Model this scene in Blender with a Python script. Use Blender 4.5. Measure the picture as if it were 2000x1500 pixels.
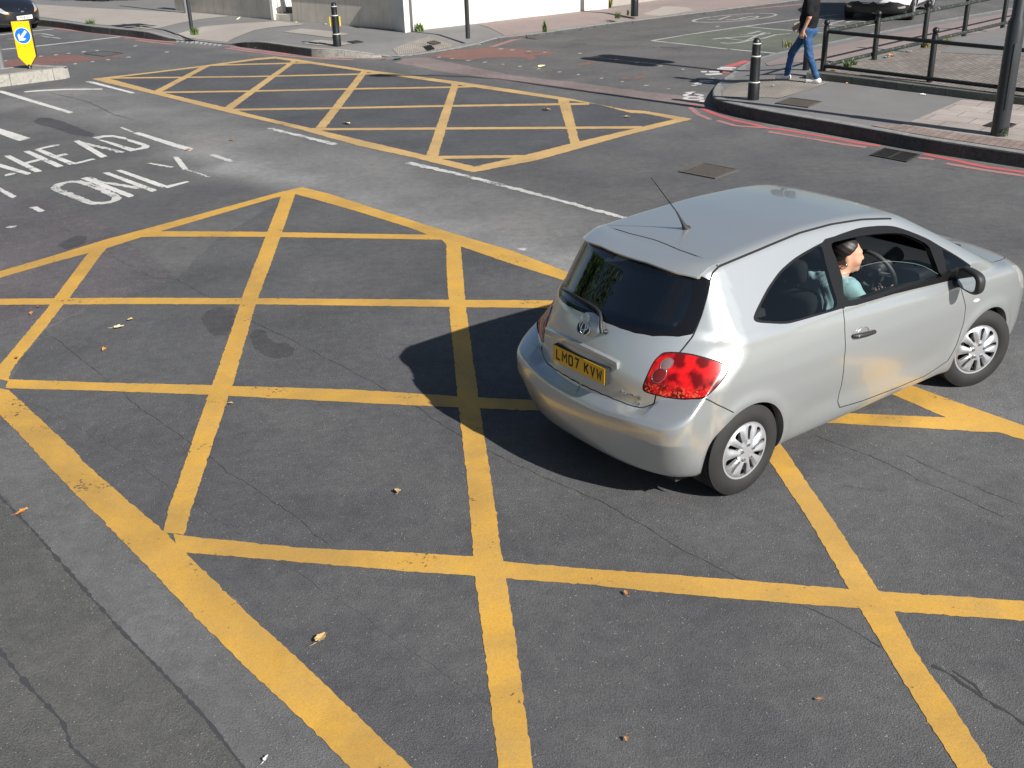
import bpy, bmesh, math, random
import numpy as np
from mathutils import Vector, Matrix, geometry
from math import radians, sin, cos, pi, atan2, sqrt, hypot
for o in list(bpy.data.objects): bpy.data.objects.remove(o)
scene = bpy.context.scene
COL = scene.collection
RNG = random.Random(7)
NPR = np.random.RandomState(11)

# ------------------------------------------------------------------ camera
CF = 2123.2246
CR = np.array([0.999477, -0.013592, -0.029349]); CD = np.array([-0.032344, -0.420007, -0.906944]); CW = np.array([0.0, 0.907419, -0.420227]); CC = np.array([0.0, 0.0, 3.6995])
cam_data = bpy.data.cameras.new('camera'); cam = bpy.data.objects.new('camera', cam_data); COL.objects.link(cam)
cam_data.sensor_width = 36.0; cam_data.lens = CF / 2000.0 * 36.0
cam_data.clip_start = 0.05; cam_data.clip_end = 600.0
M = Matrix.Identity(4)
for i in range(3):
    M[i][0] = CR[i]; M[i][1] = -CD[i]; M[i][2] = -CW[i]; M[i][3] = CC[i]
cam.matrix_world = M
scene.camera = cam

# ------------------------------------------------------------------ light
SUN_AZ = atan2(-0.72, 0.69)     # direction towards the sun in the ground plane
SUN_EL = radians(34.5)
sdir = Vector((cos(SUN_EL) * cos(SUN_AZ), cos(SUN_EL) * sin(SUN_AZ), sin(SUN_EL)))
sun_data = bpy.data.lights.new('sun', 'SUN'); sun = bpy.data.objects.new('sun', sun_data); COL.objects.link(sun)
sun_data.energy = 5.0; sun_data.angle = radians(0.53); sun_data.color = (1.0, 0.965, 0.91)
sun.rotation_euler = sdir.to_track_quat('Z', 'Y').to_euler()
world = bpy.data.worlds.new('World'); scene.world = world; world.use_nodes = True
wn = world.node_tree; wn.nodes.clear()
w_out = wn.nodes.new('ShaderNodeOutputWorld'); w_bg = wn.nodes.new('ShaderNodeBackground')
w_sky = wn.nodes.new('ShaderNodeTexSky'); w_sky.sky_type = 'NISHITA'; w_sky.sun_disc = False
w_sky.sun_elevation = SUN_EL; w_sky.sun_rotation = pi / 2 - SUN_AZ
w_bg.inputs['Strength'].default_value = 0.05
# broken white cloud over the blue sky
w_tc = wn.nodes.new('ShaderNodeTexCoord'); w_no = wn.nodes.new('ShaderNodeTexNoise')
w_no.inputs['Scale'].default_value = 2.6; w_no.inputs['Detail'].default_value = 7; w_no.inputs['Roughness'].default_value = 0.55
w_rp = wn.nodes.new('ShaderNodeValToRGB'); w_rp.color_ramp.elements[0].position = 0.56; w_rp.color_ramp.elements[1].position = 0.66
w_mx = wn.nodes.new('ShaderNodeMixRGB'); w_mx.inputs[2].default_value = (1.9, 2.05, 2.3, 1)
wn.links.new(w_tc.outputs['Generated'], w_no.inputs['Vector']); wn.links.new(w_no.outputs['Fac'], w_rp.inputs['Fac'])
wn.links.new(w_rp.outputs['Color'], w_mx.inputs['Fac']); wn.links.new(w_sky.outputs['Color'], w_mx.inputs[1])
wn.links.new(w_mx.outputs['Color'], w_bg.inputs['Color']); wn.links.new(w_bg.outputs['Background'], w_out.inputs['Surface'])
vs = scene.view_settings; vs.view_transform = 'Standard'; vs.look = 'None'; vs.exposure = 0.57; vs.gamma = 1.0
scene.render.engine = 'CYCLES'
scene.cycles.max_bounces = 8; scene.cycles.transparent_max_bounces = 12
scene.render.resolution_x = 1024; scene.render.resolution_y = 768

# ------------------------------------------------------------------ helpers
def g(u, v, z=0.0):
    """survey point: the ground point at height z seen at (u, v) of the 2000 px wide photograph"""
    D = ((u - 1000.0) / CF) * CR + ((v - 750.0) / CF) * CD + CW
    t = (z - CC[2]) / D[2]
    return CC + t * D
def G(pts, z=0.0): return [g(u, v, z) for u, v in pts]

def tag(o, label, cat, group=None):
    o['label'] = label; o['category'] = cat
    if group: o['group'] = group
    return o
def structure(o): o['kind'] = 'structure'; return o
def empty(name, loc=(0, 0, 0), rz=0.0):
    o = bpy.data.objects.new(name, None); COL.objects.link(o)
    o.empty_display_size = 0.2; o.location = loc; o.rotation_euler = (0, 0, rz)
    return o
def mesh_obj(name, verts, faces, mats, parent=None, mi=None, smooth=False):
    me = bpy.data.meshes.new(name)
    me.from_pydata([tuple(map(float, v)) for v in verts], [], [tuple(map(int, f)) for f in faces])
    for m in (mats if isinstance(mats, (list, tuple)) else [mats]): me.materials.append(m)
    if mi is not None: me.polygons.foreach_set('material_index', np.array(mi, dtype=np.int32))
    if smooth: me.polygons.foreach_set('use_smooth', np.ones(len(me.polygons), dtype=bool))
    me.update()
    o = bpy.data.objects.new(name, me); COL.objects.link(o)
    if parent is not None: o.parent = parent
    return o
def auto_smooth(o, ang=35):
    me = o.data
    me.polygons.foreach_set('use_smooth', np.ones(len(me.polygons), dtype=bool))
    bm = bmesh.new(); bm.from_mesh(me); lim = radians(ang)
    for e in bm.edges:
        if len(e.link_faces) == 2 and e.calc_face_angle(0) > lim: e.smooth = False
    bm.to_mesh(me); bm.free(); return o
def copy_tree(o, parent=None):
    c = o.copy(); COL.objects.link(c)
    if parent is not None: c.parent = parent
    for ch in [x for x in bpy.data.objects if x.parent == o]:
        if ch.name != c.name: copy_tree(ch, c)
    return c

class MB:
    """collects shapes into one mesh"""
    def __init__(s): s.v = []; s.f = []; s.m = []
    def add(s, V, F, m=0, mat=None):
        b = len(s.v)
        for p in V:
            p = Vector(p)
            if mat is not None: p = mat @ p
            s.v.append(tuple(p))
        for f in F: s.f.append(tuple(i + b for i in f)); s.m.append(m)
    def box(s, x0, x1, y0, y1, z0, z1, m=0, mat=None, bev=0.0):
        if bev <= 0:
            V = [(x, y, z) for z in (z0, z1) for y in (y0, y1) for x in (x0, x1)]
            F = [(0, 2, 3, 1), (4, 5, 7, 6), (0, 1, 5, 4), (1, 3, 7, 5), (3, 2, 6, 7), (2, 0, 4, 6)]
            s.add(V, F, m, mat); return
        bm = bmesh.new()
        r = bmesh.ops.create_cube(bm, size=1.0)
        bmesh.ops.scale(bm, verts=bm.verts, vec=(x1 - x0, y1 - y0, z1 - z0))
        bmesh.ops.translate(bm, verts=bm.verts, vec=((x0 + x1) / 2, (y0 + y1) / 2, (z0 + z1) / 2))
        bmesh.ops.bevel(bm, geom=list(bm.edges), offset=bev, segments=2, affect='EDGES', profile=0.5)
        s.from_bm(bm, m, mat)
    def from_bm(s, bm, m=0, mat=None):
        bm.verts.index_update()
        s.add([v.co.copy() for v in bm.verts], [[v.index for v in f.verts] for f in bm.faces], m, mat); bm.free()
    def lathe(s, prof, n=24, m=0, mat=None, cap=True):
        """prof: list of (radius, z)"""
        V = []; F = []
        for r, z in prof:
            for k in range(n):
                a = 2 * pi * k / n; V.append((r * cos(a), r * sin(a), z))
        L = len(prof)
        for i in range(L - 1):
            for k in range(n):
                k2 = (k + 1) % n
                F.append((i * n + k, i * n + k2, (i + 1) * n + k2, (i + 1) * n + k))
        if cap:
            F.append(tuple(range(n - 1, -1, -1))); F.append(tuple((L - 1) * n + k for k in range(n)))
        s.add(V, F, m, mat)
    def tube(s, pts, rad, n=10, m=0, mat=None):
        pts = [Vector(p) for p in pts]; L = len(pts)
        rads = rad if isinstance(rad, (list, tuple)) else [rad] * L
        V = []; F = []; up = None
        for i, p in enumerate(pts):
            t = (pts[min(i + 1, L - 1)] - pts[max(i - 1, 0)]).normalized()
            if up is None:
                up = Vector((0, 0, 1)) if abs(t.z) < 0.9 else Vector((1, 0, 0))
            a = t.cross(up).normalized(); b = a.cross(t).normalized(); up = b
            for k in range(n):
                q = 2 * pi * k / n; V.append(p + (a * cos(q) + b * sin(q)) * rads[i])
        for i in range(L - 1):
            for k in range(n):
                k2 = (k + 1) % n
                F.append((i * n + k, (i + 1) * n + k, (i + 1) * n + k2, i * n + k2))
        F.append(tuple(range(n))); F.append(tuple((L - 1) * n + k for k in range(n - 1, -1, -1)))
        s.add(V, F, m, mat)
    def prism(s, poly, z0, z1, m=0, mat=None):
        """poly: ccw (x, y) outline"""
        n = len(poly)
        V = [(x, y, z0) for x, y in poly] + [(x, y, z1) for x, y in poly]
        F = [tuple(range(n - 1, -1, -1)), tuple(range(n, 2 * n))] + [(i, (i + 1) % n, n + (i + 1) % n, n + i) for i in range(n)]
        s.add(V, F, m, mat)
    def sphere(s, c, r, nu=16, nv=10, m=0, mat=None, sc=(1, 1, 1)):
        V = []; F = []
        for j in range(nv + 1):
            t = pi * j / nv
            for k in range(nu):
                a = 2 * pi * k / nu
                V.append((c[0] + r * sc[0] * sin(t) * cos(a), c[1] + r * sc[1] * sin(t) * sin(a), c[2] + r * sc[2] * cos(t)))
        for j in range(nv):
            for k in range(nu):
                k2 = (k + 1) % nu
                F.append((j * nu + k, (j + 1) * nu + k, (j + 1) * nu + k2, j * nu + k2))
        s.add(V, F, m, mat)
    def build(s, name, mats, parent=None, smooth=None):
        o = mesh_obj(name, s.v, s.f, mats, parent, s.m)
        bm = bmesh.new(); bm.from_mesh(o.data)
        bmesh.ops.remove_doubles(bm, verts=bm.verts, dist=1e-5)
        bmesh.ops.recalc_face_normals(bm, faces=bm.faces); bm.to_mesh(o.data); bm.free()
        if smooth: auto_smooth(o, smooth)
        return o

def catmull(pts, n=8, closed=False):
    P = [np.array(p, float) for p in pts]; L = len(P); out = []
    for i in range(L if closed else L - 1):
        if closed: a, b, c, d = P[(i - 1) % L], P[i], P[(i + 1) % L], P[(i + 2) % L]
        else: a, b, c, d = P[max(i - 1, 0)], P[i], P[i + 1], P[min(i + 2, L - 1)]
        for k in range(n):
            t = k / n
            out.append(0.5 * ((2 * b) + (c - a) * t + (2 * a - 5 * b + 4 * c - d) * t * t + (3 * b - a - 3 * c + d) * t ** 3))
    if not closed: out.append(P[-1])
    return out
def resample(pts, step):
    P = np.array(pts, float); d = np.r_[0, np.cumsum(np.linalg.norm(np.diff(P, axis=0), axis=1))]
    n = max(2, int(d[-1] / step) + 1); s = np.linspace(0, d[-1], n)
    return np.stack([np.interp(s, d, P[:, k]) for k in range(P.shape[1])], 1)

# ------------------------------------------------------------------ materials
class NT:
    def __init__(s, name):
        s.m = bpy.data.materials.new(name); s.m.use_nodes = True; s.t = s.m.node_tree; s.t.nodes.clear()
        s.out = s.n('ShaderNodeOutputMaterial'); s.tc = None
    def n(s, typ, **kw):
        x = s.t.nodes.new(typ)
        for k, v in kw.items():
            if hasattr(x, k): setattr(x, k, v)
            else: x.inputs[k.replace('_', ' ')].default_value = v
        return x
    def l(s, a, b): s.t.links.new(a, b)
    def coord(s):
        if s.tc is None: s.tc = s.n('ShaderNodeTexCoord')
        return s.tc.outputs['Object']
    def noise(s, scale, detail=3, rough=0.55, dist=0.0, vec=None):
        x = s.n('ShaderNodeTexNoise'); x.inputs['Scale'].default_value = scale; x.inputs['Detail'].default_value = detail
        x.inputs['Roughness'].default_value = rough; x.inputs['Distortion'].default_value = dist
        s.l(vec or s.coord(), x.inputs['Vector']); return x.outputs['Fac']
    def voro(s, scale, out='Color', feature='F1', vec=None):
        x = s.n('ShaderNodeTexVoronoi'); x.feature = feature; x.inputs['Scale'].default_value = scale
        s.l(vec or s.coord(), x.inputs['Vector']); return x.outputs[out]
    def ramp(s, fac, stops):
        x = s.n('ShaderNodeValToRGB'); e = x.color_ramp.elements
        e[0].position, e[0].color = stops[0][0], c4(stops[0][1]); e[1].position, e[1].color = stops[-1][0], c4(stops[-1][1])
        for p, c in stops[1:-1]:
            q = e.new(p); q.color = c4(c)
        s.l(fac, x.inputs['Fac']); return x.outputs['Color']
    def mix(s, fac, a, b, mode='MIX'):
        x = s.n('ShaderNodeMixRGB'); x.blend_type = mode
        for v, i in ((fac, 0), (a, 1), (b, 2)):
            if isinstance(v, (int, float)): x.inputs[i].default_value = v if i == 0 else (v, v, v, 1)
            elif isinstance(v, tuple): x.inputs[i].default_value = c4(v)
            else: s.l(v, x.inputs[i])
        return x.outputs['Color']
    def math(s, op, a, b=None, clamp=False):
        x = s.n('ShaderNodeMath'); x.operation = op; x.use_clamp = clamp
        for v, i in ((a, 0), (b, 1)):
            if v is None: continue
            if isinstance(v, (int, float)): x.inputs[i].default_value = v
            else: s.l(v, x.inputs[i])
        return x.outputs['Value']
    def bump(s, h, strength=0.3, dist=0.01, normal=None):
        x = s.n('ShaderNodeBump'); x.inputs['Strength'].default_value = strength; x.inputs['Distance'].default_value = dist
        s.l(h, x.inputs['Height'])
        if normal is not None: s.l(normal, x.inputs['Normal'])
        return x.outputs['Normal']
    def bsdf(s, color, rough=0.6, metal=0.0, spec=0.5, normal=None, **kw):
        x = s.n('ShaderNodeBsdfPrincipled')
        for v, k in ((color, 'Base Color'), (rough, 'Roughness'), (metal, 'Metallic'), (spec, 'Specular IOR Level')):
            if isinstance(v, (int, float)): x.inputs[k].default_value = v if k != 'Base Color' else (v, v, v, 1)
            elif isinstance(v, tuple): x.inputs[k].default_value = c4(v)
            else: s.l(v, x.inputs[k])
        if normal is not None: s.l(normal, x.inputs['Normal'])
        for k, v in kw.items(): x.inputs[k.replace('_', ' ')].default_value = v
        return x
    def done(s, shader):
        s.l(shader.outputs[0] if hasattr(shader, 'outputs') else shader, s.out.inputs['Surface']); return s.m
def c4(c):
    if isinstance(c, (int, float)): return (c, c, c, 1)
    return tuple(c) if len(c) == 4 else tuple(c) + (1,)
def simple(name, col, rough=0.6, metal=0.0, spec=0.5, var=0.0, vscale=8.0, bump=0.0, bscale=60.0, **kw):
    t = NT(name); c = col
    if var > 0:
        nf = t.noise(vscale, 4); c = t.mix(nf, tuple(x * (1 - var) for x in col), tuple(min(1, x * (1 + var)) for x in col))
    nm = t.bump(t.noise(bscale, 3), bump, 0.005) if bump > 0 else None
    return t.done(t.bsdf(c, rough, metal, spec, nm, **kw))
# ------------------------------------------------------------------ ground materials
def mat_asphalt(name, base=(0.094, 0.095, 0.097), agg=0.35, light=0.5, bump=0.5, attr=False, scale=1.0):
    t = NT(name); v = t.coord()
    stones = t.voro(125 * scale); sv = t.n('ShaderNodeSeparateColor'); t.l(stones, sv.inputs[0])
    fine = t.noise(190 * scale, 4, 0.7); mid = t.noise(9, 4, 0.6); big = t.noise(0.75, 5, 0.6); blot = t.noise(2.6, 3, 0.6, 0.6)
    col = t.mix(t.math('MULTIPLY', sv.outputs[0], agg), base, tuple(c * 1.9 for c in base))
    col = t.mix(0.8, col, t.ramp(fine, [(0.30, (0.45, 0.45, 0.46)), (0.70, (1.5, 1.49, 1.46))]), 'MULTIPLY')
    col = t.mix(1.0, col, t.ramp(mid, [(0.3, (0.86, 0.86, 0.87)), (0.7, (1.13, 1.13, 1.12))]), 'MULTIPLY')
    col = t.mix(1.0, col, t.ramp(big, [(0.32, (0.80, 0.80, 0.82)), (0.68, (1.20, 1.19, 1.17))]), 'MULTIPLY')
    # pale chips and dark oil specks
    chips = t.math('MULTIPLY', t.math('GREATER_THAN', sv.outputs[1], 1.0 - 0.016 * light), t.math('LESS_THAN', t.voro(125 * scale, 'Distance'), 0.42))
    col = t.mix(t.math('MULTIPLY', chips, 0.75), col, (0.42, 0.40, 0.37))
    oil = t.ramp(blot, [(0.655, 0.0), (0.70, 1.0)])
    oil2 = t.ramp(t.noise(11, 3, 0.6), [(0.70, 0.0), (0.76, 1.0)])
    col = t.mix(t.math('MULTIPLY', oil2, 0.45), col, (0.035, 0.035, 0.037))
    col = t.mix(t.math('MULTIPLY', oil, 0.22), col, (0.05, 0.05, 0.052))
    if attr:
        a = t.n('ShaderNodeAttribute'); a.attribute_name = 'tint'; col = t.mix(1.0, col, a.outputs['Color'], 'MULTIPLY')
    h = t.math('ADD', t.voro(125 * scale, 'Distance'), t.math('MULTIPLY', fine, 0.9))
    nm = t.bump(h, bump, 0.006)
    nm = t.bump(mid, 0.12, 0.02, nm)
    return t.done(t.bsdf(col, 0.82, 0, 0.35, nm))

def mat_paint(name, col, worn=0.25, dirt=0.35, scale=1.0, old=(0.30, 0.27, 0.22), clean=0.0, wave=True):
    """thermoplastic road paint: worn holes show the road, ripples and dirt"""
    t = NT(name)
    n1 = t.noise(26 * scale, 5, 0.7); n2 = t.noise(4, 4, 0.65); n3 = t.noise(120, 3, 0.7); n4 = t.noise(1.1, 3, 0.6)
    c = t.mix(t.math('MULTIPLY', t.ramp(n2, [(0.35, 0.0), (0.75, 1.0)]), dirt), col, tuple(a * 0.55 + b * 0.25 for a, b in zip(col, old)))
    c = t.mix(t.math('MULTIPLY', t.ramp(n4, [(0.4, 0.0), (0.66, 1.0)]), dirt * 0.8), c, tuple(a * 0.72 + 0.02 for a in col))
    c = t.mix(1.0, c, t.ramp(n3, [(0.25, (0.78, 0.77, 0.76)), (0.6, (1.06, 1.06, 1.06))]), 'MULTIPLY')
    trk = t.ramp(t.noise(0.55, 4, 0.62, 1.2), [(0.46, 0.0), (0.62, 1.0)]); c = t.mix(t.math('MULTIPLY', trk, dirt * 0.55), c, tuple(a * 0.40 + 0.035 for a in col))
    pits = t.ramp(t.voro(60, 'Distance'), [(0.05, 1.0), (0.12, 0.0)])
    pitm = t.math('MULTIPLY', pits, t.ramp(t.noise(1.7, 2), [(0.5, 0.0), (0.62, 0.8)]))
    c = t.mix(pitm, c, (0.05, 0.045, 0.04))
    h = t.math('ADD', t.math('MULTIPLY', n3, 0.5), n1); nm = t.bump(h, 0.28, 0.006)
    b = t.bsdf(c, 0.62, 0, 0.4, nm)
    if worn <= 0: return t.done(b)
    w = t.math('ADD', t.math('MULTIPLY', n1, 0.6), t.math('MULTIPLY', t.noise(2.2, 3, 0.6), 0.55))
    a = t.ramp(w, [(0.66 + 0.12 * (0.5 - worn), 0.0), (0.70 + 0.12 * (0.5 - worn), 1.0)])
    tr = t.n('ShaderNodeBsdfTransparent'); mx = t.n('ShaderNodeMixShader')
    t.l(a, mx.inputs[0]); t.l(b.outputs[0], mx.inputs[1]); t.l(tr.outputs[0], mx.inputs[2])
    return t.done(mx)

MA_ROAD = mat_asphalt('asphalt', attr=True)
MA_DARK = mat_asphalt('asphalt_dark', (0.064, 0.066, 0.073), 0.4, 1.4)
MA_NEAR = mat_asphalt('asphalt_box', (0.077, 0.078, 0.081), 0.35, 0.5)
MA_PURPLE = mat_asphalt('asphalt_purple', (0.082, 0.076, 0.082), 0.6, 1.0)
MA_STRIP = mat_asphalt('asphalt_coarse', (0.080, 0.080, 0.079), 0.45, 0.6, 0.7)
MA_PATCH = mat_asphalt('asphalt_repair', (0.055, 0.055, 0.060), 0.3, 0.3)
MA_PINK = mat_asphalt('asphalt_pink', (0.17, 0.137, 0.132), 0.4, 0.6)
MA_RED = mat_paint('worn_red_surfacing', (0.215, 0.112, 0.092), 0.40, 0.5, 0.5, (0.12, 0.11, 0.11))
MA_GREEN = mat_asphalt('asphalt_green', (0.098, 0.108, 0.088), 0.4, 0.3)
MA_GREY2 = mat_asphalt('asphalt_side_road', (0.108, 0.103, 0.098), 0.3, 0.3)
MA_CRACK = simple('crack_fill', (0.036, 0.036, 0.037), 0.9, var=0.4, vscale=40)
MA_YEL = mat_paint('yellow_paint', (0.61, 0.345, 0.058), 0.18, 0.75, 1.0, (0.42, 0.36, 0.26))
MA_YELFAR = mat_paint('yellow_paint_faded', (0.56, 0.365, 0.145), 0.18, 0.6, 1.0, (0.42, 0.36, 0.26))
MA_WHITE = mat_paint('white_paint', (0.64, 0.635, 0.61), 0.50, 0.5)
MA_WHITEW = mat_paint('white_paint_worn', (0.58, 0.575, 0.55), 0.85, 0.5, 1.4)
MA_WHITEF = mat_paint('white_paint_faded', (0.42, 0.415, 0.39), 0.6, 0.5)
MA_REDP = mat_paint('red_paint', (0.56, 0.115, 0.115), 0.20, 0.5)
MA_REDF = mat_paint('red_paint_faded', (0.40, 0.20, 0.195), 0.42, 0.5)

# ------------------------------------------------------------------ the road sheet
def seg_dist(P, line):
    d = np.full(len(P), 1e9)
    for a, b in zip(line[:-1], line[1:]):
        a = np.array(a[:2]); b = np.array(b[:2]); ab = b - a
        t = np.clip(((P - a) @ ab) / (ab @ ab), 0, 1)
        d = np.minimum(d, np.linalg.norm(P - a - t[:, None] * ab, axis=1))
    return d
def inside(P, poly):
    r = np.zeros(len(P), bool); n = len(poly); x, y = P[:, 0], P[:, 1]
    for i in range(n):
        x1, y1 = poly[i][:2]; x2, y2 = poly[(i + 1) % n][:2]
        c = ((y1 > y) != (y2 > y)) & (x < (x2 - x1) * (y - y1) / (y2 - y1 + 1e-12) + x1); r ^= c
    return r
def vnoise(P, s, seed=0):
    rs = np.random.RandomState(seed); T = rs.rand(64, 64); q = P * s; i = np.floor(q).astype(int); f = q - i; f = f * f * (3 - 2 * f)
    g00 = T[i[:, 0] % 64, i[:, 1] % 64]; g10 = T[(i[:, 0] + 1) % 64, i[:, 1] % 64]; g01 = T[i[:, 0] % 64, (i[:, 1] + 1) % 64]; g11 = T[(i[:, 0] + 1) % 64, (i[:, 1] + 1) % 64]
    return (g00 * (1 - f[:, 0]) + g10 * f[:, 0]) * (1 - f[:, 1]) + (g01 * (1 - f[:, 0]) + g11 * f[:, 0]) * f[:, 1]
def build_road():
    xs = np.r_[-400, -120, -60, -30, np.arange(-22, 18.01, 0.16), 28, 60, 120, 400]
    ys = np.r_[-400, -120, -40, -12, -4, np.arange(1.0, 33, 0.16), np.arange(33, 50, 0.5), 60, 90, 160, 400]
    X, Y = np.meshgrid(xs, ys); P = np.stack([X.ravel(), Y.ravel()], 1); nx = len(xs)
    nn = vnoise(P, 0.9, 1) * 0.6 + vnoise(P, 2.3, 2) * 0.3 + vnoise(P, 6, 3) * 0.15
    tint = np.ones((len(P), 3)) * 1.02
    def band(line, w, soft, amount, col=(1, 1, 1), wob=0.5):
        d = seg_dist(P, [g(u, v) for u, v in line]) + (nn - 0.5) * wob
        m = 1 - np.clip((d - w) / soft, 0, 1); m = m * m * (3 - 2 * m)
        for k in range(3): tint[:, k] *= 1 + m * (amount * col[k])
    # pale dusty band between the two boxes, and the polished pale wheel tracks beside it
    band([(100, 190), (330, 235), (520, 300), (760, 360), (1000, 430), (1230, 520)], 0.5, 1.1, 0.50, (1, 0.96, 0.90), 0.9)
    band([(380, 300), (560, 345), (760, 420), (960, 490), (1100, 530)], 0.1, 0.7, 0.30, (1, 1, 1), 0.7)
    band([(450, 330), (620, 370)], 0.1, 0.5, 0.25, (1, 1, 1), 0.5)
    band([(940, 345), (1200, 420), (1500, 560)], 0.3, 1.2, -0.10, (1, 1, 1), 0.6)
    band([(1060, 330), (1400, 330), (1700, 420)], 0.5, 1.8, -0.12, (1, 1, 0.95), 0.9)
    band([(150, 330), (0, 290)], 0.5, 2.0, -0.12)
    band([(100, 440), (330, 400), (520, 360)], 0.3, 1.2, -0.18, (1, 1, 0.95))
    band([(0, 860), (200, 1060), (400, 1260), (620, 1500)], 0.1, 0.45, 0.10)
    band([(1990, 800), (1800, 740), (1600, 640)], 0.2, 0.9, 0.25, (1, 0.98, 0.95), 0.6)
    band([(2100, 335), (1900, 308), (1760, 288), (1600, 258), (1470, 230), (1400, 205), (1392, 185)], 0.05, 0.45, 0.42, (1, .90, .80), 0.3)
    band([(70, 52), (180, 62), (300, 78), (420, 92), (560, 110), (700, 114), (780, 110)], 0.1, 0.5, 0.22, (1, .9, .85), 0.3)
    # side road a little smoother and paler
    m = inside(P, G([(760, 100), (1000, 145), (1390, 200), (1400, 150), (1620, 85), (2300, -40), (1500, -30), (900, 80)]))
    tint[m] *= np.array([1.03, 1.0, 0.97])
    faces = [(i + j * nx, i + 1 + j * nx, i + 1 + (j + 1) * nx, i + (j + 1) * nx) for j in range(len(ys) - 1) for i in range(nx - 1)]
    o = mesh_obj('road', np.c_[P, np.zeros(len(P))], faces, MA_ROAD)
    a = o.data.color_attributes.new('tint', 'FLOAT_COLOR', 'POINT')
    a.data.foreach_set('color', np.c_[tint, np.ones(len(P))].astype(np.float32).ravel())
    return structure(o)
build_road()

LAY = {}
def sheet(name, polys, mat, z, jit=0.0028, step=0.03):
    """flat painted or laid sheets with slightly ragged edges; polys are lists of ground points"""
    V = []; F = []
    for kp_, poly in enumerate(polys):
        P = np.array([(p[0], p[1]) for p in poly]); P = np.r_[P, P[:1]]
        Q = resample(P, step)[:-1] if step else P[:-1]
        if len(Q) < 3: continue
        if jit: Q = Q + NPR.randn(*Q.shape) * jit
        tess = geometry.tessellate_polygon([[Vector((x, y, 0)) for x, y in Q]])
        b = len(V); V += [(x, y, z + (kp_ % 40) * .00007) for x, y in Q]
        for t in tess:
            a, c, d = [Q[i] for i in t]
            if (c[0] - a[0]) * (d[1] - a[1]) - (c[1] - a[1]) * (d[0] - a[0]) < 0: t = (t[0], t[2], t[1])
            F.append(tuple(i + b for i in t))
    return structure(mesh_obj(name, V, F, mat))
def strip(L, Rr):
    """polygon between a left and a right edge given in photo points"""
    return G(L) + G(list(reversed(Rr)))

# laid asphalt areas
sheet('road_surface', [strip([(207, 155), (300, 181), (440, 212), (610, 255), (833, 308), (925, 333)], [(207, 153), (400, 129), (535, 112), (712, 138), (890, 162), (1109, 192), (1230, 218), (1340, 232), (1239, 252), (1100, 285), (925, 333)])], MA_DARK, 0.00135, 0.01, 0.1)
sheet('road_surface', [G([(0, 770), (20, 742), (84, 648), (182, 597), (252, 581), (343, 545), (420, 470), (575, 375), (720, 408), (880, 470), (1090, 540), (1300, 610), (1700, 745), (1860, 790), (2010, 845), (2300, 1000), (2300, 1500), (1500, 1560), (820, 1560), (620, 1330), (375, 1090), (320, 1040), (150, 890)])], MA_NEAR, 0.00135, 0.012, 0.1)
sheet('road_surface', [G([(-300, 700), (0, 657), (84, 640), (182, 596), (252, 580), (343, 544), (300, 505), (200, 440), (120, 405), (35, 372), (-300, 300)])], MA_PURPLE, 0.00202, 0.015, 0.08)
sheet('road_surface', [G([(-200, 800), (0, 968), (60, 1030), (150, 1133), (240, 1236), (300, 1296), (400, 1402), (480, 1505), (600, 1650), (-600, 1650), (-600, 1000)])], MA_STRIP, 0.00135, 0.01, 0.06)
sheet('road_repair', [G([(393, 622), (405, 607), (430, 600), (452, 604), (462, 622), (455, 640), (440, 655), (420, 656), (407, 648)]),
                      G([(487, 655), (500, 643), (516, 645), (525, 662), (540, 672), (560, 670), (575, 682), (572, 694), (548, 700), (520, 697), (497, 680)]),
                      G([(65, 238), (75, 231), (95, 230), (125, 238), (150, 248), (185, 262), (180, 268), (140, 262), (105, 250), (75, 243)])], MA_PATCH, 0.00270, 0.00360, 0.05)
sheet('road_repair', [G([(110, 478), (150, 460), (172, 462), (165, 476), (130, 488)])], MA_PATCH, 0.00270, 0.01, 0.06)
sheet('road_surface', [G([(795, 113), (830, 112), (920, 130), (1000, 147), (1140, 163), (1250, 178), (1345, 188), (1388, 192), (1380, 203), (1330, 203), (1200, 186), (1000, 161), (860, 139), (770, 122)])], MA_PINK, 0.00135, 0.02, 0.15)
sheet('road_surface', [G([(245, 77), (290, 72), (340, 77), (390, 83), (470, 95), (560, 108), (640, 114), (760, 117), (790, 108), (760, 103), (700, 107), (600, 104), (500, 92), (430, 84), (350, 70), (250, 58), (90, 47), (95, 54), (160, 62), (240, 68)]),], MA_PINK, 0.00202, 0.015, 0.12)
sheet('cycle_lane', [G([(842, 109), (880, 98), (960, 93), (1010, 95), (1085, 102), (1075, 108), (1040, 108), (1050, 114), (1035, 117), (1005, 112), (955, 113), (920, 118), (880, 114)]),
                     G([(1125, 125), (1150, 120), (1170, 121), (1140, 128)]), G([(1238, 150), (1255, 147), (1262, 152), (1243, 155)]), G([(1216, 152), (1228, 150), (1230, 154), (1219, 155)])], MA_RED, 0.00202, 0.02, 0.12)
sheet('cycle_lane', [G([(-40, 122), (0, 119), (60, 112), (120, 107), (150, 108), (180, 114), (240, 108), (247, 110), (200, 117), (140, 122), (60, 130), (0, 133), (-40, 134)])], MA_RED, 0.00202, 0.02, 0.12)
sheet('cycle_box', [G([(1283, 79), (1450, 53), (1560, 60), (1700, 78), (1640, 83), (1540, 102), (1500, 104), (1400, 93)])], MA_GREEN, 0.00135, 0.01, 0.2)

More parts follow.
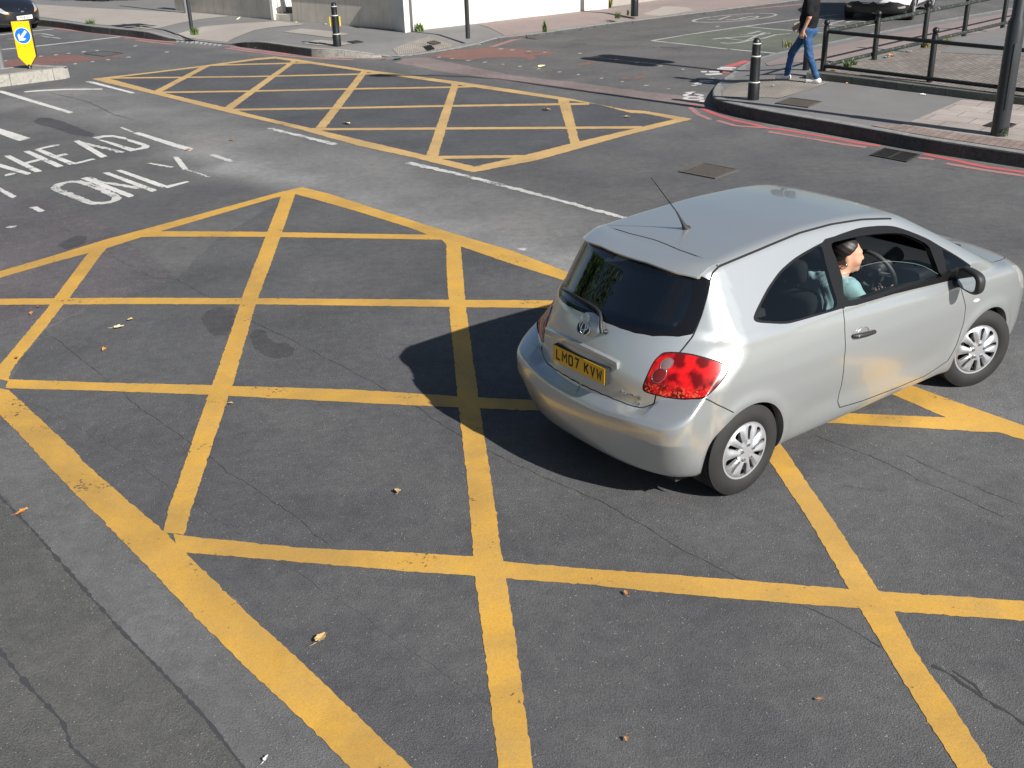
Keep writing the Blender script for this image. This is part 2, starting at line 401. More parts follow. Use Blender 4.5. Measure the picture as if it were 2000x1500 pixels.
# cracks and joints
def crack(pts, w, z, jit=0.014, step=0.04, seed=0):
    P = resample(np.array([g(u, v)[:2] for u, v in pts]), step); rs = np.random.RandomState(seed)
    d = np.gradient(P, axis=0); nrm = np.stack([-d[:, 1], d[:, 0]], 1); nrm /= np.linalg.norm(nrm, axis=1)[:, None] + 1e-9
    off = np.cumsum(rs.randn(len(P)) * jit * 0.35); off -= np.linspace(off[0], off[-1], len(P)); P = P + nrm * off[:, None]
    ww = w * (0.12 + 0.75 * rs.rand(len(P)) ** 1.6); L = P + nrm * ww[:, None] / 2; R_ = P - nrm * ww[:, None] / 2
    V = [(x, y, z) for x, y in L] + [(x, y, z) for x, y in R_]; n = len(P)
    return V, [(i, n + i, n + i + 1, i + 1) for i in range(n - 1)]
def cracks(name, items, z):
    V = []; F = []
    for k, (pts, w) in enumerate(items):
        v, f = crack(pts, w, z, seed=k + 3); F += [tuple(i + len(V) for i in q) for q in f]; V += v
    return structure(mesh_obj(name, V, F, MA_CRACK))
cracks('road_crack', [
    ([(217, 500), (300, 545), (345, 547), (410, 580)], 0.014), ([(445, 600), (520, 640), (580, 668), (640, 700), (720, 740), (800, 790), (900, 850), (1000, 905), (1120, 958), (1190, 990), (1280, 1040), (1380, 1095), (1480, 1150)], 0.012),
    ([(1560, 1180), (1640, 1220), (1720, 1265)], 0.012), ([(1820, 1300), (1870, 1325), (1900, 1345), (1960, 1385), (2010, 1420)], 0.035),
    ([(1860, 1310), (1905, 1340), (1920, 1360)], 0.03),
    ([(85, 645), (200, 735), (350, 848), (420, 900), (560, 1000), (640, 1062)], 0.010), ([(20, 760), (260, 900), (400, 985), (600, 1120), (820, 1280), (960, 1380)], 0.00270),
    ([(1590, 850), (1700, 890), (1830, 950), (1960, 1010)], 0.012), ([(1770, 890), (1860, 930), (1990, 985)], 0.010), ([(1600, 940), (1730, 960)], 0.00360),
    ([(100, 182), (170, 200), (215, 222), (260, 235)], 0.03), ([(1010, 88), (1100, 91), (1250, 92), (1330, 94)], 0.03), ([(1290, 92), (1320, 94), (1340, 92)], 0.10), ([(1092, 94), (1108, 93)], 0.12), ([(1110, 86), (1145, 87)], 0.10),
    ([(1900, 310), (1960, 315)], 0.02), ([(1815, 324), (1870, 333)], 0.015), ([(1325, 195), (1270, 202), (1255, 215)], 0.00360)], 0.00293)
_v, _f = crack([(-5, 965), (60, 1030), (150, 1133), (240, 1236), (300, 1296), (400, 1402), (480, 1505)], 0.035, 0.00297, 0.00135, 0.03, 1); _v2, _f2 = crack([(-5, 1265), (60, 1345), (125, 1413), (140, 1460), (190, 1505)], 0.042, 0.00297, 0.00225, 0.03, 2)
structure(mesh_obj('road_joint', _v + _v2, _f + [tuple(i + len(_v) for i in q) for q in _f2], simple('tar_joint', (0.045, 0.047, 0.052), 0.8, var=0.3, vscale=30)))
tyr = [([(215, 500), (290, 540)], 0.16), ([(95, 432), (140, 455)], 0.12), ([(1590, 850), (1830, 960), (2000, 1040)], 0.10)]

# ------------------------------------------------------------------ yellow boxes
def lines(items): return [strip(L, Rr) for L, Rr in items]
near = [
    # borders
    ([(-60, 549), (0, 530), (90, 504), (200, 470), (400, 416), (545, 376), (590, 366)], [(-60, 561), (0, 543), (100, 514), (210, 485), (300, 456), (420, 421), (540, 386), (575, 379)]),
    ([(575, 371), (590, 366), (640, 378), (770, 420), (880, 455), (1000, 490), (1095, 527), (1300, 598), (1600, 694), (1790, 757), (1880, 790), (2000, 832), (2060, 852)], [(575, 379), (620, 391), (700, 414), (800, 445), (860, 468), (1000, 516), (1085, 543), (1290, 612), (1590, 717), (1745, 772), (1850, 817), (1890, 843), (1949, 845), (2000, 860), (2060, 885)]),
    ([(17, 762), (52, 794), (150, 885), (160, 900), (240, 970), (320, 1038), (362, 1080), (480, 1196), (600, 1304), (800, 1496), (860, 1555)], [(-60, 750), (0, 811), (35, 845), (87, 902), (140, 958), (200, 1016), (296, 1116), (384, 1208), (480, 1304), (600, 1416), (684, 1500), (740, 1560)]),
    # rows
    ([(-60, 584), (0, 584), (245, 582), (500, 583), (870, 586), (1040, 587), (1090, 588)], [(-60, 596), (0, 596), (245, 594.5), (500, 595), (870, 600), (1035, 602), (1090, 603)]),
    ([(17, 741.5), (203, 748), (410, 753), (700, 762), (895, 775), (1060, 783), (1200, 789)], [(10, 759), (203, 764), (410, 772), (700, 787), (900, 797), (1060, 803), (1200, 809)]),
    ([(340, 1043), (362, 1048), (600, 1072), (800, 1080), (925, 1088), (983, 1098), (1137, 1111), (1400, 1130), (1651, 1151), (1717, 1156), (2000, 1175), (2100, 1182)], [(345, 1075), (362, 1080), (600, 1100), (800, 1117), (928, 1126), (991, 1131), (1137, 1142), (1400, 1168), (1677, 1189), (1741, 1195), (2000, 1213), (2100, 1221)]),
    ([(275, 452), (310, 452), (500, 453), (700, 457), (850, 459)], [(270, 464), (310, 463), (500, 463), (700, 466), (870, 469)]),
    ([(1500, 797), (1661, 808), (1869, 817), (1920, 820)], [(1500, 818), (1619, 827), (1760, 835), (1949, 845)]),
    # columns
    ([(182, 478), (180, 489), (168, 500), (108, 580), (94, 601), (0, 713), (-10, 740)], [(212, 477), (207, 487), (196, 500), (136, 582), (120, 601), (84, 647), (35, 706), (21, 727), (17, 745)]),
    ([(551, 375), (545, 395), (504, 500), (472, 582), (468, 598), (440, 680), (415, 752), (406, 775), (329, 997), (318, 1040)], [(578, 375), (570, 400), (535, 500), (504, 582), (498, 600), (475, 680), (455, 752), (446, 776), (373, 997), (360, 1045)]),
    ([(856, 463), (872, 478), (872, 520), (877, 600), (886, 690), (894, 780), (914, 950), (925, 1087), (928, 1130), (950, 1298), (974, 1500), (982, 1560)], [(892, 468), (900, 480), (903, 520), (910, 600), (922, 690), (935, 780), (961, 950), (980, 1086), (989, 1131), (1013, 1291), (1040, 1500), (1050, 1560)]),
    ([(1300, 610), (1400, 740), (1504, 903), (1584, 1023), (1651, 1140), (1680, 1191), (1725, 1265), (1805, 1399), (1869, 1500), (1905, 1560)], [(1330, 615), (1440, 740), (1525, 868), (1629, 1020), (1715, 1153), (1744, 1193), (1792, 1281), (1853, 1367), (1936, 1500), (1980, 1560)]),
]
sheet('box_junction', lines(near[:1]) , MA_YEL, 0.00337); sheet('box_junction', lines(near[1:2]), MA_YEL, 0.00351); sheet('box_junction', lines(near[2:3]), MA_YEL, 0.00364)
sheet('box_junction', lines(near[3:8]), MA_YEL, 0.00378); sheet('box_junction', lines(near[8:]), MA_YEL, 0.00405)
far = [
    ([(180, 154), (300, 140.5), (400, 128), (500, 114), (537, 111)], [(190, 156), (212, 153.5), (395, 131.5), (500, 117.5), (545, 114)]),
    ([(533, 110.5), (580, 116), (712, 136), (896, 160), (1000, 175), (1109, 192), (1225, 215), (1260, 217), (1353, 232.5)], [(540, 115), (575, 120), (707, 139.5), (885, 164.5), (990, 180), (1088, 194), (1169, 204), (1232, 221), (1260, 222), (1322, 234)]),
    ([(207, 152), (300, 177), (440, 210), (500, 226), (600, 249), (700, 272.5), (833, 304), (925, 325)], [(180, 155), (300, 184), (450, 221), (575, 250), (700, 285), (805, 307.5), (925, 337)]),
    ([(915, 327), (927, 326), (1022, 304), (1134, 276), (1239, 251.5), (1320, 232.5)], [(915, 335), (925, 337), (1050, 313), (1225, 264), (1352, 233)]),
    ([(205, 151.5), (350, 150.2), (500, 148.5), (707, 143.7), (745, 141.7)], [(205, 154), (350, 152.7), (500, 151), (707, 146.3), (740, 145)]),
    ([(405, 127), (500, 124.2), (610, 121.4)], [(405, 129.2), (500, 126.6), (610, 124.2)]),
    ([(305, 179.3), (482, 177), (682, 172.5), (877, 169.3), (930, 167.3)], [(312, 182.2), (482, 180), (682, 175.5), (877, 172.3), (930, 170.5)]),
    ([(445, 213), (645, 210), (867, 205.6), (1092, 202), (1151, 201)], [(455, 216.5), (645, 213.5), (867, 209.2), (1092, 206), (1151, 205)]),
    ([(605, 250.5), (700, 250.5), (850, 249.3), (1102, 248), (1256, 246.7)], [(620, 254.7), (700, 254.8), (850, 253.6), (1102, 252.3), (1250, 251.5)]),
    ([(848, 305), (1030, 303.2)], [(856, 311), (1020, 308.5)]),
    ([(397, 129), (301, 178)], [(410, 129), (315, 180)]),
    ([(573, 117), (439, 210)], [(583, 117), (452, 215)]),
    ([(707, 137), (617, 250)], [(721, 137), (636, 250)]),
    ([(884, 160), (832, 306)], [(897, 161), (855, 308)]),
    ([(1089, 192), (1097, 220), (1115, 283)], [(1110, 193), (1118, 220), (1132, 280)]),
]
sheet('box_junction', lines(far[:1]), MA_YELFAR, 0.00337, 0.005, 0.06); sheet('box_junction', lines(far[1:2]), MA_YELFAR, 0.00351, 0.005, 0.06)
sheet('box_junction', lines(far[2:3]), MA_YELFAR, 0.00364, 0.005, 0.06); sheet('box_junction', lines(far[3:4]), MA_YELFAR, 0.00378, 0.005, 0.06)
sheet('box_junction', lines(far[4:10]), MA_YELFAR, 0.00392, 0.005, 0.06); sheet('box_junction', lines(far[10:]), MA_YELFAR, 0.00418, 0.005, 0.06)

# ------------------------------------------------------------------ white markings
def z8(pts): return [(x / 4.0, y / 4.0 + 140) for x, y in pts]
def stroke(pts, w):
    P = np.array([g(u, v)[:2] for u, v in pts]); d = np.gradient(P, axis=0); nrm = np.stack([-d[:, 1], d[:, 0]], 1); nrm /= np.linalg.norm(nrm, axis=1)[:, None] + 1e-9
    return list(P + nrm * w / 2) + list((P - nrm * w / 2)[::-1])
letters = [
    [(-80, 700), (0, 720), (245, 793), (215, 808), (-10, 745), (-80, 725)],
    [(28, 660), (80, 655), (335, 780), (275, 787)], [(185, 712), (300, 683), (325, 692), (208, 723)], [(180, 625), (230, 618), (500, 738), (445, 750)],
    [(268, 612), (320, 605), (590, 715), (545, 730)], [(280, 604), (440, 568), (475, 574), (322, 606)], [(425, 658), (510, 640), (540, 648), (450, 668)], [(552, 722), (720, 680), (755, 685), (588, 726)],
    [(575, 545), (620, 537), (840, 662), (790, 675)], [(760, 532), (805, 535), (1085, 612), (1020, 625)],
    [(725, 516), (800, 500), (880, 497), (990, 518), (985, 533), (890, 513), (810, 513), (765, 530)], [(985, 522), (1105, 556), (1172, 582), (1158, 600), (1080, 613), (1050, 605), (1105, 592), (1110, 580), (1000, 545)],
    [(630, 836), (682, 824), (1055, 970), (1005, 985)], [(800, 793), (845, 786), (1235, 928), (1185, 942)],
    [(905, 775), (945, 767), (1305, 893), (1265, 910)], [(1280, 898), (1460, 857), (1490, 861), (1303, 914)], [(1350, 668), (1395, 665), (1470, 762), (1430, 772)]]
worn = [[(25, 808), (110, 785), (140, 795), (40, 820)], [(628, 545), (985, 628), (940, 636), (640, 565)], [(700, 820), (790, 855), (1150, 912), (1060, 918), (760, 865)],
        [(1135, 716), (1180, 713), (1370, 745), (1330, 753)], [(1430, 762), (1470, 765), (1655, 826), (1610, 822)], [(930, 436), (960, 435), (1045, 472), (1015, 472)],
        [(1620, 650), (1680, 648), (1850, 708), (1800, 712)], [(230, 1065), (280, 1052), (360, 1085), (310, 1100)], [(50, 1218), (100, 1205), (125, 1212), (70, 1228)]]
ring = [(430, 912), (455, 885), (520, 865), (610, 862), (700, 885), (800, 925), (880, 965), (915, 990), (890, 1012), (820, 1026), (730, 1030), (660, 1010), (560, 968), (470, 935), (430, 912)]
dashes = [[(1035, 480), (1090, 475), (1400, 570), (1510, 600), (1490, 622), (1360, 590), (1200, 535)], [(-100, 118), (0, 150), (30, 152), (575, 318), (540, 328), (0, 166), (-100, 135)],
          [(-200, 380), (0, 445), (240, 520), (150, 545), (0, 490), (-200, 430)], [(190, 155), (300, 145), (500, 135), (800, 133), (800, 142), (500, 145), (310, 155), (190, 163)],
          [(660, 78), (720, 76), (1065, 168), (1030, 172)], [(-60, 880), (0, 907), (132, 975), (95, 992), (0, 935), (-60, 905)]]
sheet('lane_marking', [G(z8(q)) for q in letters] , MA_WHITE, 0.00360, 0.00360, 0.05)
sheet('lane_marking', [G(z8(q)) for q in worn] + [stroke(catmull(z8(ring), 5), 0.115)], MA_WHITEW, 0.00374, 0.01, 0.05)
sheet('lane_marking', [G(z8(q)) for q in dashes], MA_WHITE, 0.00378, 0.00360, 0.05)
sheet('lane_marking', [G([(787, 319.5), (803, 316.5), (900, 339), (1000, 364), (1100, 391.5), (1290, 441), (1287, 445), (1200, 423.5), (1085, 392), (990, 367.5), (890, 341)]),
                       G([(520, 251), (532, 250), (660, 281), (650, 284)]), G([(1010, 486), (1030, 484), (1025, 491)]), G([(20, 443), (31, 441), (32, 444), (22, 446)])], MA_WHITEW, 0.00360, 0.01, 0.06)
small = []
def dash(u, v, w=9, h=2.4, sk=0.25):
    small.append(G([(u - w / 2, v + h / 2), (u + w / 2, v + h / 2 - sk), (u + w / 2 + 1, v - h / 2 - sk), (u - w / 2 + 1, v - h / 2)]))
for u, v in [(109, 107.3), (79, 110.5), (134, 104.5), (163, 101.5), (190, 99), (146, 125), (180, 121), (211, 117), (10, 119), (264, 90), (325, 102), (250, 112)]: dash(u, v, 7, 2.0)
for u, v in [(978, 96), (1000, 98), (1033, 101), (1063, 102.5), (858, 112), (883, 115), (915, 118.5), (947, 122), (981, 126), (1015, 130), (1052, 135), (1092, 141), (1129, 146.5), (1175, 153), (1215, 160), (1262, 167.5), (1305, 174), (1203, 117), (1244, 122.5), (1289, 129.5), (1333, 136), (1402, 52), (1133, 104.5)]: dash(u, v, 7.5, 1.7)
for k in range(11): dash(800 + k * 13.5, 108 - k * 2.05 - (0.6 if k > 7 else 0), 9, 3)
for k in range(10): dash(348 + k * 9, 80.5 + k * 0.85, 7, 6, 2.5)
sheet('lane_marking', small, MA_WHITEF, 0.00360, 0.012, 0.06)
# give-way words and lines near the crossing, side road marks
def z9(pts): return [(x / 6.667 + 1260, y / 6.667 + 20) for x, y in pts]
def strokes(name, items, w, mat, z=0.00360): sheet(name, [stroke(p, w) for p in items], mat, z, 0.00270, 0.06)
def ell(cx, cy, rx, ry, tilt, n=28):
    return [(cx + rx * cos(a) * cos(tilt) - ry * sin(a) * sin(tilt), cy + rx * cos(a) * sin(tilt) + ry * sin(a) * cos(tilt)) for a in np.linspace(0, 2 * pi, n)]
strokes('lane_marking', [z9(p) for p in [ell(628, 1148, 112, 17, 0), ell(628, 1110, 112, 17, 0.02), [(520, 1076), (650, 1066)], [(560, 1092), (640, 1064)], [(725, 1200), (750, 1172)],
    [(640, 960), (760, 930), (840, 945)], [(650, 965), (740, 962)], [(700, 915), (890, 925)], [(615, 985), (660, 975)], [(690, 885), (900, 890)]]], 0.09, MA_WHITE)
strokes('lane_marking', [z9(p) for p in [[(725, 803), (805, 803)], [(830, 803), (1010, 806)], [(790, 840), (1000, 828)], [(975, 745), (1185, 752)], [(940, 763), (1140, 772)]]], 0.16, MA_WHITE)
strokes('lane_marking', [z9(p) for p in [[(85, 398), (500, 442), (1000, 500), (1690, 562)], [(85, 398), (600, 312), (1250, 218), (2000, 118), (2500, 55)], [(1290, 212), (1650, 245), (2000, 272), (2720, 335)]]], 0.11, MA_WHITEF)
strokes('lane_marking', [z9(p) for p in [[(870, 378), (1030, 362), (1290, 345), (1480, 325)], [(1030, 362), (1310, 400), (1460, 330), (1240, 320)], [(1460, 330), (1630, 298)], [(1340, 310), (1500, 272)], [(1310, 400), (1550, 365), (1700, 320), (1900, 305)],
    catmull([(985, 425), (1080, 432), (1200, 425), (1310, 405), (1420, 385), (1560, 365)], 4), [(1480, 325), (1560, 290)]]], 0.09, MA_WHITEF)
strokes('lane_marking', [z9(p) for p in [ell(1165, 100, 540, 42, -0.075, 40), [(810, 118), (960, 122), (1110, 75), (1280, 78)], catmull([(1050, 125), (1180, 120), (1300, 95), (1420, 78), (1470, 88), (1380, 108), (1240, 118)], 4)]], 0.09, MA_WHITEF)
strokes('lane_marking', [[(x / 6.667 + 1560, y / 6.667) for x, y in p] for p in [ell(520, 300, 560, 62, -0.03, 40), catmull([(310, 310), (480, 290), (590, 265), (500, 258), (330, 275)], 4), catmull([(620, 295), (700, 275), (890, 285), (800, 300)], 4), catmull([(600, 330), (420, 328), (430, 310), (520, 300)], 4)]], 0.09, MA_WHITEF)
strokes('lane_marking', [[(-60, 105), (0, 97.3), (70, 90.5), (170, 79.5), (235, 72), (275, 67.5)], [(-40, 71), (0, 68.5), (60, 60.5), (105, 57)]], 0.13, MA_WHITE)
strokes('lane_marking', [catmull([(60, 68), (80, 66), (95, 68), (104, 70)], 4), [(80, 70), (96, 73)], catmull([(96, 73.5), (104, 73), (118, 75.5)], 4), [(14, 76.5), (30, 76.5)], [(30, 79), (60, 78)]], 0.10, MA_WHITEF)
# red route lines
def z4(pts): return [(x / 4.0 + 1500, y / 4.0) for x, y in pts]
def z3(pts): return [(x / 4.0 + 1000, y / 4.0) for x, y in pts]
strokes('red_line', [z3([(1480, 848), (1600, 898), (1750, 945), (1900, 975)]) + z4([(0, 1003), (100, 1012), (400, 1062), (700, 1118), (880, 1142)]), z4([(1210, 1203), (1450, 1252), (1700, 1306), (2000, 1347), (2200, 1380)])], 0.105, MA_REDP)
strokes('red_line', [z3([(1390, 838), (1450, 892), (1550, 936)]), z4([(0, 1030), (350, 1087), (600, 1130), (770, 1153)]), z4([(1170, 1233), (1300, 1247)]), z4([(1390, 1278), (1700, 1332), (2000, 1376), (2200, 1405)]), z3([(1370, 812), (1510, 826)]), z3([(1600, 942), (1750, 985), (1990, 1000)])], 0.10, MA_REDF)
strokes('red_line', [[(1420, 131), (1440, 125), (1460, 119)], [(1405, 141), (1425, 141)]], 0.20, MA_REDP)
strokes('red_line', [[(960, 92), (1000, 79), (1080, 64), (1180, 48), (1280, 37.5), (1400, 24), (1500, 14.5), (1600, 6)]], 0.16, MA_REDF)
strokes('red_line', [[(452, 92), (500, 99), (560, 105.5), (640, 111), (700, 113), (740, 112), (790, 108)], [(105, 55), (180, 64), (253, 73), (300, 79), (345, 83)]], 0.17, MA_REDF)
strokes('red_line', [[(440, 94), (500, 102.5), (560, 109.5), (640, 115), (690, 117)], [(340, 87), (300, 83), (265, 78)]], 0.13, MA_REDF)
# ------------------------------------------------------------------ street materials
def mat_concrete(name, col, var=0.25, scale=3.0, grain=60, rough=0.85, stain=0.0):
    t = NT(name); n1 = t.noise(scale, 5, 0.65); n2 = t.noise(grain, 3, 0.7)
    c = t.mix(n1, tuple(x * (1 - var) for x in col), tuple(x * (1 + var) for x in col))
    c = t.mix(1.0, c, t.ramp(n2, [(0.3, 0.72), (0.7, 1.15)]), 'MULTIPLY')
    if stain > 0:
        s = t.ramp(t.noise(scale * 2.3, 6, 0.7, 0.4), [(0.52, 0.0), (0.68, 1.0)])
        c = t.mix(t.math('MULTIPLY', s, stain), c, tuple(x * 0.25 for x in col))
    return t.done(t.bsdf(c, rough, 0, 0.3, t.bump(n2, 0.35, 0.006)))
def mat_tiles(name, col, bw, bh, mortar=0.02, rot=0.0, var=0.2, offset=0.5, joint=(0.05, 0.045, 0.04), grain=70):
    t = NT(name); mp = t.n('ShaderNodeMapping'); mp.inputs['Rotation'].default_value = (0, 0, rot); t.l(t.coord(), mp.inputs['Vector'])
    b = t.n('ShaderNodeTexBrick'); b.offset = offset; b.inputs['Scale'].default_value = 1.0
    b.inputs['Brick Width'].default_value = bw; b.inputs['Row Height'].default_value = bh; b.inputs['Mortar Size'].default_value = mortar; b.inputs['Mortar Smooth'].default_value = 0.1
    b.inputs['Color1'].default_value = c4(tuple(x * (1 - var) for x in col)); b.inputs['Color2'].default_value = c4(tuple(x * (1 + var) for x in col)); b.inputs['Mortar'].default_value = c4(joint)
    t.l(mp.outputs[0], b.inputs['Vector']); n2 = t.noise(grain, 3, 0.7); n1 = t.noise(1.5, 4)
    c = t.mix(1.0, b.outputs['Color'], t.ramp(n2, [(0.3, 0.75), (0.7, 1.15)]), 'MULTIPLY'); c = t.mix(1.0, c, t.ramp(n1, [(0.3, 0.8), (0.7, 1.15)]), 'MULTIPLY')
    h = t.math('SUBTRACT', 1.0, b.outputs['Fac']); nm = t.bump(h, 0.5, 0.01); nm = t.bump(n2, 0.25, 0.004, nm)
    return t.done(t.bsdf(c, 0.85, 0, 0.3, nm))
def mat_tactile(name, col, rot):
    t = NT(name); mp = t.n('ShaderNodeMapping'); mp.inputs['Rotation'].default_value = (0, 0, rot); mp.inputs['Scale'].default_value = (15, 15, 15); t.l(t.coord(), mp.inputs['Vector'])
    fr = t.n('ShaderNodeVectorMath'); fr.operation = 'FRACTION'; t.l(mp.outputs[0], fr.inputs[0])
    sb = t.n('ShaderNodeVectorMath'); sb.operation = 'SUBTRACT'; sb.inputs[1].default_value = (0.5, 0.5, 0); t.l(fr.outputs[0], sb.inputs[0])
    ml = t.n('ShaderNodeVectorMath'); ml.operation = 'MULTIPLY'; ml.inputs[1].default_value = (1, 1, 0); t.l(sb.outputs[0], ml.inputs[0])
    ln = t.n('ShaderNodeVectorMath'); ln.operation = 'LENGTH'; t.l(ml.outputs[0], ln.inputs[0])
    dome = t.ramp(ln.outputs['Value'], [(0.2, 1.0), (0.36, 0.0)])
    n1 = t.noise(2, 4); n2 = t.noise(60, 3)
    c = t.mix(dome, tuple(x * 0.62 for x in col), tuple(x * 1.25 for x in col)); c = t.mix(1.0, c, t.ramp(n1, [(0.3, 0.8), (0.7, 1.15)]), 'MULTIPLY'); c = t.mix(1.0, c, t.ramp(n2, [(0.3, 0.8), (0.7, 1.15)]), 'MULTIPLY')
    return t.done(t.bsdf(c, 0.85, 0, 0.3, t.bump(dome, 0.9, 0.02)))
def mat_render(name, col, streak=(0.10, 0.10, 0.08), amt=0.5):
    t = NT(name); mp = t.n('ShaderNodeMapping'); mp.inputs['Scale'].default_value = (5.0, 5.0, 0.55); t.l(t.coord(), mp.inputs['Vector'])
    s = t.ramp(t.noise(1.6, 6, 0.72, 0.3, mp.outputs[0]), [(0.50, 0.0), (0.75, 1.0)]); n2 = t.noise(2, 4); n3 = t.noise(80, 3)
    sp = t.n('ShaderNodeSeparateXYZ'); t.l(t.coord(), sp.inputs[0])
    low = t.ramp(t.math('ADD', sp.outputs['Z'], t.math('MULTIPLY', n2, 0.18)), [(0.14, 1.0), (0.34, 0.0)])
    c = t.mix(t.math('MULTIPLY', s, amt), col, streak); c = t.mix(t.math('MULTIPLY', low, amt), c, (0.12, 0.12, 0.08)); c = t.mix(1.0, c, t.ramp(n2, [(0.3, 0.87), (0.7, 1.07)]), 'MULTIPLY')
    spots = t.ramp(t.voro(5.5, 'Distance'), [(0.035, 1.0), (0.07, 0.0)]); c = t.mix(t.math('MULTIPLY', spots, amt), c, (0.06, 0.055, 0.05))
    return t.done(t.bsdf(c, 0.85, 0, 0.25, t.bump(n3, 0.3, 0.006)))

KA = atan2(-0.77, 0.63)     # direction of the kerb line
MS_PAVE = mat_concrete('pavement_tarmac', (0.195, 0.19, 0.187), 0.2, 1.3, 90)
MS_PAVER = mat_concrete('pavement_pinkish', (0.275, 0.222, 0.207), 0.18, 1.1, 90)
MS_PAVEL = mat_concrete('pavement_worn_buff', (0.35, 0.315, 0.285), 0.2, 1.0, 80)
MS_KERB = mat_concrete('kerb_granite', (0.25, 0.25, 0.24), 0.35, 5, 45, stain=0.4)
MS_KFACE = mat_concrete('kerb_face_shaded_grimy', (0.075, 0.075, 0.075), 0.5, 6, 40, stain=0.6)  # shade of the kerb face put into its colour, along with tyre dirt
MS_KERBL = mat_concrete('kerb_pale', (0.34, 0.325, 0.295), 0.25, 4, 50, stain=0.6)
MS_KERBD = mat_concrete('kerb_mossy', (0.12, 0.13, 0.115), 0.45, 6, 45, stain=0.5)
MS_TACT = mat_tactile('tactile_paving', (0.36, 0.325, 0.285), KA)
MS_SLAB = mat_tiles('paving_slabs', (0.37, 0.325, 0.295), 0.62, 0.46, 0.007, KA + pi / 2, 0.08, joint=(0.15, 0.13, 0.115))
MS_SETT = mat_tiles('paving_setts', (0.27, 0.21, 0.185), 0.21, 0.105, 0.005, KA, 0.16, joint=(0.15, 0.115, 0.10))
MS_BED = mat_tiles('bed_setts', (0.225, 0.20, 0.18), 0.22, 0.085, 0.010, KA + 0.06, 0.16, joint=(0.13, 0.112, 0.10))
MS_GREYWALL = mat_render('wall_render_grey', (0.72, 0.66, 0.57), (0.36, 0.31, 0.27), 0.5)
MS_WHITEWALL = mat_render('wall_render_white', (0.70, 0.68, 0.63), (0.38, 0.35, 0.30), 0.5)
MS_BLACK = simple('black_paint', (0.010, 0.012, 0.014), 0.42, 0, 0.5, 0.3, 12, 0.1, 40)
MS_BLACKR = simple('black_paint_weathered', (0.010, 0.013, 0.012), 0.45, 0, 0.5, 0.45, 14, 0.2, 40)
MS_RAIL = NT('rail_worn_paint'); _t = MS_RAIL
MS_RAIL = _t.done(_t.bsdf(_t.mix(_t.ramp(_t.noise(16, 5, 0.7, 0.5), [(0.56, 0.0), (0.63, 1.0)]), (0.022, 0.030, 0.026), (0.20, 0.17, 0.14)), 0.45, 0, 0.5, _t.bump(_t.noise(50, 3), 0.2, 0.004)))
MS_POST = simple('post_grey_paint', (0.030, 0.033, 0.038), 0.4, 0.0, 0.5, 0.25, 6, 0.08, 30)
MS_POSTG = simple('post_galvanised', (0.20, 0.21, 0.22), 0.5, 0.4, 0.5, 0.2, 9)
MS_IRON = simple('cast_iron', (0.05, 0.046, 0.044), 0.62, 0.35, 0.5, 0.4, 14, 0.3, 60)
MS_RUST = simple('rusty_iron', (0.10, 0.088, 0.078), 0.8, 0.1, 0.4, 0.4, 12, 0.3, 60)
MS_HOLE = simple('drain_hole', (0.006, 0.006, 0.006), 0.95)
MS_SIGNY = simple('sign_yellow', (0.85, 0.53, 0.008), 0.35, 0, 0.5, 0.04)
MS_SIGNB = simple('sign_blue', (0.010, 0.16, 0.62), 0.35)
MS_SIGNW = simple('sign_white', (0.82, 0.82, 0.82), 0.35)
MS_BAND = simple('bollard_band', (0.75, 0.72, 0.64), 0.4, 0, 0.5, 0.15)
MS_YELP = simple('bollard_yellow', (0.72, 0.55, 0.03), 0.4)

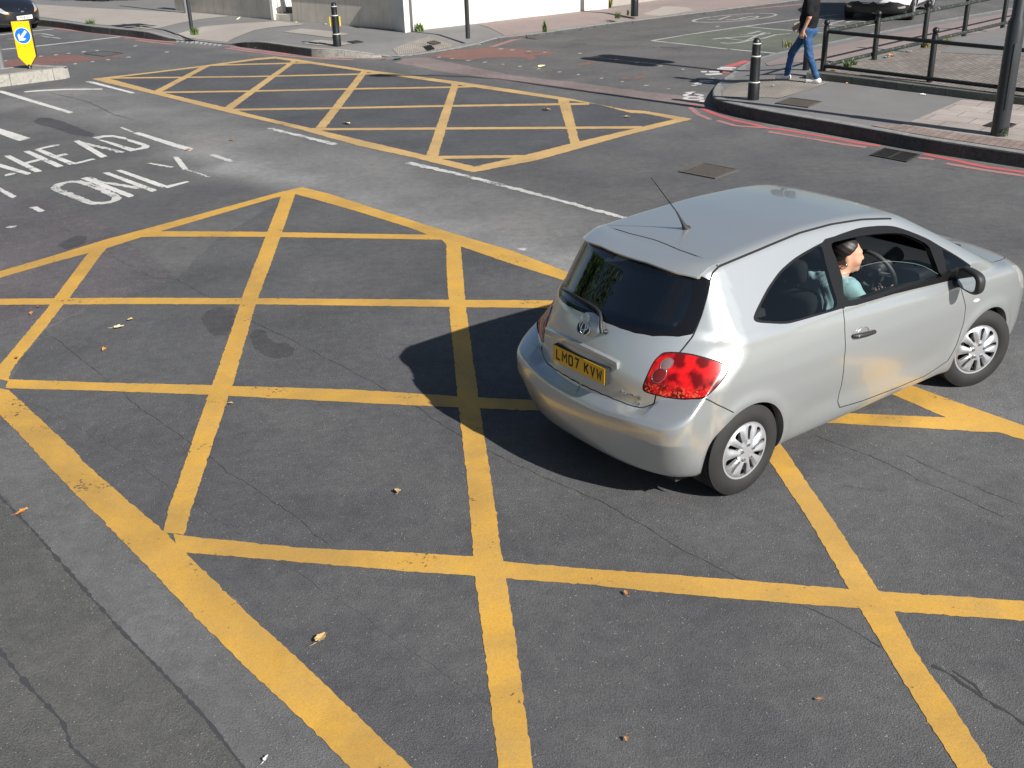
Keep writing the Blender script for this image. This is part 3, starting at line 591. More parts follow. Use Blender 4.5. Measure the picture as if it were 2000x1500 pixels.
# ------------------------------------------------------------------ pavements
def raised(name, edge, back, mat, zp, drops=(), kerb_mat=MS_KERB, kerb_w=0.15, step=0.45, face_mat=None, pale=None):
    """raised footway: edge = photo points of its kerb's top edge, back = ground points closing the outline; drops = photo points where the kerb is lowered"""
    E3 = np.array([g(e[0], e[1], e[2] if len(e) > 2 else zp) for e in edge]); E3 = np.array(catmull(E3, 6)); E3 = resample(E3, 0.12); E_ = E3[:, :2]
    low = E3[E3[:, 2] < zp - .01]
    def zf(P):
        z = np.full(len(P), zp)
        for q in low:
            d = np.hypot(P[:, 0] - q[0], P[:, 1] - q[1]); z = np.minimum(z, q[2] + (zp - q[2]) * np.clip((d - 0.16) / 1.1, 0, 1))
        return z
    outline = np.r_[E_, np.array([b[:2] for b in back])] if len(back) else E_
    lo, hi = outline.min(0), outline.max(0)
    lo2 = np.maximum(lo, [-24, 10]); hi2 = np.minimum(hi, [20, 48])
    gx, gy = np.meshgrid(np.arange(lo2[0], hi2[0], step), np.arange(lo2[1], hi2[1], step)); Q = np.stack([gx.ravel(), gy.ravel()], 1)
    Q = Q[inside(Q, outline)]; Q = Q[seg_dist(Q, np.r_[outline, outline[:1]]) > 0.1]
    pts = np.r_[outline, Q]; n = len(outline)
    r = geometry.delaunay_2d_cdt([Vector(p) for p in pts], [], [list(range(n))], 1, 1e-6)
    V = np.array([(p.x, p.y) for p in r[0]]); Z = zf(V)
    F = []
    for f in r[2]:
        a, b, c = V[list(f)[:3]]
        F.append(tuple(f) if (b[0] - a[0]) * (c[1] - a[1]) - (b[1] - a[1]) * (c[0] - a[0]) > 0 else tuple(reversed(f)))
    o = structure(mesh_obj(name, np.c_[V, Z], F, mat))
    # kerb stones
    mb = MB(); d = np.r_[0, np.cumsum(np.linalg.norm(np.diff(E_, axis=0), axis=1))]; L = d[-1]
    area = 0.5 * np.sum(outline[:, 0] * np.roll(outline[:, 1], -1) - outline[:, 1] * np.roll(outline[:, 0], -1)); sg = 1 if area > 0 else -1
    s = 0
    while s < L - 0.1:
        e = min(s + 0.915, L); ss = np.linspace(s + 0.004, e - 0.004, 5)
        P = np.stack([np.interp(ss, d, E_[:, 0]), np.interp(ss, d, E_[:, 1])], 1); T = np.gradient(P, axis=0); N = np.stack([-T[:, 1], T[:, 0]], 1) * sg; N /= np.linalg.norm(N, axis=1)[:, None]
        zt = zf(P) + 0.004 + NPR.rand() * 0.004; b = 0.018; V = []
        for i in range(5):
            p, q, m = P[i], N[i], zt[i]
            V += [(*(p - q * 0.012), -0.02), (*(p - q * 0.002), m - b), (*(p + q * b), m), (*(p + q * kerb_w), m), (*(p + q * kerb_w), m - 0.1)]
        F = []
        for i in range(4):
            for k in range(4):
                F.append((i * 5 + k, (i + 1) * 5 + k, (i + 1) * 5 + k + 1, i * 5 + k + 1))
        F.append((0, 1, 2, 3, 4)); F.append((24, 23, 22, 21, 20)); mb.add(V, F)
        isp = pale is not None and seg_dist(P[2:3], pale)[0] < 0.5
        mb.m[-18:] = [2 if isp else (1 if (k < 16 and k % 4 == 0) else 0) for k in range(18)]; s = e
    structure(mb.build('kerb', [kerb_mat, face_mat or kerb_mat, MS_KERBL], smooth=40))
    TT = np.gradient(E_, axis=0); NN = np.stack([-TT[:, 1], TT[:, 0]], 1) * sg; NN /= np.linalg.norm(NN, axis=1)[:, None]
    zf.kerb = (E_, E_ + NN * kerb_w, outline); return o, zf
ZP = 0.19
right_edge = [(2300, 345), (2150, 322), (2000, 300), (1900, 285), (1807, 271), (1700, 252), (1610, 236), (1557, 227), (1500, 217), (1455, 208), (1420, 199), (1402, 192), (1393, 185, .15), (1395, 171, .05), (1410, 155.5, .03), (1430, 142, .03), (1450, 127.5, .04), (1473, 115.5, .08), (1515, 103.5, .10), (1560, 94.5, .10), (1640, 78, .10), (1725, 60.5, .10), (1810, 44.5, .10), (1900, 28.5, .10), (2000, 11.5, .10), (2200, -21, .10)]
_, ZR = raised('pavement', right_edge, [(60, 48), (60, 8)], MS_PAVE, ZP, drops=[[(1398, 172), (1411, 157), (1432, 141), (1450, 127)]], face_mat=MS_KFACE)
KR = ZR.kerb
left_edge = [(-400, -10), (-100, 20), (0, 30.5), (60, 36.5), (100, 40.5), (136, 45), (177, 51), (253, 58.5), (282, 62), (336, 67), (356, 72, .10), (374, 77.5, .03), (424, 83.5, .03), (446, 84.5, .04), (458, 81, .10), (472, 77.4), (512, 82), (584, 92), (624, 96.3), (668, 97), (724, 97), (750, 103, .10), (778, 109, .02), (843, 101.5, .02), (900, 92, .02), (929, 86, .03), (948, 79, .06), (971, 73.5, .09), (1023, 68, .09), (1086, 60, .09), (1140, 52.5, .09), (1206, 43.5, .09), (1260, 37.5, .09), (1314, 30.5, .09), (1440, 15, .09), (1560, -.5, .09), (1700, -19.5, .09)]
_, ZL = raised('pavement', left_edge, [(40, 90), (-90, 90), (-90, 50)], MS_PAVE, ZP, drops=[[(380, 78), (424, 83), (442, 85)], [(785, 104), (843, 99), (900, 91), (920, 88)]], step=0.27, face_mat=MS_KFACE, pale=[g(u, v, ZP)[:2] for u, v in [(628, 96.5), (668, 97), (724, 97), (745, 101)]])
KL = ZL.kerb
_, ZI = raised('traffic_island', [(-260, 178), (-150, 165), (-60, 154), (0, 147), (67, 139), (116, 133), (130, 131), (133, 130), (128, 129), (85, 128), (61, 126.5), (0, 134), (-60, 141), (-150, 151), (-260, 163)], [], MS_PAVE, 0.24, kerb_mat=MS_KERBL, kerb_w=0.12, step=0.3)
def lay(polys, mat, zf, off, kerb=None):
    """thin surfacing that follows a footway and stops at the back of its kerb stones"""
    V = []; F = []
    for poly in polys:
        P = resample(np.array([p[:2] for p in poly] + [poly[0][:2]]), 0.25)[:-1]; lo, hi = P.min(0), P.max(0)
        gx, gy = np.meshgrid(np.arange(lo[0], hi[0], .2), np.arange(lo[1], hi[1], .2)); Q = np.stack([gx.ravel(), gy.ravel()], 1); Q = Q[inside(Q, P)]
        if len(Q): Q = Q[seg_dist(Q, np.r_[P, P[:1]]) > .08]
        n = len(P); pts = np.r_[P, Q]; ed = [(k, (k + 1) % n) for k in range(n)]
        if kerb is not None:
            line, inner, outl = kerb; b0 = len(pts); pts = np.r_[pts, inner]; ed += [(b0 + k, b0 + k + 1) for k in range(len(inner) - 1)]
        r = geometry.delaunay_2d_cdt([Vector(p) for p in pts], ed, [], 0, 1e-6); W_ = np.array([(p.x, p.y) for p in r[0]]); T_ = [f for f in r[2]]
        c_ = np.array([W_[list(f)].mean(0) for f in T_]); ok = inside(c_, P)
        if kerb is not None: ok &= inside(c_, outl) & (seg_dist(c_, line) > .149)
        b = len(V); V += [(x, y, z + off + .004) for (x, y), z in zip(W_, zf(W_))]
        for f, o_ in zip(T_, ok):
            if not o_: continue
            a, c, d = W_[list(f)[:3]]; f = tuple(f) if (c[0] - a[0]) * (d[1] - a[1]) - (c[1] - a[1]) * (d[0] - a[0]) > 0 else tuple(reversed(f)); F.append(tuple(i + b for i in f))
    o = mesh_obj('pavement_surface', V, F, mat); bm = bmesh.new(); bm.from_mesh(o.data); bmesh.ops.delete(bm, geom=[v for v in bm.verts if not v.link_faces], context='VERTS'); bm.to_mesh(o.data); bm.free()
    return structure(o)
lay([G([(1410, 186.5), (1411.5, 170), (1419, 160), (1444, 146), (1500, 147), (1560, 152), (1600, 159), (1625, 160), (1525, 192.5), (1480, 188)], ZP)], MS_TACT, ZR, 0.004, KR)
lay([G([(1880, 195), (1770, 242), (1745, 248), (1850, 263), (2010, 288), (2300, 330), (2300, 240), (2010, 205)], ZP)], MS_SLAB, ZR, 0.004, KR)
lay([G([(1700, 246), (1760, 244), (1850, 259), (1930, 268), (2300, 320), (2300, 341), (2000, 296), (1807, 267)], ZP)], MS_SETT, ZR, 0.008, KR)
lay([G([(1495, 113), (1560, 100), (1640, 83), (1725, 65.5), (1810, 49), (2000, 17), (2000, 50), (1870, 72), (1720, 105), (1640, 121), (1570, 122), (1500, 120)], ZP)], MS_PAVER, ZR, 0.004, KR)
lay([G([(985, 70), (1023, 65), (1086, 57), (1206, 41), (1314, 28), (1440, 12.5), (1600, -10), (1500, -25), (1280, 0), (1190, 17), (1050, 31), (930, 47), (1000, 66)], ZP)], MS_PAVER, ZL, 0.004, KL)
lay([G([(-300, -20), (0, 25), (100, 36), (177, 47), (300, 58), (340, 48), (390, 38), (450, 32), (400, 27), (343, 24), (180, 16), (60, 8), (-300, -60)], ZP)], MS_PAVEL, ZL, 0.004, KL)
lay([G([(340, 62), (400, 52), (470, 46), (545, 42), (600, 48), (530, 54), (450, 68), (420, 78), (385, 75)], ZP), G([(553, 63), (590, 56), (650, 62), (685, 67), (645, 74), (600, 68)], ZP), G([(590, 85), (622, 78), (655, 81), (690, 85), (660, 91), (620, 89)], ZP)], MS_PAVEL, ZL, 0.006, KL)
lay([G([(765, 88), (838, 71), (880, 76), (902, 84), (850, 94), (800, 102)], ZP)], MS_TACT, ZL, 0.006, KL)
lay([G([(1255, 24), (1300, 12), (1345, 12), (1355, 15), (1290, 25)], ZP)], MS_PAVEL, ZL, 0.006, KL)

# ------------------------------------------------------------------ raised bed with guard rail
bed_back = [g(u, v, ZP + 0.12)[:2] for u, v in [(2300, 10), (2000, 45), (1890, 70), (1810, 90), (1710, 113), (1612, 133), (1590, 137)]]
bed_edge = [(1575, 142), (1590, 142.5), (1608, 144.5), (1650, 149), (1707, 156), (1765, 163.5), (1825, 170.5), (1955, 186), (2060, 198), (2300, 226)]
ZB = ZP + 0.12
_e = [g(u, v, ZB)[:2] for u, v in bed_edge]
_o, _z = raised('planting_bed', bed_edge, bed_back, MS_BED, ZB, kerb_mat=MS_KERBD, kerb_w=0.16)

lay([G([(1838, 103), (1868, 74), (1990, 48), (2300, -20), (2300, 160), (2000, 110)], ZB)], MS_PAVE, lambda P: np.full(len(P), ZB), .002)
def rail_post(u, v, h=0.86, label='', tilt=0.0):
    p = g(u, v, ZB); r = empty('railing_post', p)
    tag(r, label, 'post', 'black posts of the guard rail round the setts')
    mb = MB(); mb.lathe([(0.052, -0.02), (0.052, h - 0.10), (0.050, h - 0.095), (0.050, h - 0.06), (0.030, h - 0.05)], 20); mb.build('shaft', MS_BLACKR, r, 40)
    mb = MB(); mb.sphere((0, 0, h), 0.056, 20, 12); mb.lathe([(0.035, h - 0.075), (0.028, h - 0.05)], 16); mb.build('ball_cap', MS_BLACKR, r, 60)
    return p
posts = [(1607, 138, 'black guard rail post behind the pedestrian, at the corner of the setts'), (1707, 116.5, 'black guard rail post on the road side, first beyond the corner post'), (1803, 92, 'black guard rail post on the road side below the white car'),
         (1882, 71, 'black guard rail post on the road side just right of the white car'), (1958, 53, 'farthest black guard rail post, half hidden near the lamp column'), (1815, 160.5, 'black guard rail post on the pavement side, midway along the mossy kerb'), (2080, 196, 'black guard rail post beyond the lamp column')]
PP = [Vector(rail_post(u, v, label=l)) for u, v, l in posts]
far_end = PP[4] + (PP[4] - PP[3]) * 3
def rail(a, b, z, label, r=0.038, mat=MS_RAIL, sag=0.0):
    d = (b - a).normalized(); mb = MB()
    A = a + Vector((0, 0, z)); B = b + Vector((0, 0, z)); N = 14
    mb.tube([A + (B - A) * k / N + Vector((0, 0, -sag * sin(pi * k / N))) for k in range(N + 1)], r, 12)
    o = mb.build('guard_rail', mat, None, 50); tag(o, label, 'rail', 'rails of the guard railing'); return o
rail(PP[0], far_end, 0.70, 'worn upper rail of the railing along the side road'); rail(PP[0], far_end, 0.09, 'worn lower rail of the railing along the side road')
rail(PP[0], PP[6] + (PP[6] - PP[5]) * 0.6, 0.70, 'black upper rail of the railing along the pavement', 0.034, MS_BLACKR); rail(PP[0], PP[6] + (PP[6] - PP[5]) * 0.6, 0.09, 'black lower rail of the railing just above the mossy kerb', 0.034, MS_BLACKR)

# ------------------------------------------------------------------ bollards
def bollard(u, v, z, label, h=1.0, dome=True, yellow=False):
    r = empty('bollard', g(u, v, z)); tag(r, label, 'bollard', 'black street bollards')
    mb = MB(); mb.lathe([(0.098, -0.02), (0.098, 0.26), (0.092, 0.275), (0.085, 0.30), (0.083, 0.66), (0.079, 0.70), (0.072, 0.72), (0.070, 0.90 * h)] + ([(0.070, 0.92), (0.062, 0.955), (0.045, 0.985), (0.02, 1.0), (0.001, 1.003)] if dome else [(0.072, 0.93), (0.060, 0.95), (0.058, 0.985), (0.03, 1.0), (0.001, 1.0)]), 28); mb.build('shaft', MS_BLACK, r, 40)
    for z0 in (0.275, 0.70, 0.905):
        q = MB(); rr = {0.275: 0.0935, 0.70: 0.0815, 0.905: 0.0725}[z0]
        q.lathe([(rr, z0), (rr + 0.002, z0 + 0.003), (rr + 0.002, z0 + 0.014), (rr - 0.002, z0 + 0.017)], 28); q.build('reflective_band', MS_BAND, r, 40)
    if yellow:
        for s in (-1, 1):
            q = MB(); q.box(s * 0.115 - 0.012, s * 0.115 + 0.012, -0.05, 0.05, 0.46, 0.68, bev=0.006); q.build('button_box', MS_YELP, r)
    return r
bollard(1471, 193, ZP, 'black bollard with a domed top and cream bands beside the tactile paving')
bollard(659, 90, ZP, 'black bollard with yellow side plates on the far pavement corner', dome=False, yellow=True)

# ------------------------------------------------------------------ poles
def pole(name, u, v, z, prof, label, cat, mat=MS_POST, n=20):
    r = empty(name, g(u, v, z)); tag(r, label, cat)
    mb = MB(); mb.lathe(prof, n); mb.build('shaft', mat, r, 40); return r
# near lamp column with door and curved arm
lc = pole('lamp_column', 1951, 265, ZP, [(0.118, -0.02), (0.117, 0.9), (0.115, 1.55), (0.085, 1.62), (0.075, 4.0), (0.062, 6.6)], 'grey lamp column standing at the right edge of the near pavement', 'lamp post')
mb = MB(); _a = radians(-80)
for k in range(6): pass
mb.box(-0.008, 0.010, -0.058, 0.058, 0.38, 1.28, bev=0.006)
mb.v = [(0.0, 0.0, 0.0)] * 0 + [tuple(Matrix.Rotation(_a, 4, 'Z') @ Vector((x + 0.1155 - (1 - cos(y / 0.117)) * 0.117, y, z_))) for x, y, z_ in mb.v]
mb.build('access_door', MS_POST, lc, 40)
mb = MB(); _d = Vector((-0.77, 0.1, 0)).normalized()
mb.tube([Vector((0, 0, 6.5)), Vector((0, 0, 6.9)), _d * 0.25 + Vector((0, 0, 7.25)), _d * 0.8 + Vector((0, 0, 7.5)), _d * 1.5 + Vector((0, 0, 7.58))], 0.045, 12); mb.build('arm', MS_POST, lc, 50)
mb = MB(); mb.sphere((0, 0, 0), 1, 18, 10, sc=(0.38, 0.16, 0.075)); mb.v = [tuple(Matrix.Translation(_d * 1.75 + Vector((0, 0, 7.58))) @ Matrix.Rotation(atan2(_d.y, _d.x), 4, 'Z') @ Vector(p)) for p in mb.v]; mb.build('lantern', MS_POSTG, lc, 60)
# far lamp column with swollen base
lf = pole('lamp_column', 1239, 30, ZP, [(0.105, -0.02), (0.105, 0.40), (0.098, 0.43), (0.09, 0.44), (0.080, 0.46), (0.072, 3.0), (0.055, 6.0)], 'black lamp column with a stepped base on the far pavement', 'lamp post', MS_BLACK)
mb = MB(); mb.sphere((0, 0, 6.1), 0.22, 16, 10, sc=(1.6, 0.8, 0.5)); mb.build('lantern', MS_POSTG, lf, 60)
# sign pole on the far pavement
sp = pole('sign_pole', 376, 66, ZP, [(0.05, -0.02), (0.05, 2.75), (0.03, 2.78)], 'dark leaning sign pole in a grass tuft on the far left pavement', 'sign post')
mb = MB(); mb.box(-0.42, 0.42, -0.07, -0.055, 2.25, 2.72, bev=0.004); mb.box(-0.42, 0.42, -0.07, -0.055, 1.95, 2.15, bev=0.004)
mb.v = [tuple(Matrix.Rotation(radians(20), 4, 'Z') @ Vector(p)) for p in mb.v]; mb.build('sign_plate', MS_POSTG, sp)
pole('post', 364, 26, ZP, [(0.058, -0.02), (0.058, 3.1), (0.03, 3.13)], 'grey post against the end of the grey wall', 'post', MS_POSTG)
pole('post', 914, 73.5, ZP, [(0.056, -0.02), (0.056, 3.4), (0.03, 3.43)], 'dark post standing alone before the white wall corner', 'post')
pole('post', 1044, 30, ZP, [(0.056, -0.02), (0.056, 2.7), (0.03, 2.73)], 'left one of two dark posts against the white wall', 'post')
pole('post', 1091, 25, ZP, [(0.056, -0.02), (0.056, 2.7), (0.03, 2.73)], 'right one of two dark posts against the white wall', 'post')
pole('post', 3, 133, 0.24, [(0.075, -0.02), (0.075, 3.2), (0.03, 3.23)], 'grey post on the traffic island at the left edge', 'post', MS_POSTG)
# traffic signal post behind the pedestrian
tsp = pole('traffic_signal', 1574, 136.5, ZP, [(0.066, -0.02), (0.066, 3.55), (0.03, 3.6)], 'dark traffic signal post hidden behind the pedestrian', 'traffic light', MS_BLACK)
for k, (dx, dy, rot) in enumerate([(0.22, 0.14, 40), (-0.2, -0.2, 220)]):
    mb = MB(); mb.box(-0.13, 0.13, -0.09, 0.09, 2.45, 3.4, bev=0.02)
    mb.prism([(-.2, -.012), (.2, -.012), (.2, .012), (-.2, .012)], 2.4, 3.45); [mb.lathe([(.2, -.012), (.2, .012)], 24, mat=Matrix.Translation((0, 0, zz)) @ Matrix.Rotation(pi / 2, 4, 'X')) for zz in (2.4, 3.45)]
    for z_ in (2.62, 2.92, 3.22):
        V = []; F = []
        for i in range(13):
            a = pi * i / 12
            for yy in (0.09, 0.29): V.append((0.115 * cos(a), yy, z_ + 0.115 * sin(a)))
        for i in range(12): F.append((2 * i, 2 * i + 1, 2 * i + 3, 2 * i + 2))
        mb.add(V, F)
    mb.v = [tuple(Matrix.Translation((dx, dy, 0)) @ Matrix.Rotation(radians(rot), 4, 'Z') @ Vector(p)) for p in mb.v]
    mb.build('signal_head', MS_BLACK, tsp)

# ------------------------------------------------------------------ keep left sign on the island
def keep_left():
    p = g(58, 134, 0.24); r = empty('keep_left_sign', p, radians(8)); tag(r, 'yellow keep left marker with a white arrow in a blue disc', 'road sign')
    w, h = 0.185, 1.0; zb = 0.06
    out = [(-w, h), (-w, zb + 0.20), (0.0 - 0.03, zb), (0.03, zb), (w, zb + 0.20), (w, h)]
    def plate(o, y0, y1, m):
        q = MB(); V = [(x, y0, z) for x, z in o] + [(x, y1, z) for x, z in o]; n = len(o)
        q.add(V, [tuple(range(n)), tuple(range(2 * n - 1, n - 1, -1))] + [(i, n + i, n + (i + 1) % n, (i + 1) % n) for i in range(n)]); return q
    plate([(x * 1.05, z + (0.01 if z > 0.9 else -0.0)) for x, z in out], -0.005, 0.10, 0).build('back_shell', MS_POST, r)
    plate(out, -0.0085, -0.005, 0).build('front_panel', MS_SIGNY, r)
    def disc(rad, y, m, nm, cz=0.70):
        q = MB(); n = 40; q.add([(rad * cos(2 * pi * k / n), y, cz + rad * sin(2 * pi * k / n)) for k in range(n)], [tuple(range(n))]); return q.build(nm, m, r)
    disc(0.172, -0.011, MS_SIGNW, 'disc_rim'); disc(0.160, -0.013, MS_SIGNB, 'blue_disc')
    A = [(0.028, 0.125), (0.028, -0.045), (0.085, -0.005), (0.085, -0.06), (0.0, -0.135), (-0.085, -0.06), (-0.085, -0.005), (-0.028, -0.045), (-0.028, 0.125)]
    c, s = cos(radians(-42)), sin(radians(-42)); q = MB()
    q.add([(x * c - z * s, -0.0155, 0.70 + x * s + z * c) for x, z in A], [tuple(range(len(A)))]); q.build('arrow', MS_SIGNW, r)
    q = MB(); q.lathe([(0.05, -0.01), (0.045, 0.03), (0.03, 0.05), (0.03, 0.09)], 16); q.build('base_mount', MS_BLACK, r, 40)
    for z_ in (0.955, 0.47):
        q = MB(); q.sphere((0, -0.010, z_), 0.008, 8, 6); q.build('bolt', MS_POST, r)
keep_left()

# ------------------------------------------------------------------ garden walls
def wall(name, a, b, h, th, mat, label, cope=None, cope_h=0.05, inward=1, group=None):
    a = Vector(a[:2]); b = Vector(b[:2]); d = (b - a); L = d.length; ang = atan2(d.y, d.x)
    r = empty(name, (a.x, a.y, 0), ang); tag(r, label, 'wall', group)
    y0, y1 = (0, th) if inward > 0 else (-th, 0)
    mb = MB(); n = max(1, int(L / 0.5))
    mb.box(0, L, y0, y1, 0.0, h); mb.build('wall_face', mat, r)
    if cope:
        mb = MB(); mb.box(-0.02, L + 0.02, y0 - 0.035, y1 + 0.035, h + 0.001, h + cope_h, bev=0.008); mb.build('coping', cope, r)
    return r, L
HW = ZP + 0.80
MS_COPE = mat_concrete('brick_coping', (0.26, 0.17, 0.12), 0.3, 6, 50)
gw1, L1 = wall('garden_wall', g(343, 20, ZP), g(538, 39, ZP), HW, 0.22, MS_GREYWALL, 'streaked grey rendered garden wall left of the gate steps', MS_COPE)
gw2, L2 = wall('garden_wall', g(573, 41.5, ZP), g(766, 57.5, ZP), HW, 0.22, MS_GREYWALL, 'streaked grey rendered garden wall between the gate steps and the white pillar', MS_COPE)
gw3, L3 = wall('garden_wall', g(826, 58, ZP), g(1188, 16.5, ZP), HW, 0.22, MS_WHITEWALL, 'long white rendered garden wall along the side road', MS_COPE)
gw4, L4 = wall('garden_wall', g(1196, 13, ZP), g(1420, -18, ZP), ZP + 0.95, 0.22, MS_PAVEL, 'buff garden wall beyond the end of the white wall')
# white corner pillar
pa = g(766, 57.5, ZP); pb = g(791.5, 64, ZP); pc = g(827, 58.2, ZP); pd = pa + pc - pb
mb = MB(); mb.prism([(pa[0], pa[1]), (pb[0], pb[1]), (pc[0], pc[1]), (pd[0], pd[1])], 0, 1.55); mb.v = [(x - pb[0], y - pb[1], z) for x, y, z in mb.v]
pr = empty('gate_pillar', (pb[0], pb[1], 0)); tag(pr, 'tall white rendered pillar at the corner of the garden walls', 'pillar'); mb.build('shaft', MS_WHITEWALL, pr)
cx, cy = (pa[0] + pc[0]) / 2 - pb[0], (pa[1] + pc[1]) / 2 - pb[1]
mb = MB(); q4 = [((p[0] - pb[0] - cx) * 1.12 + cx, (p[1] - pb[1] - cy) * 1.12 + cy) for p in (pa, pb, pc, pd)]; mb.prism(q4, 1.551, 1.63); mb.build('cap', MS_WHITEWALL, pr)
# fences above the walls
MS_BOARD = simple('fence_boards', (0.20, 0.12, 0.07), 0.8, var=0.4, vscale=5)
MS_FENCE = simple('fence_dark', (0.05, 0.055, 0.055), 0.7, var=0.3)
def fence(wallobj, L, label, mat, h=1.0, pitch=0.16):
    r = empty('fence', wallobj.location, wallobj.rotation_euler.z); tag(r, label, 'fence')
    mb = MB(); n = int(L / pitch)
    for k in range(n): mb.box(0.03 + k * pitch, 0.03 + k * pitch + pitch - 0.015, 0.09, 0.112, HW + 0.06, HW + 0.06 + h)
    mb.build('boards', mat, r)
    mb = MB(); mb.box(0, L, 0.113, 0.15, HW + 0.2, HW + 0.28); mb.box(0, L, 0.113, 0.15, HW + 0.8, HW + 0.88); mb.build('rail', mat, r)
    return r
fence(gw2, L2, 'dark boarded fence on the grey wall left of the white pillar', MS_FENCE); fence(gw3, L3, 'brown boarded fence on top of the white wall', MS_BOARD)
# gate opening with steps
sa = Vector(g(538, 39, ZP)); sb = Vector(g(573, 41.5, ZP)); ang = atan2(sb.y - sa.y, sb.x - sa.x); Ls = (sb - sa).length
st = empty('steps', (sa.x, sa.y, 0), ang); tag(st, 'grey stone steps rising through the gap in the grey wall', 'steps')
for k in range(4):
    mb = MB(); mb.box(0.002, Ls - 0.002, 0.02 + k * 0.30, 0.34 + k * 0.30 if k < 3 else 3.0, ZP - 0.05, ZP + 0.17 * (k + 1), bev=0.006); mb.build('tread', MS_GREYWALL if k == 0 else MS_KERBD, st)
gp = empty('gate_post', (sa.x, sa.y, 0), ang); tag(gp, 'slim white gate post beside the stone steps', 'gate post')
mb = MB(); mb.box(-0.13, 0.0, -0.05, 0.10, ZP, 2.2, bev=0.005); mb.build('post_shaft', MS_WHITEWALL, gp)
mb = MB(); mb.box(-0.15, 0.02, -0.07, 0.12, 2.2, 2.26, bev=0.005); mb.build('post_cap', MS_WHITEWALL, gp)
gt = empty('gate', (sa.x, sa.y, 0), ang + radians(72)); tag(gt, 'white boarded gate standing open beside the steps', 'gate')
mb = MB()
for k in range(5): mb.box(0.12 + k * 0.17, 0.12 + k * 0.17 + 0.16, -0.02, 0.012, ZP + 0.2, ZP + 1.7)
mb.build('boards', MS_WHITEWALL, gt)
mb = MB(); mb.box(0.12, 0.96, 0.013, 0.05, ZP + 0.4, ZP + 0.5); mb.box(0.12, 0.96, 0.013, 0.05, ZP + 1.4, ZP + 1.5); mb.build('ledge', MS_WHITEWALL, gt)

# ------------------------------------------------------------------ covers and gratings
def cover(name, corners, z, mat, label, cat, kind, frame=MS_IRON, group=None):
    P = [Vector(g(u, v, z)) for u, v in corners]; c = sum(P, Vector()) / 4
    ex = ((P[1] - P[0]) + (P[2] - P[3])) / 2; ey = ((P[3] - P[0]) + (P[2] - P[1])) / 2
    r = empty(name, c); tag(r, label, cat, group)
    def pt(a, b, zz): return tuple(ex * (a - .5) + ey * (b - .5) + Vector((0, 0, zz)))
    def quad(q, a0, a1, b0, b1, z0, z1):
        V = [pt(a, b, zz) for zz in (z0, z1) for b in (b0, b1) for a in (a0, a1)]
        q.add(V, [(0, 2, 3, 1), (4, 5, 7, 6), (0, 1, 5, 4), (1, 3, 7, 5), (3, 2, 6, 7), (2, 0, 4, 6)])
    f = 0.05; q = MB()
    for a0, a1, b0, b1 in ((0, 1, 0, f), (0, 1, 1 - f, 1), (0, f, f, 1 - f), (1 - f, 1, f, 1 - f)): quad(q, a0, a1, b0, b1, -0.01, 0.014)
    q.build('frame', frame, r)
    q = MB(); quad(q, f + .002, 1 - f - .002, f + .002, 1 - f - .002, -0.012, 0.0075)
    q.build('plate' if kind == 'plate' else 'sump', mat if kind == 'plate' else MS_HOLE, r)
    if kind == 'plate':
        q = MB(); n = 12
        for i in range(n):
            for j in range(n):
                a = f + .02 + (1 - 2 * f - .04) * i / n; b = f + .02 + (1 - 2 * f - .04) * j / n; w = (1 - 2 * f) / n * 0.62
                quad(q, a, a + w, b, b + w, 0.0076, 0.0125)
        q.build('tread_studs', mat, r)
    else:
        q = MB(); n = 9
        quad(q, f, 1 - f, 0.46, 0.54, 0.0078, 0.013)
        for i in range(n + 1):
            a = f + (1 - 2 * f - 0.035) * i / n
            for b0, b1, s in ((f, 0.46, 0.05), (0.54, 1 - f, 0.05)):
                V = [pt(a, b0, .0078), pt(a + .045, b0, .0078), pt(a + .045 + s, b1, .0078), pt(a + s, b1, .0078), pt(a, b0, .013), pt(a + .045, b0, .013), pt(a + .045 + s, b1, .013), pt(a + s, b1, .013)]
                q.add(V, [(0, 3, 2, 1), (4, 5, 6, 7), (0, 1, 5, 4), (1, 2, 6, 5), (2, 3, 7, 6), (3, 0, 4, 7)])
        q.build('bars', MS_IRON, r)
cover('manhole_cover', [(1325, 336), (1373, 319), (1443, 332), (1397, 350)], 0.003, MS_RUST, 'brown studded manhole cover in the road beyond the silver car', 'manhole cover', 'plate', MS_RUST)
cover('drain_grate', [(1702, 304), (1724, 290), (1800, 303), (1767, 317)], 0.003, MS_IRON, 'slotted iron gully grate by the red lines at the kerb', 'drain grate', 'grate')
cover('manhole_cover', [(1515, 202), (1541, 191.5), (1607, 199), (1577, 211)], ZP + 0.004, MS_RUST, 'brown studded cover in the near pavement behind the bollard', 'manhole cover', 'plate', MS_RUST)
cover('manhole_cover', [(1920, 246), (1942, 237), (1985, 243), (1965, 253)], ZP + 0.010, MS_IRON, 'small dark cover in the paving slabs by the lamp column', 'manhole cover', 'plate')
cover('manhole_cover', [(163, 106), (203, 100), (241, 105), (203, 111)], -0.004, simple('worn_cover', (.11, .11, .11), .8, .1), 'dull grey cover in the road by the red cycle strip', 'manhole cover', 'plate')
cover('manhole_cover', [(834, 83), (848, 80), (861, 84), (846, 87.5)], ZP + 0.004, MS_RUST, 'small brown cover in the far tactile paving', 'manhole cover', 'plate')
cover('manhole_cover', [(678, 82), (697, 79.5), (710, 82.5), (692, 85)], ZP + 0.006, MS_IRON, 'small dark cover right of the far bollard', 'manhole cover', 'plate')
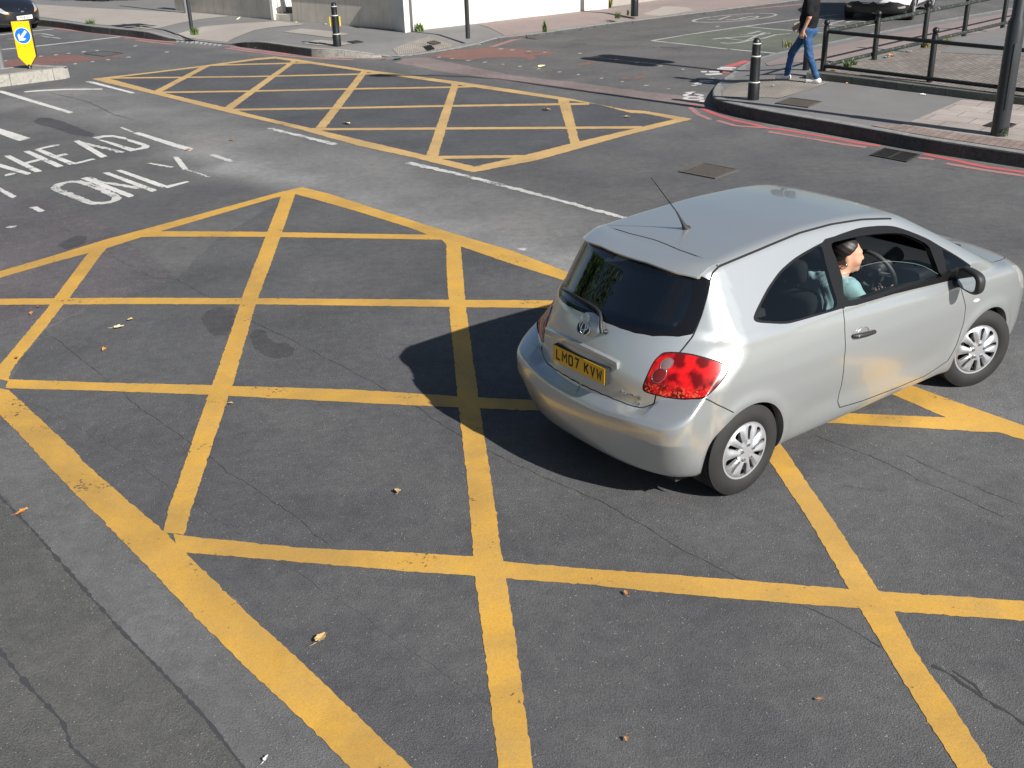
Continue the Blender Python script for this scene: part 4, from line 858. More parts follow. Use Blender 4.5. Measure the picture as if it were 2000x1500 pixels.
# ------------------------------------------------------------------ car body shapes
def table(pts):
    """smooth interpolating curve through (x, y) points"""
    P = sorted(pts); xs = np.array([p[0] for p in P], float); ys = np.array([p[1] for p in P], float)
    h = np.diff(xs); dl = np.diff(ys) / h; m = np.zeros(len(xs)); m[0], m[-1] = dl[0], dl[-1]
    for i in range(1, len(xs) - 1):
        if dl[i - 1] * dl[i] > 0:
            w1 = 2 * h[i] + h[i - 1]; w2 = h[i] + 2 * h[i - 1]; m[i] = (w1 + w2) / (w1 / dl[i - 1] + w2 / dl[i])
    X = []; Y = []
    for i in range(len(xs) - 1):
        t = np.linspace(0, 1, 12, endpoint=False); X += list(xs[i] + t * h[i])
        Y += list((2 * t**3 - 3 * t**2 + 1) * ys[i] + (t**3 - 2 * t**2 + t) * h[i] * m[i] + (-2 * t**3 + 3 * t**2) * ys[i + 1] + (t**3 - t**2) * h[i] * m[i + 1])
    X.append(xs[-1]); Y.append(ys[-1]); X = np.array(X); Y = np.array(Y)
    return lambda q: np.interp(q, X, Y)
def smax(a, b, k):
    h = np.clip(k - np.abs(a - b), 0, None) / k
    return np.maximum(a, b) + h * h * k * 0.25
def smin(a, b, k): return -smax(-a, -b, k)

class Hull:
    """half body (a = |y|) as the zero set of F(x, a, z), unrolled along a spine"""
    def __init__(s, F, xa, xb, z0, n_mid, n_end, n_th, rmax=2.4):
        s.F = F; s.xa = xa; s.xb = xb; s.z0 = z0; s.S = 0.95; s.T = 0.85; s.rmax = rmax
        u = list(xa - s.S * np.linspace(pi / 2, 0, n_end)[:-1]) + list(np.linspace(xa, xb, n_mid)) + list(xb + s.S * np.linspace(0, pi / 2, n_end)[1:])
        th = np.linspace(-pi / 2, pi / 2, n_th)
        U, TH = np.meshgrid(u, th, indexing='ij'); s.grid = np.stack([U.ravel(), TH.ravel() * s.T], 1)
        s.lines = []
    def ray(s, D):
        """domain -> origins, directions"""
        U = D[:, 0]; th = D[:, 1] / s.T; b = np.where(U < s.xa, (s.xa - U) / s.S, np.where(U > s.xb, (U - s.xb) / s.S, 0)); b = np.clip(b, 0, pi / 2)
        sg = np.where(U < s.xa, -1.0, 1.0); O = np.stack([np.clip(U, s.xa, s.xb), 0 * U, s.z0 + 0 * U], 1)
        d = np.stack([sg * np.sin(b), np.cos(b) * np.cos(th), np.cos(b) * np.sin(th)], 1); return O, d
    def cast(s, O, d, tmax, n=90):
        N = len(O); t0 = np.zeros(N); t1 = np.full(N, tmax); found = np.zeros(N, bool); prev = s.F(O[:, 0], np.abs(O[:, 1]), O[:, 2])
        for k in range(1, n + 1):
            t = tmax * k / n; P = O + d * t; f = s.F(P[:, 0], np.abs(P[:, 1]), P[:, 2])
            hit = (~found) & (np.sign(f) != np.sign(prev)) & (prev != 0); t0[hit] = tmax * (k - 1) / n; t1[hit] = t; found |= hit; prev = np.where(found, prev, f)
        s0 = np.sign(s.F(*(lambda P: (P[:, 0], np.abs(P[:, 1]), P[:, 2]))(O + d * t0[:, None])))
        for _ in range(26):
            tm = (t0 + t1) / 2; P = O + d * tm[:, None]; f = np.sign(s.F(P[:, 0], np.abs(P[:, 1]), P[:, 2]))
            same = f == s0; t0 = np.where(same, tm, t0); t1 = np.where(same, t1, tm)
        return O + d * ((t0 + t1) / 2)[:, None], found
    def surf(s, D):
        O, d = s.ray(D); return s.cast(O, d, s.rmax)[0]
    def dom(s, P):
        x, a, z = P[:, 0], np.abs(P[:, 1]), P[:, 2]; r = np.hypot(a, z - s.z0); th = np.arctan2(z - s.z0, a)
        U = np.where(x < s.xa, s.xa - s.S * np.arctan2(s.xa - x, r), np.where(x > s.xb, s.xb + s.S * np.arctan2(x - s.xb, r), x))
        return np.stack([U, th * s.T], 1)
    def normal(s, P):
        e = 0.0015; x, a, z = P[:, 0], np.abs(P[:, 1]), P[:, 2]
        g_ = np.stack([s.F(x + e, a, z) - s.F(x - e, a, z), s.F(x, a + e, z) - s.F(x, a - e, z), s.F(x, a, z + e) - s.F(x, a, z - e)], 1)
        g_ /= np.linalg.norm(g_, axis=1)[:, None] + 1e-12
        return g_
    # projections of outlines to the surface; all return (x, a, z)
    def side(s, pts, a0=1.3): O = np.array([(x, a0, z) for x, z in pts]); return s.cast(O, np.tile([0, -1.0, 0], (len(O), 1)), a0 - 0.02)[0]
    def rear(s, pts, x0=-1.6): O = np.array([(x0, y, z) for y, z in pts]); return s.cast(O, np.tile([1.0, 0, 0], (len(O), 1)), 2.6)[0]
    def front(s, pts, x0=5.2): O = np.array([(x0, y, z) for y, z in pts]); return s.cast(O, np.tile([-1.0, 0, 0], (len(O), 1)), 3.2)[0]
    def top(s, pts, z0=2.3): O = np.array([(x, y, z0) for x, y in pts]); return s.cast(O, np.tile([0, 0, -1.0], (len(O), 1)), 2.0)[0]
    def pix(s, pts, pose):
        """photo points onto the surface of a car standing at pose (x, y, yaw)"""
        cx, cy, yaw = pose; c, q = cos(yaw), sin(yaw); O = []; d = []
        for u, v in pts:
            D = ((u - 1000.0) / CF) * CR + ((v - 750.0) / CF) * CD + CW; D = D / np.linalg.norm(D); o = CC - np.array([cx, cy, 0])
            O.append((c * o[0] + q * o[1], -q * o[0] + c * o[1], o[2])); d.append((c * D[0] + q * D[1], -q * D[0] + c * D[1], D[2]))
        O = np.array(O); d = np.array(d); t = max(np.linalg.norm(O, axis=1).min() - 4.5, 0.5)
        return s.cast(O + d * t, d, 9.0, 500)
    def panels(s, regions, seams=(), keep=None):
        """regions: list of (name, domain polygon); seams: list of (domain polyline, half width). Later regions win.
        returns verts (x, -a, z), normals, tris, region index per tri (0 = base), seam flag"""
        pts = [Vector(p) for p in s.grid]; edges = []; segs = []
        def addline(L, closed):
            L = np.array(L); L = np.r_[L, L[:1]] if closed else L
            L = resample(L, 0.012); b = len(pts)
            for p in L: pts.append(Vector(p))
            for i in range(len(L) - 1): edges.append((b + i, b + i + 1))
        for nm, poly in regions: addline(poly, True)
        for L, w in seams:
            L = resample(np.array(L), 0.012); T = np.gradient(L, axis=0); N = np.stack([-T[:, 1], T[:, 0]], 1); N /= np.linalg.norm(N, axis=1)[:, None] + 1e-9
            addline(L + N * w, False); addline(L - N * w, False); segs.append((L, w))
        r = geometry.delaunay_2d_cdt(pts, edges, [], 0, 1e-5)
        V2 = np.array([(p.x, p.y) for p in r[0]]); T = np.array([list(f) for f in r[2]])
        lo, hi = s.grid.min(0) - 1e-6, s.grid.max(0) + 1e-6
        V2 = np.clip(V2, lo, hi); cen = V2[T].mean(1)
        area = np.abs((V2[T[:, 1], 0] - V2[T[:, 0], 0]) * (V2[T[:, 2], 1] - V2[T[:, 0], 1]) - (V2[T[:, 1], 1] - V2[T[:, 0], 1]) * (V2[T[:, 2], 0] - V2[T[:, 0], 0]))
        ok = area > 1e-9; T = T[ok]; cen = cen[ok]
        lab = np.zeros(len(T), int)
        for i, (nm, poly) in enumerate(regions): lab[inside(cen, poly)] = i + 1
        seam = np.zeros(len(T), bool)
        for L, w in segs: seam |= seg_dist(cen, L) < w
        P = s.surf(V2); Nn = s.normal(P)
        ctr = P.copy(); P3 = np.c_[P[:, 0], -P[:, 1], P[:, 2]]; N3 = np.c_[Nn[:, 0], -Nn[:, 1], Nn[:, 2]]
        fn = np.cross(P3[T[:, 1]] - P3[T[:, 0]], P3[T[:, 2]] - P3[T[:, 0]]); flip = (fn * N3[T].mean(1)).sum(1) < 0
        T[flip] = T[flip][:, ::-1]
        return P3, N3, T, lab, seam

def panel_obj(name, P, N, T, mats, parent, mirror=None, mi=None, inset=0.0, thick=0.0):
    """mesh from a subset of hull triangles with exact normals. mirror: None = right side, 'left' = mirrored, 'both' = whole"""
    used = np.unique(T); idx = -np.ones(len(P), int); idx[used] = np.arange(len(used))
    V = P[used] - N[used] * inset; n = N[used]; t = idx[T]; m = np.zeros(len(t), int) if mi is None else mi
    if mirror in ('left', 'both'):
        V2 = V * [1, -1, 1]; n2 = n * [1, -1, 1]; t2 = t[:, ::-1]
        if mirror == 'left': V, n, t = V2, n2, t2
        else:
            V = np.r_[V, V2]; n = np.r_[n, n2]; t = np.r_[t, t2 + len(used)]; m = np.r_[m, m]
    me = bpy.data.meshes.new(name); me.from_pydata(V.tolist(), [], t.tolist())
    for q in (mats if isinstance(mats, (list, tuple)) else [mats]): me.materials.append(q)
    me.polygons.foreach_set('material_index', m.astype(np.int32)); me.polygons.foreach_set('use_smooth', np.ones(len(t), bool))
    me.normals_split_custom_set_from_vertices([tuple(map(float, v)) for v in n])
    o = bpy.data.objects.new(name, me); COL.objects.link(o); o.parent = parent
    return o
def lip(P, T, N, depth_vec=None, depth=0.03, thr=None):
    """edge strip along the open boundary of a triangle set, going inwards"""
    from collections import Counter
    cnt = Counter()
    for a, b, c in T:
        for e in ((a, b), (b, c), (c, a)): cnt[tuple(sorted(e))] += 1
    V = []; F = []; ids = {}
    def vid(i, inner):
        k = (i, inner)
        if k not in ids:
            ids[k] = len(V); p = P[i]; V.append(tuple(p if not inner else p + (np.array(depth_vec) if depth_vec is not None else -N[i] * depth)))
        return ids[k]
    for a, b, c in T:
        for e in ((a, b), (b, c), (c, a)):
            if cnt[tuple(sorted(e))] == 1 and (thr is None or thr(P[e[0]]) and thr(P[e[1]])):
                F.append((vid(e[1], 0), vid(e[0], 0), vid(e[0], 1), vid(e[1], 1)))
    return V, F

# ------------------------------------------------------------------ car materials
def mat_carpaint(name, col, metal=0.55, rough=0.32, coat=1.0, dirt=0.25, coatr=0.04):
    t = NT(name); fl = t.noise(900, 2, 0.5)
    sp = t.n('ShaderNodeSeparateXYZ'); t.l(t.coord(), sp.inputs[0]); n1 = t.noise(5, 5, 0.65)
    low = t.ramp(t.math('ADD', sp.outputs['Z'], t.math('MULTIPLY', n1, 0.35)), [(0.28, 1.0), (0.75, 0.0)])
    c = t.mix(fl, tuple(x * 0.93 for x in col), tuple(min(1, x * 1.05) for x in col)); c = t.mix(t.math('MULTIPLY', low, dirt), c, (0.20, 0.175, 0.14))
    b = t.bsdf(c, t.math('ADD', rough, t.math('MULTIPLY', low, 0.15)), metal, 0.5); b.inputs['Coat Weight'].default_value = coat; b.inputs['Coat Roughness'].default_value = coatr
    return t.done(b)
def mat_glass(name, tint=(0.5, 0.52, 0.5), refl=1.0, rough=0.0, ior=1.52):
    t = NT(name); tr = t.n('ShaderNodeBsdfTransparent'); tr.inputs['Color'].default_value = c4(tint)
    gl = t.n('ShaderNodeBsdfGlossy'); gl.inputs['Roughness'].default_value = rough; gl.inputs['Color'].default_value = (refl, refl, refl, 1)
    fr = t.n('ShaderNodeFresnel'); fr.inputs['IOR'].default_value = ior; mx = t.n('ShaderNodeMixShader')
    # a glass surface is seen from both sides: use the same reflectance from within
    geo = t.n('ShaderNodeNewGeometry'); f2 = t.math('MULTIPLY', fr.outputs[0], t.math('SUBTRACT', 1.0, geo.outputs['Backfacing']))
    t.l(f2, mx.inputs[0]); t.l(tr.outputs[0], mx.inputs[1]); t.l(gl.outputs[0], mx.inputs[2]); return t.done(mx)
MC_SILVER = mat_carpaint('silver_paint', (0.57, 0.595, 0.595), 0.68, 0.28, 0.9, 0.2, 0.03)
MC_BLACKCAR = mat_carpaint('black_car_paint', (0.012, 0.014, 0.02), 0.2, 0.25, 1.0, 0.08)
MC_WHITECAR = mat_carpaint('white_car_paint', (0.78, 0.79, 0.79), 0.0, 0.35, 1.0, 0.1)
MC_SEAM = simple('panel_gap', (0.012, 0.012, 0.012), 0.9)
MC_TRIM = simple('black_trim', (0.008, 0.008, 0.009), 0.35, 0, 0.35)
MC_PLASTIC = simple('black_plastic', (0.022, 0.022, 0.023), 0.55, var=0.15)
MC_GLASS = mat_glass('window_glass', (0.62, 0.68, 0.66))
MC_GLASSD = mat_glass('rear_glass', (0.16, 0.17, 0.17), ior=2.1)
MC_GLASSQ = mat_glass('quarter_glass', (0.42, 0.46, 0.46))
MC_CERAMIC = simple('glass_border', (0.006, 0.006, 0.007), 0.06)
MC_LINING = simple('cabin_lining', (0.03, 0.03, 0.031), 0.9)
MC_SEAT = simple('seat_cloth', (0.045, 0.047, 0.052), 0.95, var=0.25, vscale=60)
MC_TYRE = simple('tyre_rubber', (0.022, 0.022, 0.022), 0.75, 0, 0.4, 0.35, 9, 0.15, 60)
MC_COVER = simple('wheel_cover_silver', (0.40, 0.41, 0.43), 0.38, 0.45, 0.5, 0.1, 14)
MC_CHROME = simple('chrome', (0.75, 0.76, 0.78), 0.10, 1.0)
MC_PLATEY = simple('plate_yellow', (0.82, 0.46, 0.015), 0.35, 0, 0.5, 0.12, 9)
MC_PLATEW = simple('plate_white', (0.80, 0.80, 0.78), 0.35)
MC_INK = simple('plate_ink', (0.012, 0.012, 0.012), 0.45)
_t = NT('tail_lamp_red'); _v = _t.voro(95, 'Color'); _s = _t.n('ShaderNodeSeparateColor'); _t.l(_v, _s.inputs[0]); _sp = _t.n('ShaderNodeSeparateXYZ'); _t.l(_t.coord(), _sp.inputs[0])
_low = _t.ramp(_sp.outputs['Z'], [(0.77, 1.0), (0.87, 0.0)])
_c = _t.mix(_t.math('MULTIPLY', _t.ramp(_s.outputs[0], [(0.62, 0.0), (0.9, 1.0)]), _low), _t.mix(_t.ramp(_t.noise(11, 2, 0.4), [(0.42, 0.0), (0.58, 1.0)]), (0.12, 0.002, 0.003), (0.55, 0.008, 0.008)), (0.95, 0.16, 0.08))
_b = _t.bsdf(_c, 0.25, 0.0, 0.5); _b.inputs['Coat Weight'].default_value = 0.10; _b.inputs['Coat Roughness'].default_value = 0.03; _b.inputs['Specular IOR Level'].default_value = .3; MC_RED = _t.done(_b)
MC_LAMPEDGE = simple('lamp_edge', (.05, .003, .004), .3)
MC_SIDE = simple('side_lamp', (.75, .73, .66), .2)
MC_LENS = simple('lamp_lens_clear', (0.30, 0.20, 0.20), 0.10, 0.5)
MC_LENSD = simple('lamp_lens_dark', (0.20, 0.02, 0.02), 0.12, 0.4)
MC_HEAD = simple('head_lamp_glass', (0.62, 0.62, 0.60), 0.12, 0.55, 0.5, 0.45, 16)
MC_AMBER = simple('amber_lens', (0.80, 0.28, 0.02), 0.2)
MC_MIRROR = simple('mirror_glass', (0.6, 0.63, 0.66), 0.02, 1.0)

# ------------------------------------------------------------------ stroke lettering
GLY = {'L': [[(0, 1), (0, 0), (1, 0)]], 'M': [[(0, 0), (0, 1), (.5, .45), (1, 1), (1, 0)]], '0': [[(0, .12), (0, .88), (.2, 1), (.8, 1), (1, .88), (1, .12), (.8, 0), (.2, 0), (0, .12)]],
       '7': [[(0, 1), (1, 1), (.4, 0)]], 'K': [[(0, 0), (0, 1)], [(1, 1), (0.02, .42)], [(.3, .58), (1, 0)]], 'V': [[(0, 1), (.5, 0), (1, 1)]], 'W': [[(0, 1), (.2, 0), (.5, .7), (.8, 0), (1, 1)]],
       'Y': [[(0, 1), (.5, .48), (1, 1)], [(.5, .48), (.5, 0)]], '8': [[(.2, .53), (0, .65), (0, .9), (.2, 1), (.8, 1), (1, .9), (1, .65), (.8, .53), (.2, .53), (0, .4), (0, .1), (.2, 0), (.8, 0), (1, .1), (1, .4), (.8, .53)]],
       'A': [[(0, 0), (.5, 1), (1, 0)], [(.2, .33), (.8, .33)]], 'U': [[(0, 1), (0, .12), (.2, 0), (.8, 0), (1, .12), (1, 1)]], 'R': [[(0, 0), (0, 1), (.8, 1), (1, .85), (1, .65), (.8, .5), (0, .5)], [(.5, .5), (1, 0)]],
       'I': [[(.5, 0), (.5, 1)]], 'S': [[(1, .9), (.8, 1), (.2, 1), (0, .88), (0, .62), (.2, .53), (.8, .47), (1, .38), (1, .12), (.8, 0), (.2, 0), (0, .1)]], 'T': [[(0, 1), (1, 1)], [(.5, 1), (.5, 0)]],
       '2': [[(0, .85), (.2, 1), (.8, 1), (1, .85), (1, .6), (0, 0), (1, 0)]]}
def stroke_quads(line, sw):
    """mitred outline pieces for a 2d polyline"""
    P = [Vector(p) for p in line]; out = []; n = len(P); closed = (P[0] - P[-1]).length < 1e-6
    off = []
    for i in range(n):
        d1 = (P[i] - P[i - 1]).normalized() if i > 0 else ((P[0] - P[-2]).normalized() if closed else None)
        d2 = (P[i + 1] - P[i]).normalized() if i < n - 1 else ((P[1] - P[0]).normalized() if closed else None)
        if d1 is None: d1 = d2
        if d2 is None: d2 = d1
        n1 = Vector((-d1.y, d1.x)); n2 = Vector((-d2.y, d2.x)); m = n1 + n2
        m = m.normalized() if m.length > 1e-6 else n1
        k = min(1.0 / max(m.dot(n1), 0.35), 2.2); off.append(m * k * sw / 2)
    for i in range(n - 1): out.append([P[i] + off[i], P[i] - off[i], P[i + 1] - off[i + 1], P[i + 1] + off[i + 1]])
    return out
def text_mesh(text, h, w, sw, gap, fn, space=0.6, slant=0.0):
    """flat letters; fn maps local (s, t) (s to the reader's right, t up, centred) to 3d"""
    widths = [(w * space if c == ' ' else (w * 0.25 if c == 'I' else (w * 1.12 if c in 'MW' else w))) for c in text]; tot = sum(widths) + gap * (len(text) - 1)
    s = -tot / 2; mb = MB()
    for c, cw in zip(text, widths):
        for ln in GLY.get(c, []):
            L = [(s + sw / 2 + p[0] * (cw - sw) + slant * p[1] * h, -h / 2 + sw / 2 + p[1] * (h - sw)) for p in ln]
            for q in stroke_quads(L, sw): mb.add([fn(v.x, v.y) for v in q], [(0, 1, 2, 3)])
        s += cw + gap
    return mb

# ------------------------------------------------------------------ wheels
def wheel(parent, loc, R, w, rimr, steer=0.0, side=-1, nslot=10, cover=MC_COVER, style=0):
    r = mesh_name = None
    root = bpy.data.objects.new('wheel', None); COL.objects.link(root); root.parent = parent; root.location = loc
    root.rotation_euler = (0, 0, steer + (0 if side < 0 else pi)); root.empty_display_size = 0.1
    # local: outer face towards -y
    prof = [(rimr - 0.012, w * 0.40), (rimr + 0.004, w * 0.47), (rimr + 0.03, w * 0.50), (R - 0.055, w * 0.50), (R - 0.022, w * 0.44), (R - 0.006, w * 0.385)]
    groove = []
    for k in range(4):
        yy = w * 0.385 - w * 0.77 * (k + 0.5) / 4
        groove += [(R, yy + w * 0.075), (R, yy + 0.004 + w * 0.0), (R - 0.007, yy + 0.003), (R - 0.007, yy - 0.003), (R, yy - 0.004)]
    full = prof + [(R, w * 0.37)] + groove + [(R, -w * 0.37)] + [(a, -b) for a, b in reversed(prof)]
    mb = MB(); mb.lathe(full, 72, mat=Matrix.Rotation(pi / 2, 4, 'X'), cap=False); mb.build('tyre', MC_TYRE, root, 32)
    mb = MB(); mb.lathe([(rimr * 0.3, w * 0.12), (rimr - 0.015, w * 0.12), (rimr - 0.008, w * 0.42), (rimr - 0.008, -w * 0.4)], 40, mat=Matrix.Rotation(pi / 2, 4, 'X')); mb.build('rim', MC_PLASTIC, root, 40)
    # cover disc with slots; depth profile y = -(d(r))
    def dep(q): return w * 0.44 + 0.020 * (1 - (q / rimr) ** 2) - 0.010 * np.exp(-((q - rimr * 0.93) / 0.01) ** 2)
    pts = []; faces = []
    def loop(poly):
        b = len(pts)
        for p in poly: pts.append(Vector(p))
        return list(range(b, b + len(poly)))
    N = 90; outer = [(rimr * cos(2 * pi * k / N), rimr * sin(2 * pi * k / N)) for k in range(N)]
    loops = [loop(outer)]; holes = []
    for k in range(nslot):
        a = 2 * pi * (k + 0.25 + (0.12 if (k % 2 and style == 0) else 0)) / nslot
        r0, r1 = (rimr * 0.40, rimr * 0.86); w0, w1 = (0.008, rimr * (0.125 if (k % 2 or style) else 0.075))
        if style: r0, r1, w0, w1 = rimr * 0.25, rimr * 0.92, 0.018, rimr * 0.28
        S_ = [(r0, -w0), (r0 + .012, -w0 * 1.3), ((r0 + r1) / 2, -(w0 + w1) / 2), (r1 - .012, -w1), (r1, -w1 * 0.5), (r1, w1 * 0.5), (r1 - .012, w1), ((r0 + r1) / 2, (w0 + w1) / 2), (r0 + .012, w0 * 1.3), (r0, w0)]
        S_ = [(q[0], q[1]) for q in catmull(S_, 3, True)]
        poly = [(x * cos(a) - y * sin(a), x * sin(a) + y * cos(a)) for x, y in S_]; holes.append(np.array(poly)); loops.append(loop(poly))
    edges = [(L[i], L[(i + 1) % len(L)]) for L in loops for i in range(len(L))]
    for q in np.linspace(0.0, rimr * 0.975, 16):
        n = max(1, int(2 * pi * q / 0.012))
        for k in range(n): pts.append(Vector((q * cos(2 * pi * k / n + q * 50), q * sin(2 * pi * k / n + q * 50))))
    rr = geometry.delaunay_2d_cdt(pts, edges, [], 0, 1e-6); V = np.array([(p.x, p.y) for p in rr[0]]); T = np.array([list(f) for f in rr[2]]); c = V[T].mean(1)
    ok = np.hypot(c[:, 0], c[:, 1]) < rimr
    for h in holes: ok &= ~inside(c, h)
    T = T[ok]; rad = np.hypot(V[:, 0], V[:, 1]); ang = np.arctan2(V[:, 1], V[:, 0])
    rib = 0.010 * np.cos(ang * nslot - 2 * pi * 0.25 + pi) * np.clip((rad - 0.04) / 0.05, 0, 1) * np.clip((rimr * .88 - rad) / 0.04, 0, 1)
    P3 = np.stack([V[:, 0], -(dep(rad) + rib), V[:, 1]], 1)
    # flip so that faces look to -y
    T2 = [tuple(t) if np.cross(P3[t[1]] - P3[t[0]], P3[t[2]] - P3[t[0]])[1] < 0 else tuple(t[::-1]) for t in T]
    vv, ff = lip(P3, np.array(T2), None, (0, 0.022, 0))
    b = len(P3); o = mesh_obj('wheel_cover', list(P3) + list(vv), list(T2) + [tuple(i + b for i in f) for f in ff], cover, root); auto_smooth(o, 30)
    mb = MB()
    for k in range(5):
        a = 2 * pi * k / 5 + 0.3; m = Matrix.Translation((0.055 * cos(a), -dep(0.055) - 0.004, 0.055 * sin(a))) @ Matrix.Rotation(pi / 2, 4, 'X')
        mb.lathe([(0.012, -0.006), (0.012, 0.006), (0.008, 0.010), (0.0005, 0.011)], 6, mat=m)
    mb.build('wheel_nuts', MC_CHROME, root, 30)
    return root
# ------------------------------------------------------------------ the silver hatchback
POSE = (1.0005, 6.8598, 0.6159)
_Yl = table([(.10, .66), (.17, .745), (.21, .80), (.28, .832), (.40, .854), (.55, .868), (.68, .877), (.80, .876), (.90, .866), (.98, .848), (1.06, .820), (1.14, .785), (1.3, .70)])
_Px = table([(-.9, -.03), (-.5, -.012), (-.2, -.004), (.2, 0), (2.3, 0), (2.8, -.012), (3.1, -.04), (3.5, -.10)])
_Xr = table([(.1, -.58), (.5, -.655), (.62, -.668), (.72, -.678), (.83, -.678), (.95, -.662), (1.05, -.635), (1.12, -.605), (1.3, -.50)])
_Xb = table([(.10, -.50), (.19, -.60), (.24, -.655), (.32, -.695), (.42, -.722), (.52, -.738), (.60, -.742), (.66, -.735), (.75, -.72)])
_Ze = table([(-.8, 1.09), (-.3, 1.13), (.1, 1.125), (.4, 1.092), (.9, 1.055), (1.5, 1.02), (2.0, .985), (2.4, .965), (2.7, .945), (2.95, .920), (3.15, .865), (3.35, .77), (3.47, .66), (3.54, .50)])
_Xf = table([(.15, 3.34), (.22, 3.40), (.3, 3.45), (.45, 3.482), (.6, 3.485), (.75, 3.44), (.85, 3.36), (1.0, 3.1)])
_Zt = table([(-.5, 1.435), (-.40, 1.460), (-.2, 1.498), (0, 1.526), (.4, 1.556), (.8, 1.572), (1.2, 1.562), (1.6, 1.525), (1.9, 1.480), (2.2, 1.42)])
_Hr = table([(0, .618), (.2, .621), (.35, .632), (.45, .643), (.52, .651), (.6, .657), (.8, .662), (.9, .662)]); _Hs = table([(0, 1.15), (.15, 1.0), (.3, .76), (.42, .42), (.49, .22), (.55, .38), (.61, .7), (.9, .75)])
def F_silver(x, a, z):
    tz = np.clip((z - .80) / .28, 0, 1); tz = tz * tz * (3 - 2 * tz); curve = (.30 + .15 * tz) * a**2 + (.22 + .28 * tz) * a**4
    r1 = np.hypot(x, z - .31); r2 = np.hypot(x - 2.6, z - .31)
    flare = .012 * np.exp(-((r1 - .372) / .05) ** 2) + .012 * np.exp(-((r2 - .372) / .05) ** 2)
    scal = .012 * np.exp(-((z - .43) / .10) ** 2) * np.clip((x - .40) / .25, 0, 1) * np.clip((2.2 - x) / .25, 0, 1)
    crease = .004 * np.exp(-((z - (.80 - .02 * x)) / .07) ** 2) * np.clip((x - .1) / .5, 0, 1) * np.clip((2.6 - x) / .5, 0, 1)
    side = a - (_Yl(z) + _Px(x) + flare - scal + crease)
    rear = (_Xr(z) + curve - x) * .93
    front = x - (_Xf(z) + .05 - .22 * a**2 - .42 * a**4)
    deck = (z - (_Ze(x) + .065 * (1 - (a / .78) ** 2))) * .95
    under = .185 + .05 * np.clip((-.2 - x) / .5, 0, 1) - z
    low = smax(smax(side, rear, .11), deck, .06); low = smax(low, front, .12); low = smax(low, under, .05)
    # bumper
    cb = .10 * a**2 + (.13 + .28 * np.clip((.52 - z) / .3, 0, 1)) * a**4; xb = _Xb(z) + cb
    btop = (z - (_Hr(a) + _Hs(a) * (x - (-.725 + cb)))) * .85
    bum = smax(smax(side + .008 + .05 * np.clip((x + .50) / .4, 0, 1), xb - x, .12), btop, .022)
    bum = smax(bum, x - (-.05), .03); bum = smax(bum, under, .06)
    low = smin(low, bum, .014)
    # plate ledge on the hatch
    # greenhouse
    zc_ = np.maximum(z - 1.05, 0); gs = (a - (.822 - (.52 * zc_ + .06 * zc_ ** 2) - .05 * np.clip(-x - .0, 0, 1) - .10 * np.clip(x - 1.9, 0, 2) ** 2 * 0)) * .85
    xg = -.60 + .70 * np.maximum(z - 1.10, 0) + curve
    gr = (xg - x) * .82
    ws = (x - (2.84 - 2.02 * (z - .98) - .18 * a**2 - .12 * a**4)) * .44
    roof = z - (_Zt(x) + .012 - .035 * a**2 - .03 * a**4)
    gh = smax(gs, gr, .05); gh = smax(gh, ws, .07); gh = smax(gh, roof, .055); gh = smax(gh, .80 - z, .01)
    return smin(low, gh, .022)
HS = Hull(F_silver, .35, 2.30, .46, 96, 84, 156)
car = empty('silver_hatchback', (POSE[0], POSE[1], 0), POSE[2])
tag(car, 'silver three door hatchback turning across the near yellow box, window half down', 'car')
def px(pts): return HS.pix(pts, POSE)[0]
def dpx(pts, smooth=0, closed=True):
    q = HS.dom(px(pts)); return np.array(catmull(q, smooth, closed)) if smooth else q
# outlines as seen on the car
o_glass = [(1155, 467), (1183, 477), (1212, 487), (1275, 510), (1325, 527.5), (1386, 546), (1382, 572), (1370, 615), (1352.5, 655), (1325, 659), (1275, 659), (1225, 650), (1185, 635)]
gq = px(o_glass); 
def half(P): return P
# rear glass: the right-hand outline (y < 0), closed across the centre line
R_top = px([(1275, 512), (1325, 529), (1386, 547)]); R_side = px([(1382, 572), (1370, 615), (1352.5, 653)]); R_bot = px([(1325, 658), (1275, 657), (1240, 651), (1212, 642), (1185, 631.5), (1165, 622)])
R_bot = R_bot[R_bot[:, 1] < -.01]; dT, dS, dB = HS.dom(R_top), HS.dom(R_side), HS.dom(R_bot); E90 = pi / 2 * HS.T
reg_glass = np.r_[[(dT[0, 0] + .0, E90 + .05)], [(dT[0, 0], E90 - .001)], dT, dS, dB, [(dB[-1, 0], E90 - .001), (dB[-1, 0], E90 + .05)]]
hatch_edge = dpx([(1403, 521.5), (1392, 533), (1387.5, 546), (1382, 572), (1370, 615), (1352.5, 657.5), (1327, 689), (1300, 730), (1284, 770), (1277, 789)])
hatch_bot = HS.dom(HS.rear([(-.515, .684), (-.495, .675), (-.46, .673), (-.40, .676), (-.30, .681), (-.20, .683), (-.10, .685), (-.009, .686)]))
hatch_edge = np.r_[hatch_edge, hatch_bot]
hatch_top = dpx([(1283, 470), (1325, 487.5), (1375, 506), (1403, 521)])
reg_hatch = np.r_[[(hatch_top[0, 0], E90 + .05)], [(hatch_top[0, 0], E90 - .001)], hatch_top, hatch_edge, [(hatch_edge[-1, 0], E90 + .05)]]
reg_lamp = dpx([(1300, 689), (1340, 690.7), (1380, 700), (1415, 712), (1422.5, 722.7), (1407, 746.7), (1377, 775), (1350, 778.5), (1327, 779), (1295, 774.7), (1263, 766), (1256, 757), (1263, 736), (1276, 709), (1289, 694.7)], 4)
reg_roof = np.r_[[(HS.dom(px([(1283, 470)]))[0, 0], E90 + .05)], [(hatch_top[0, 0], E90 - .001)], hatch_top, dpx([(1405, 520), (1450, 501), (1500, 480), (1561, 455), (1623, 438), (1684, 428.5), (1740, 427)])]
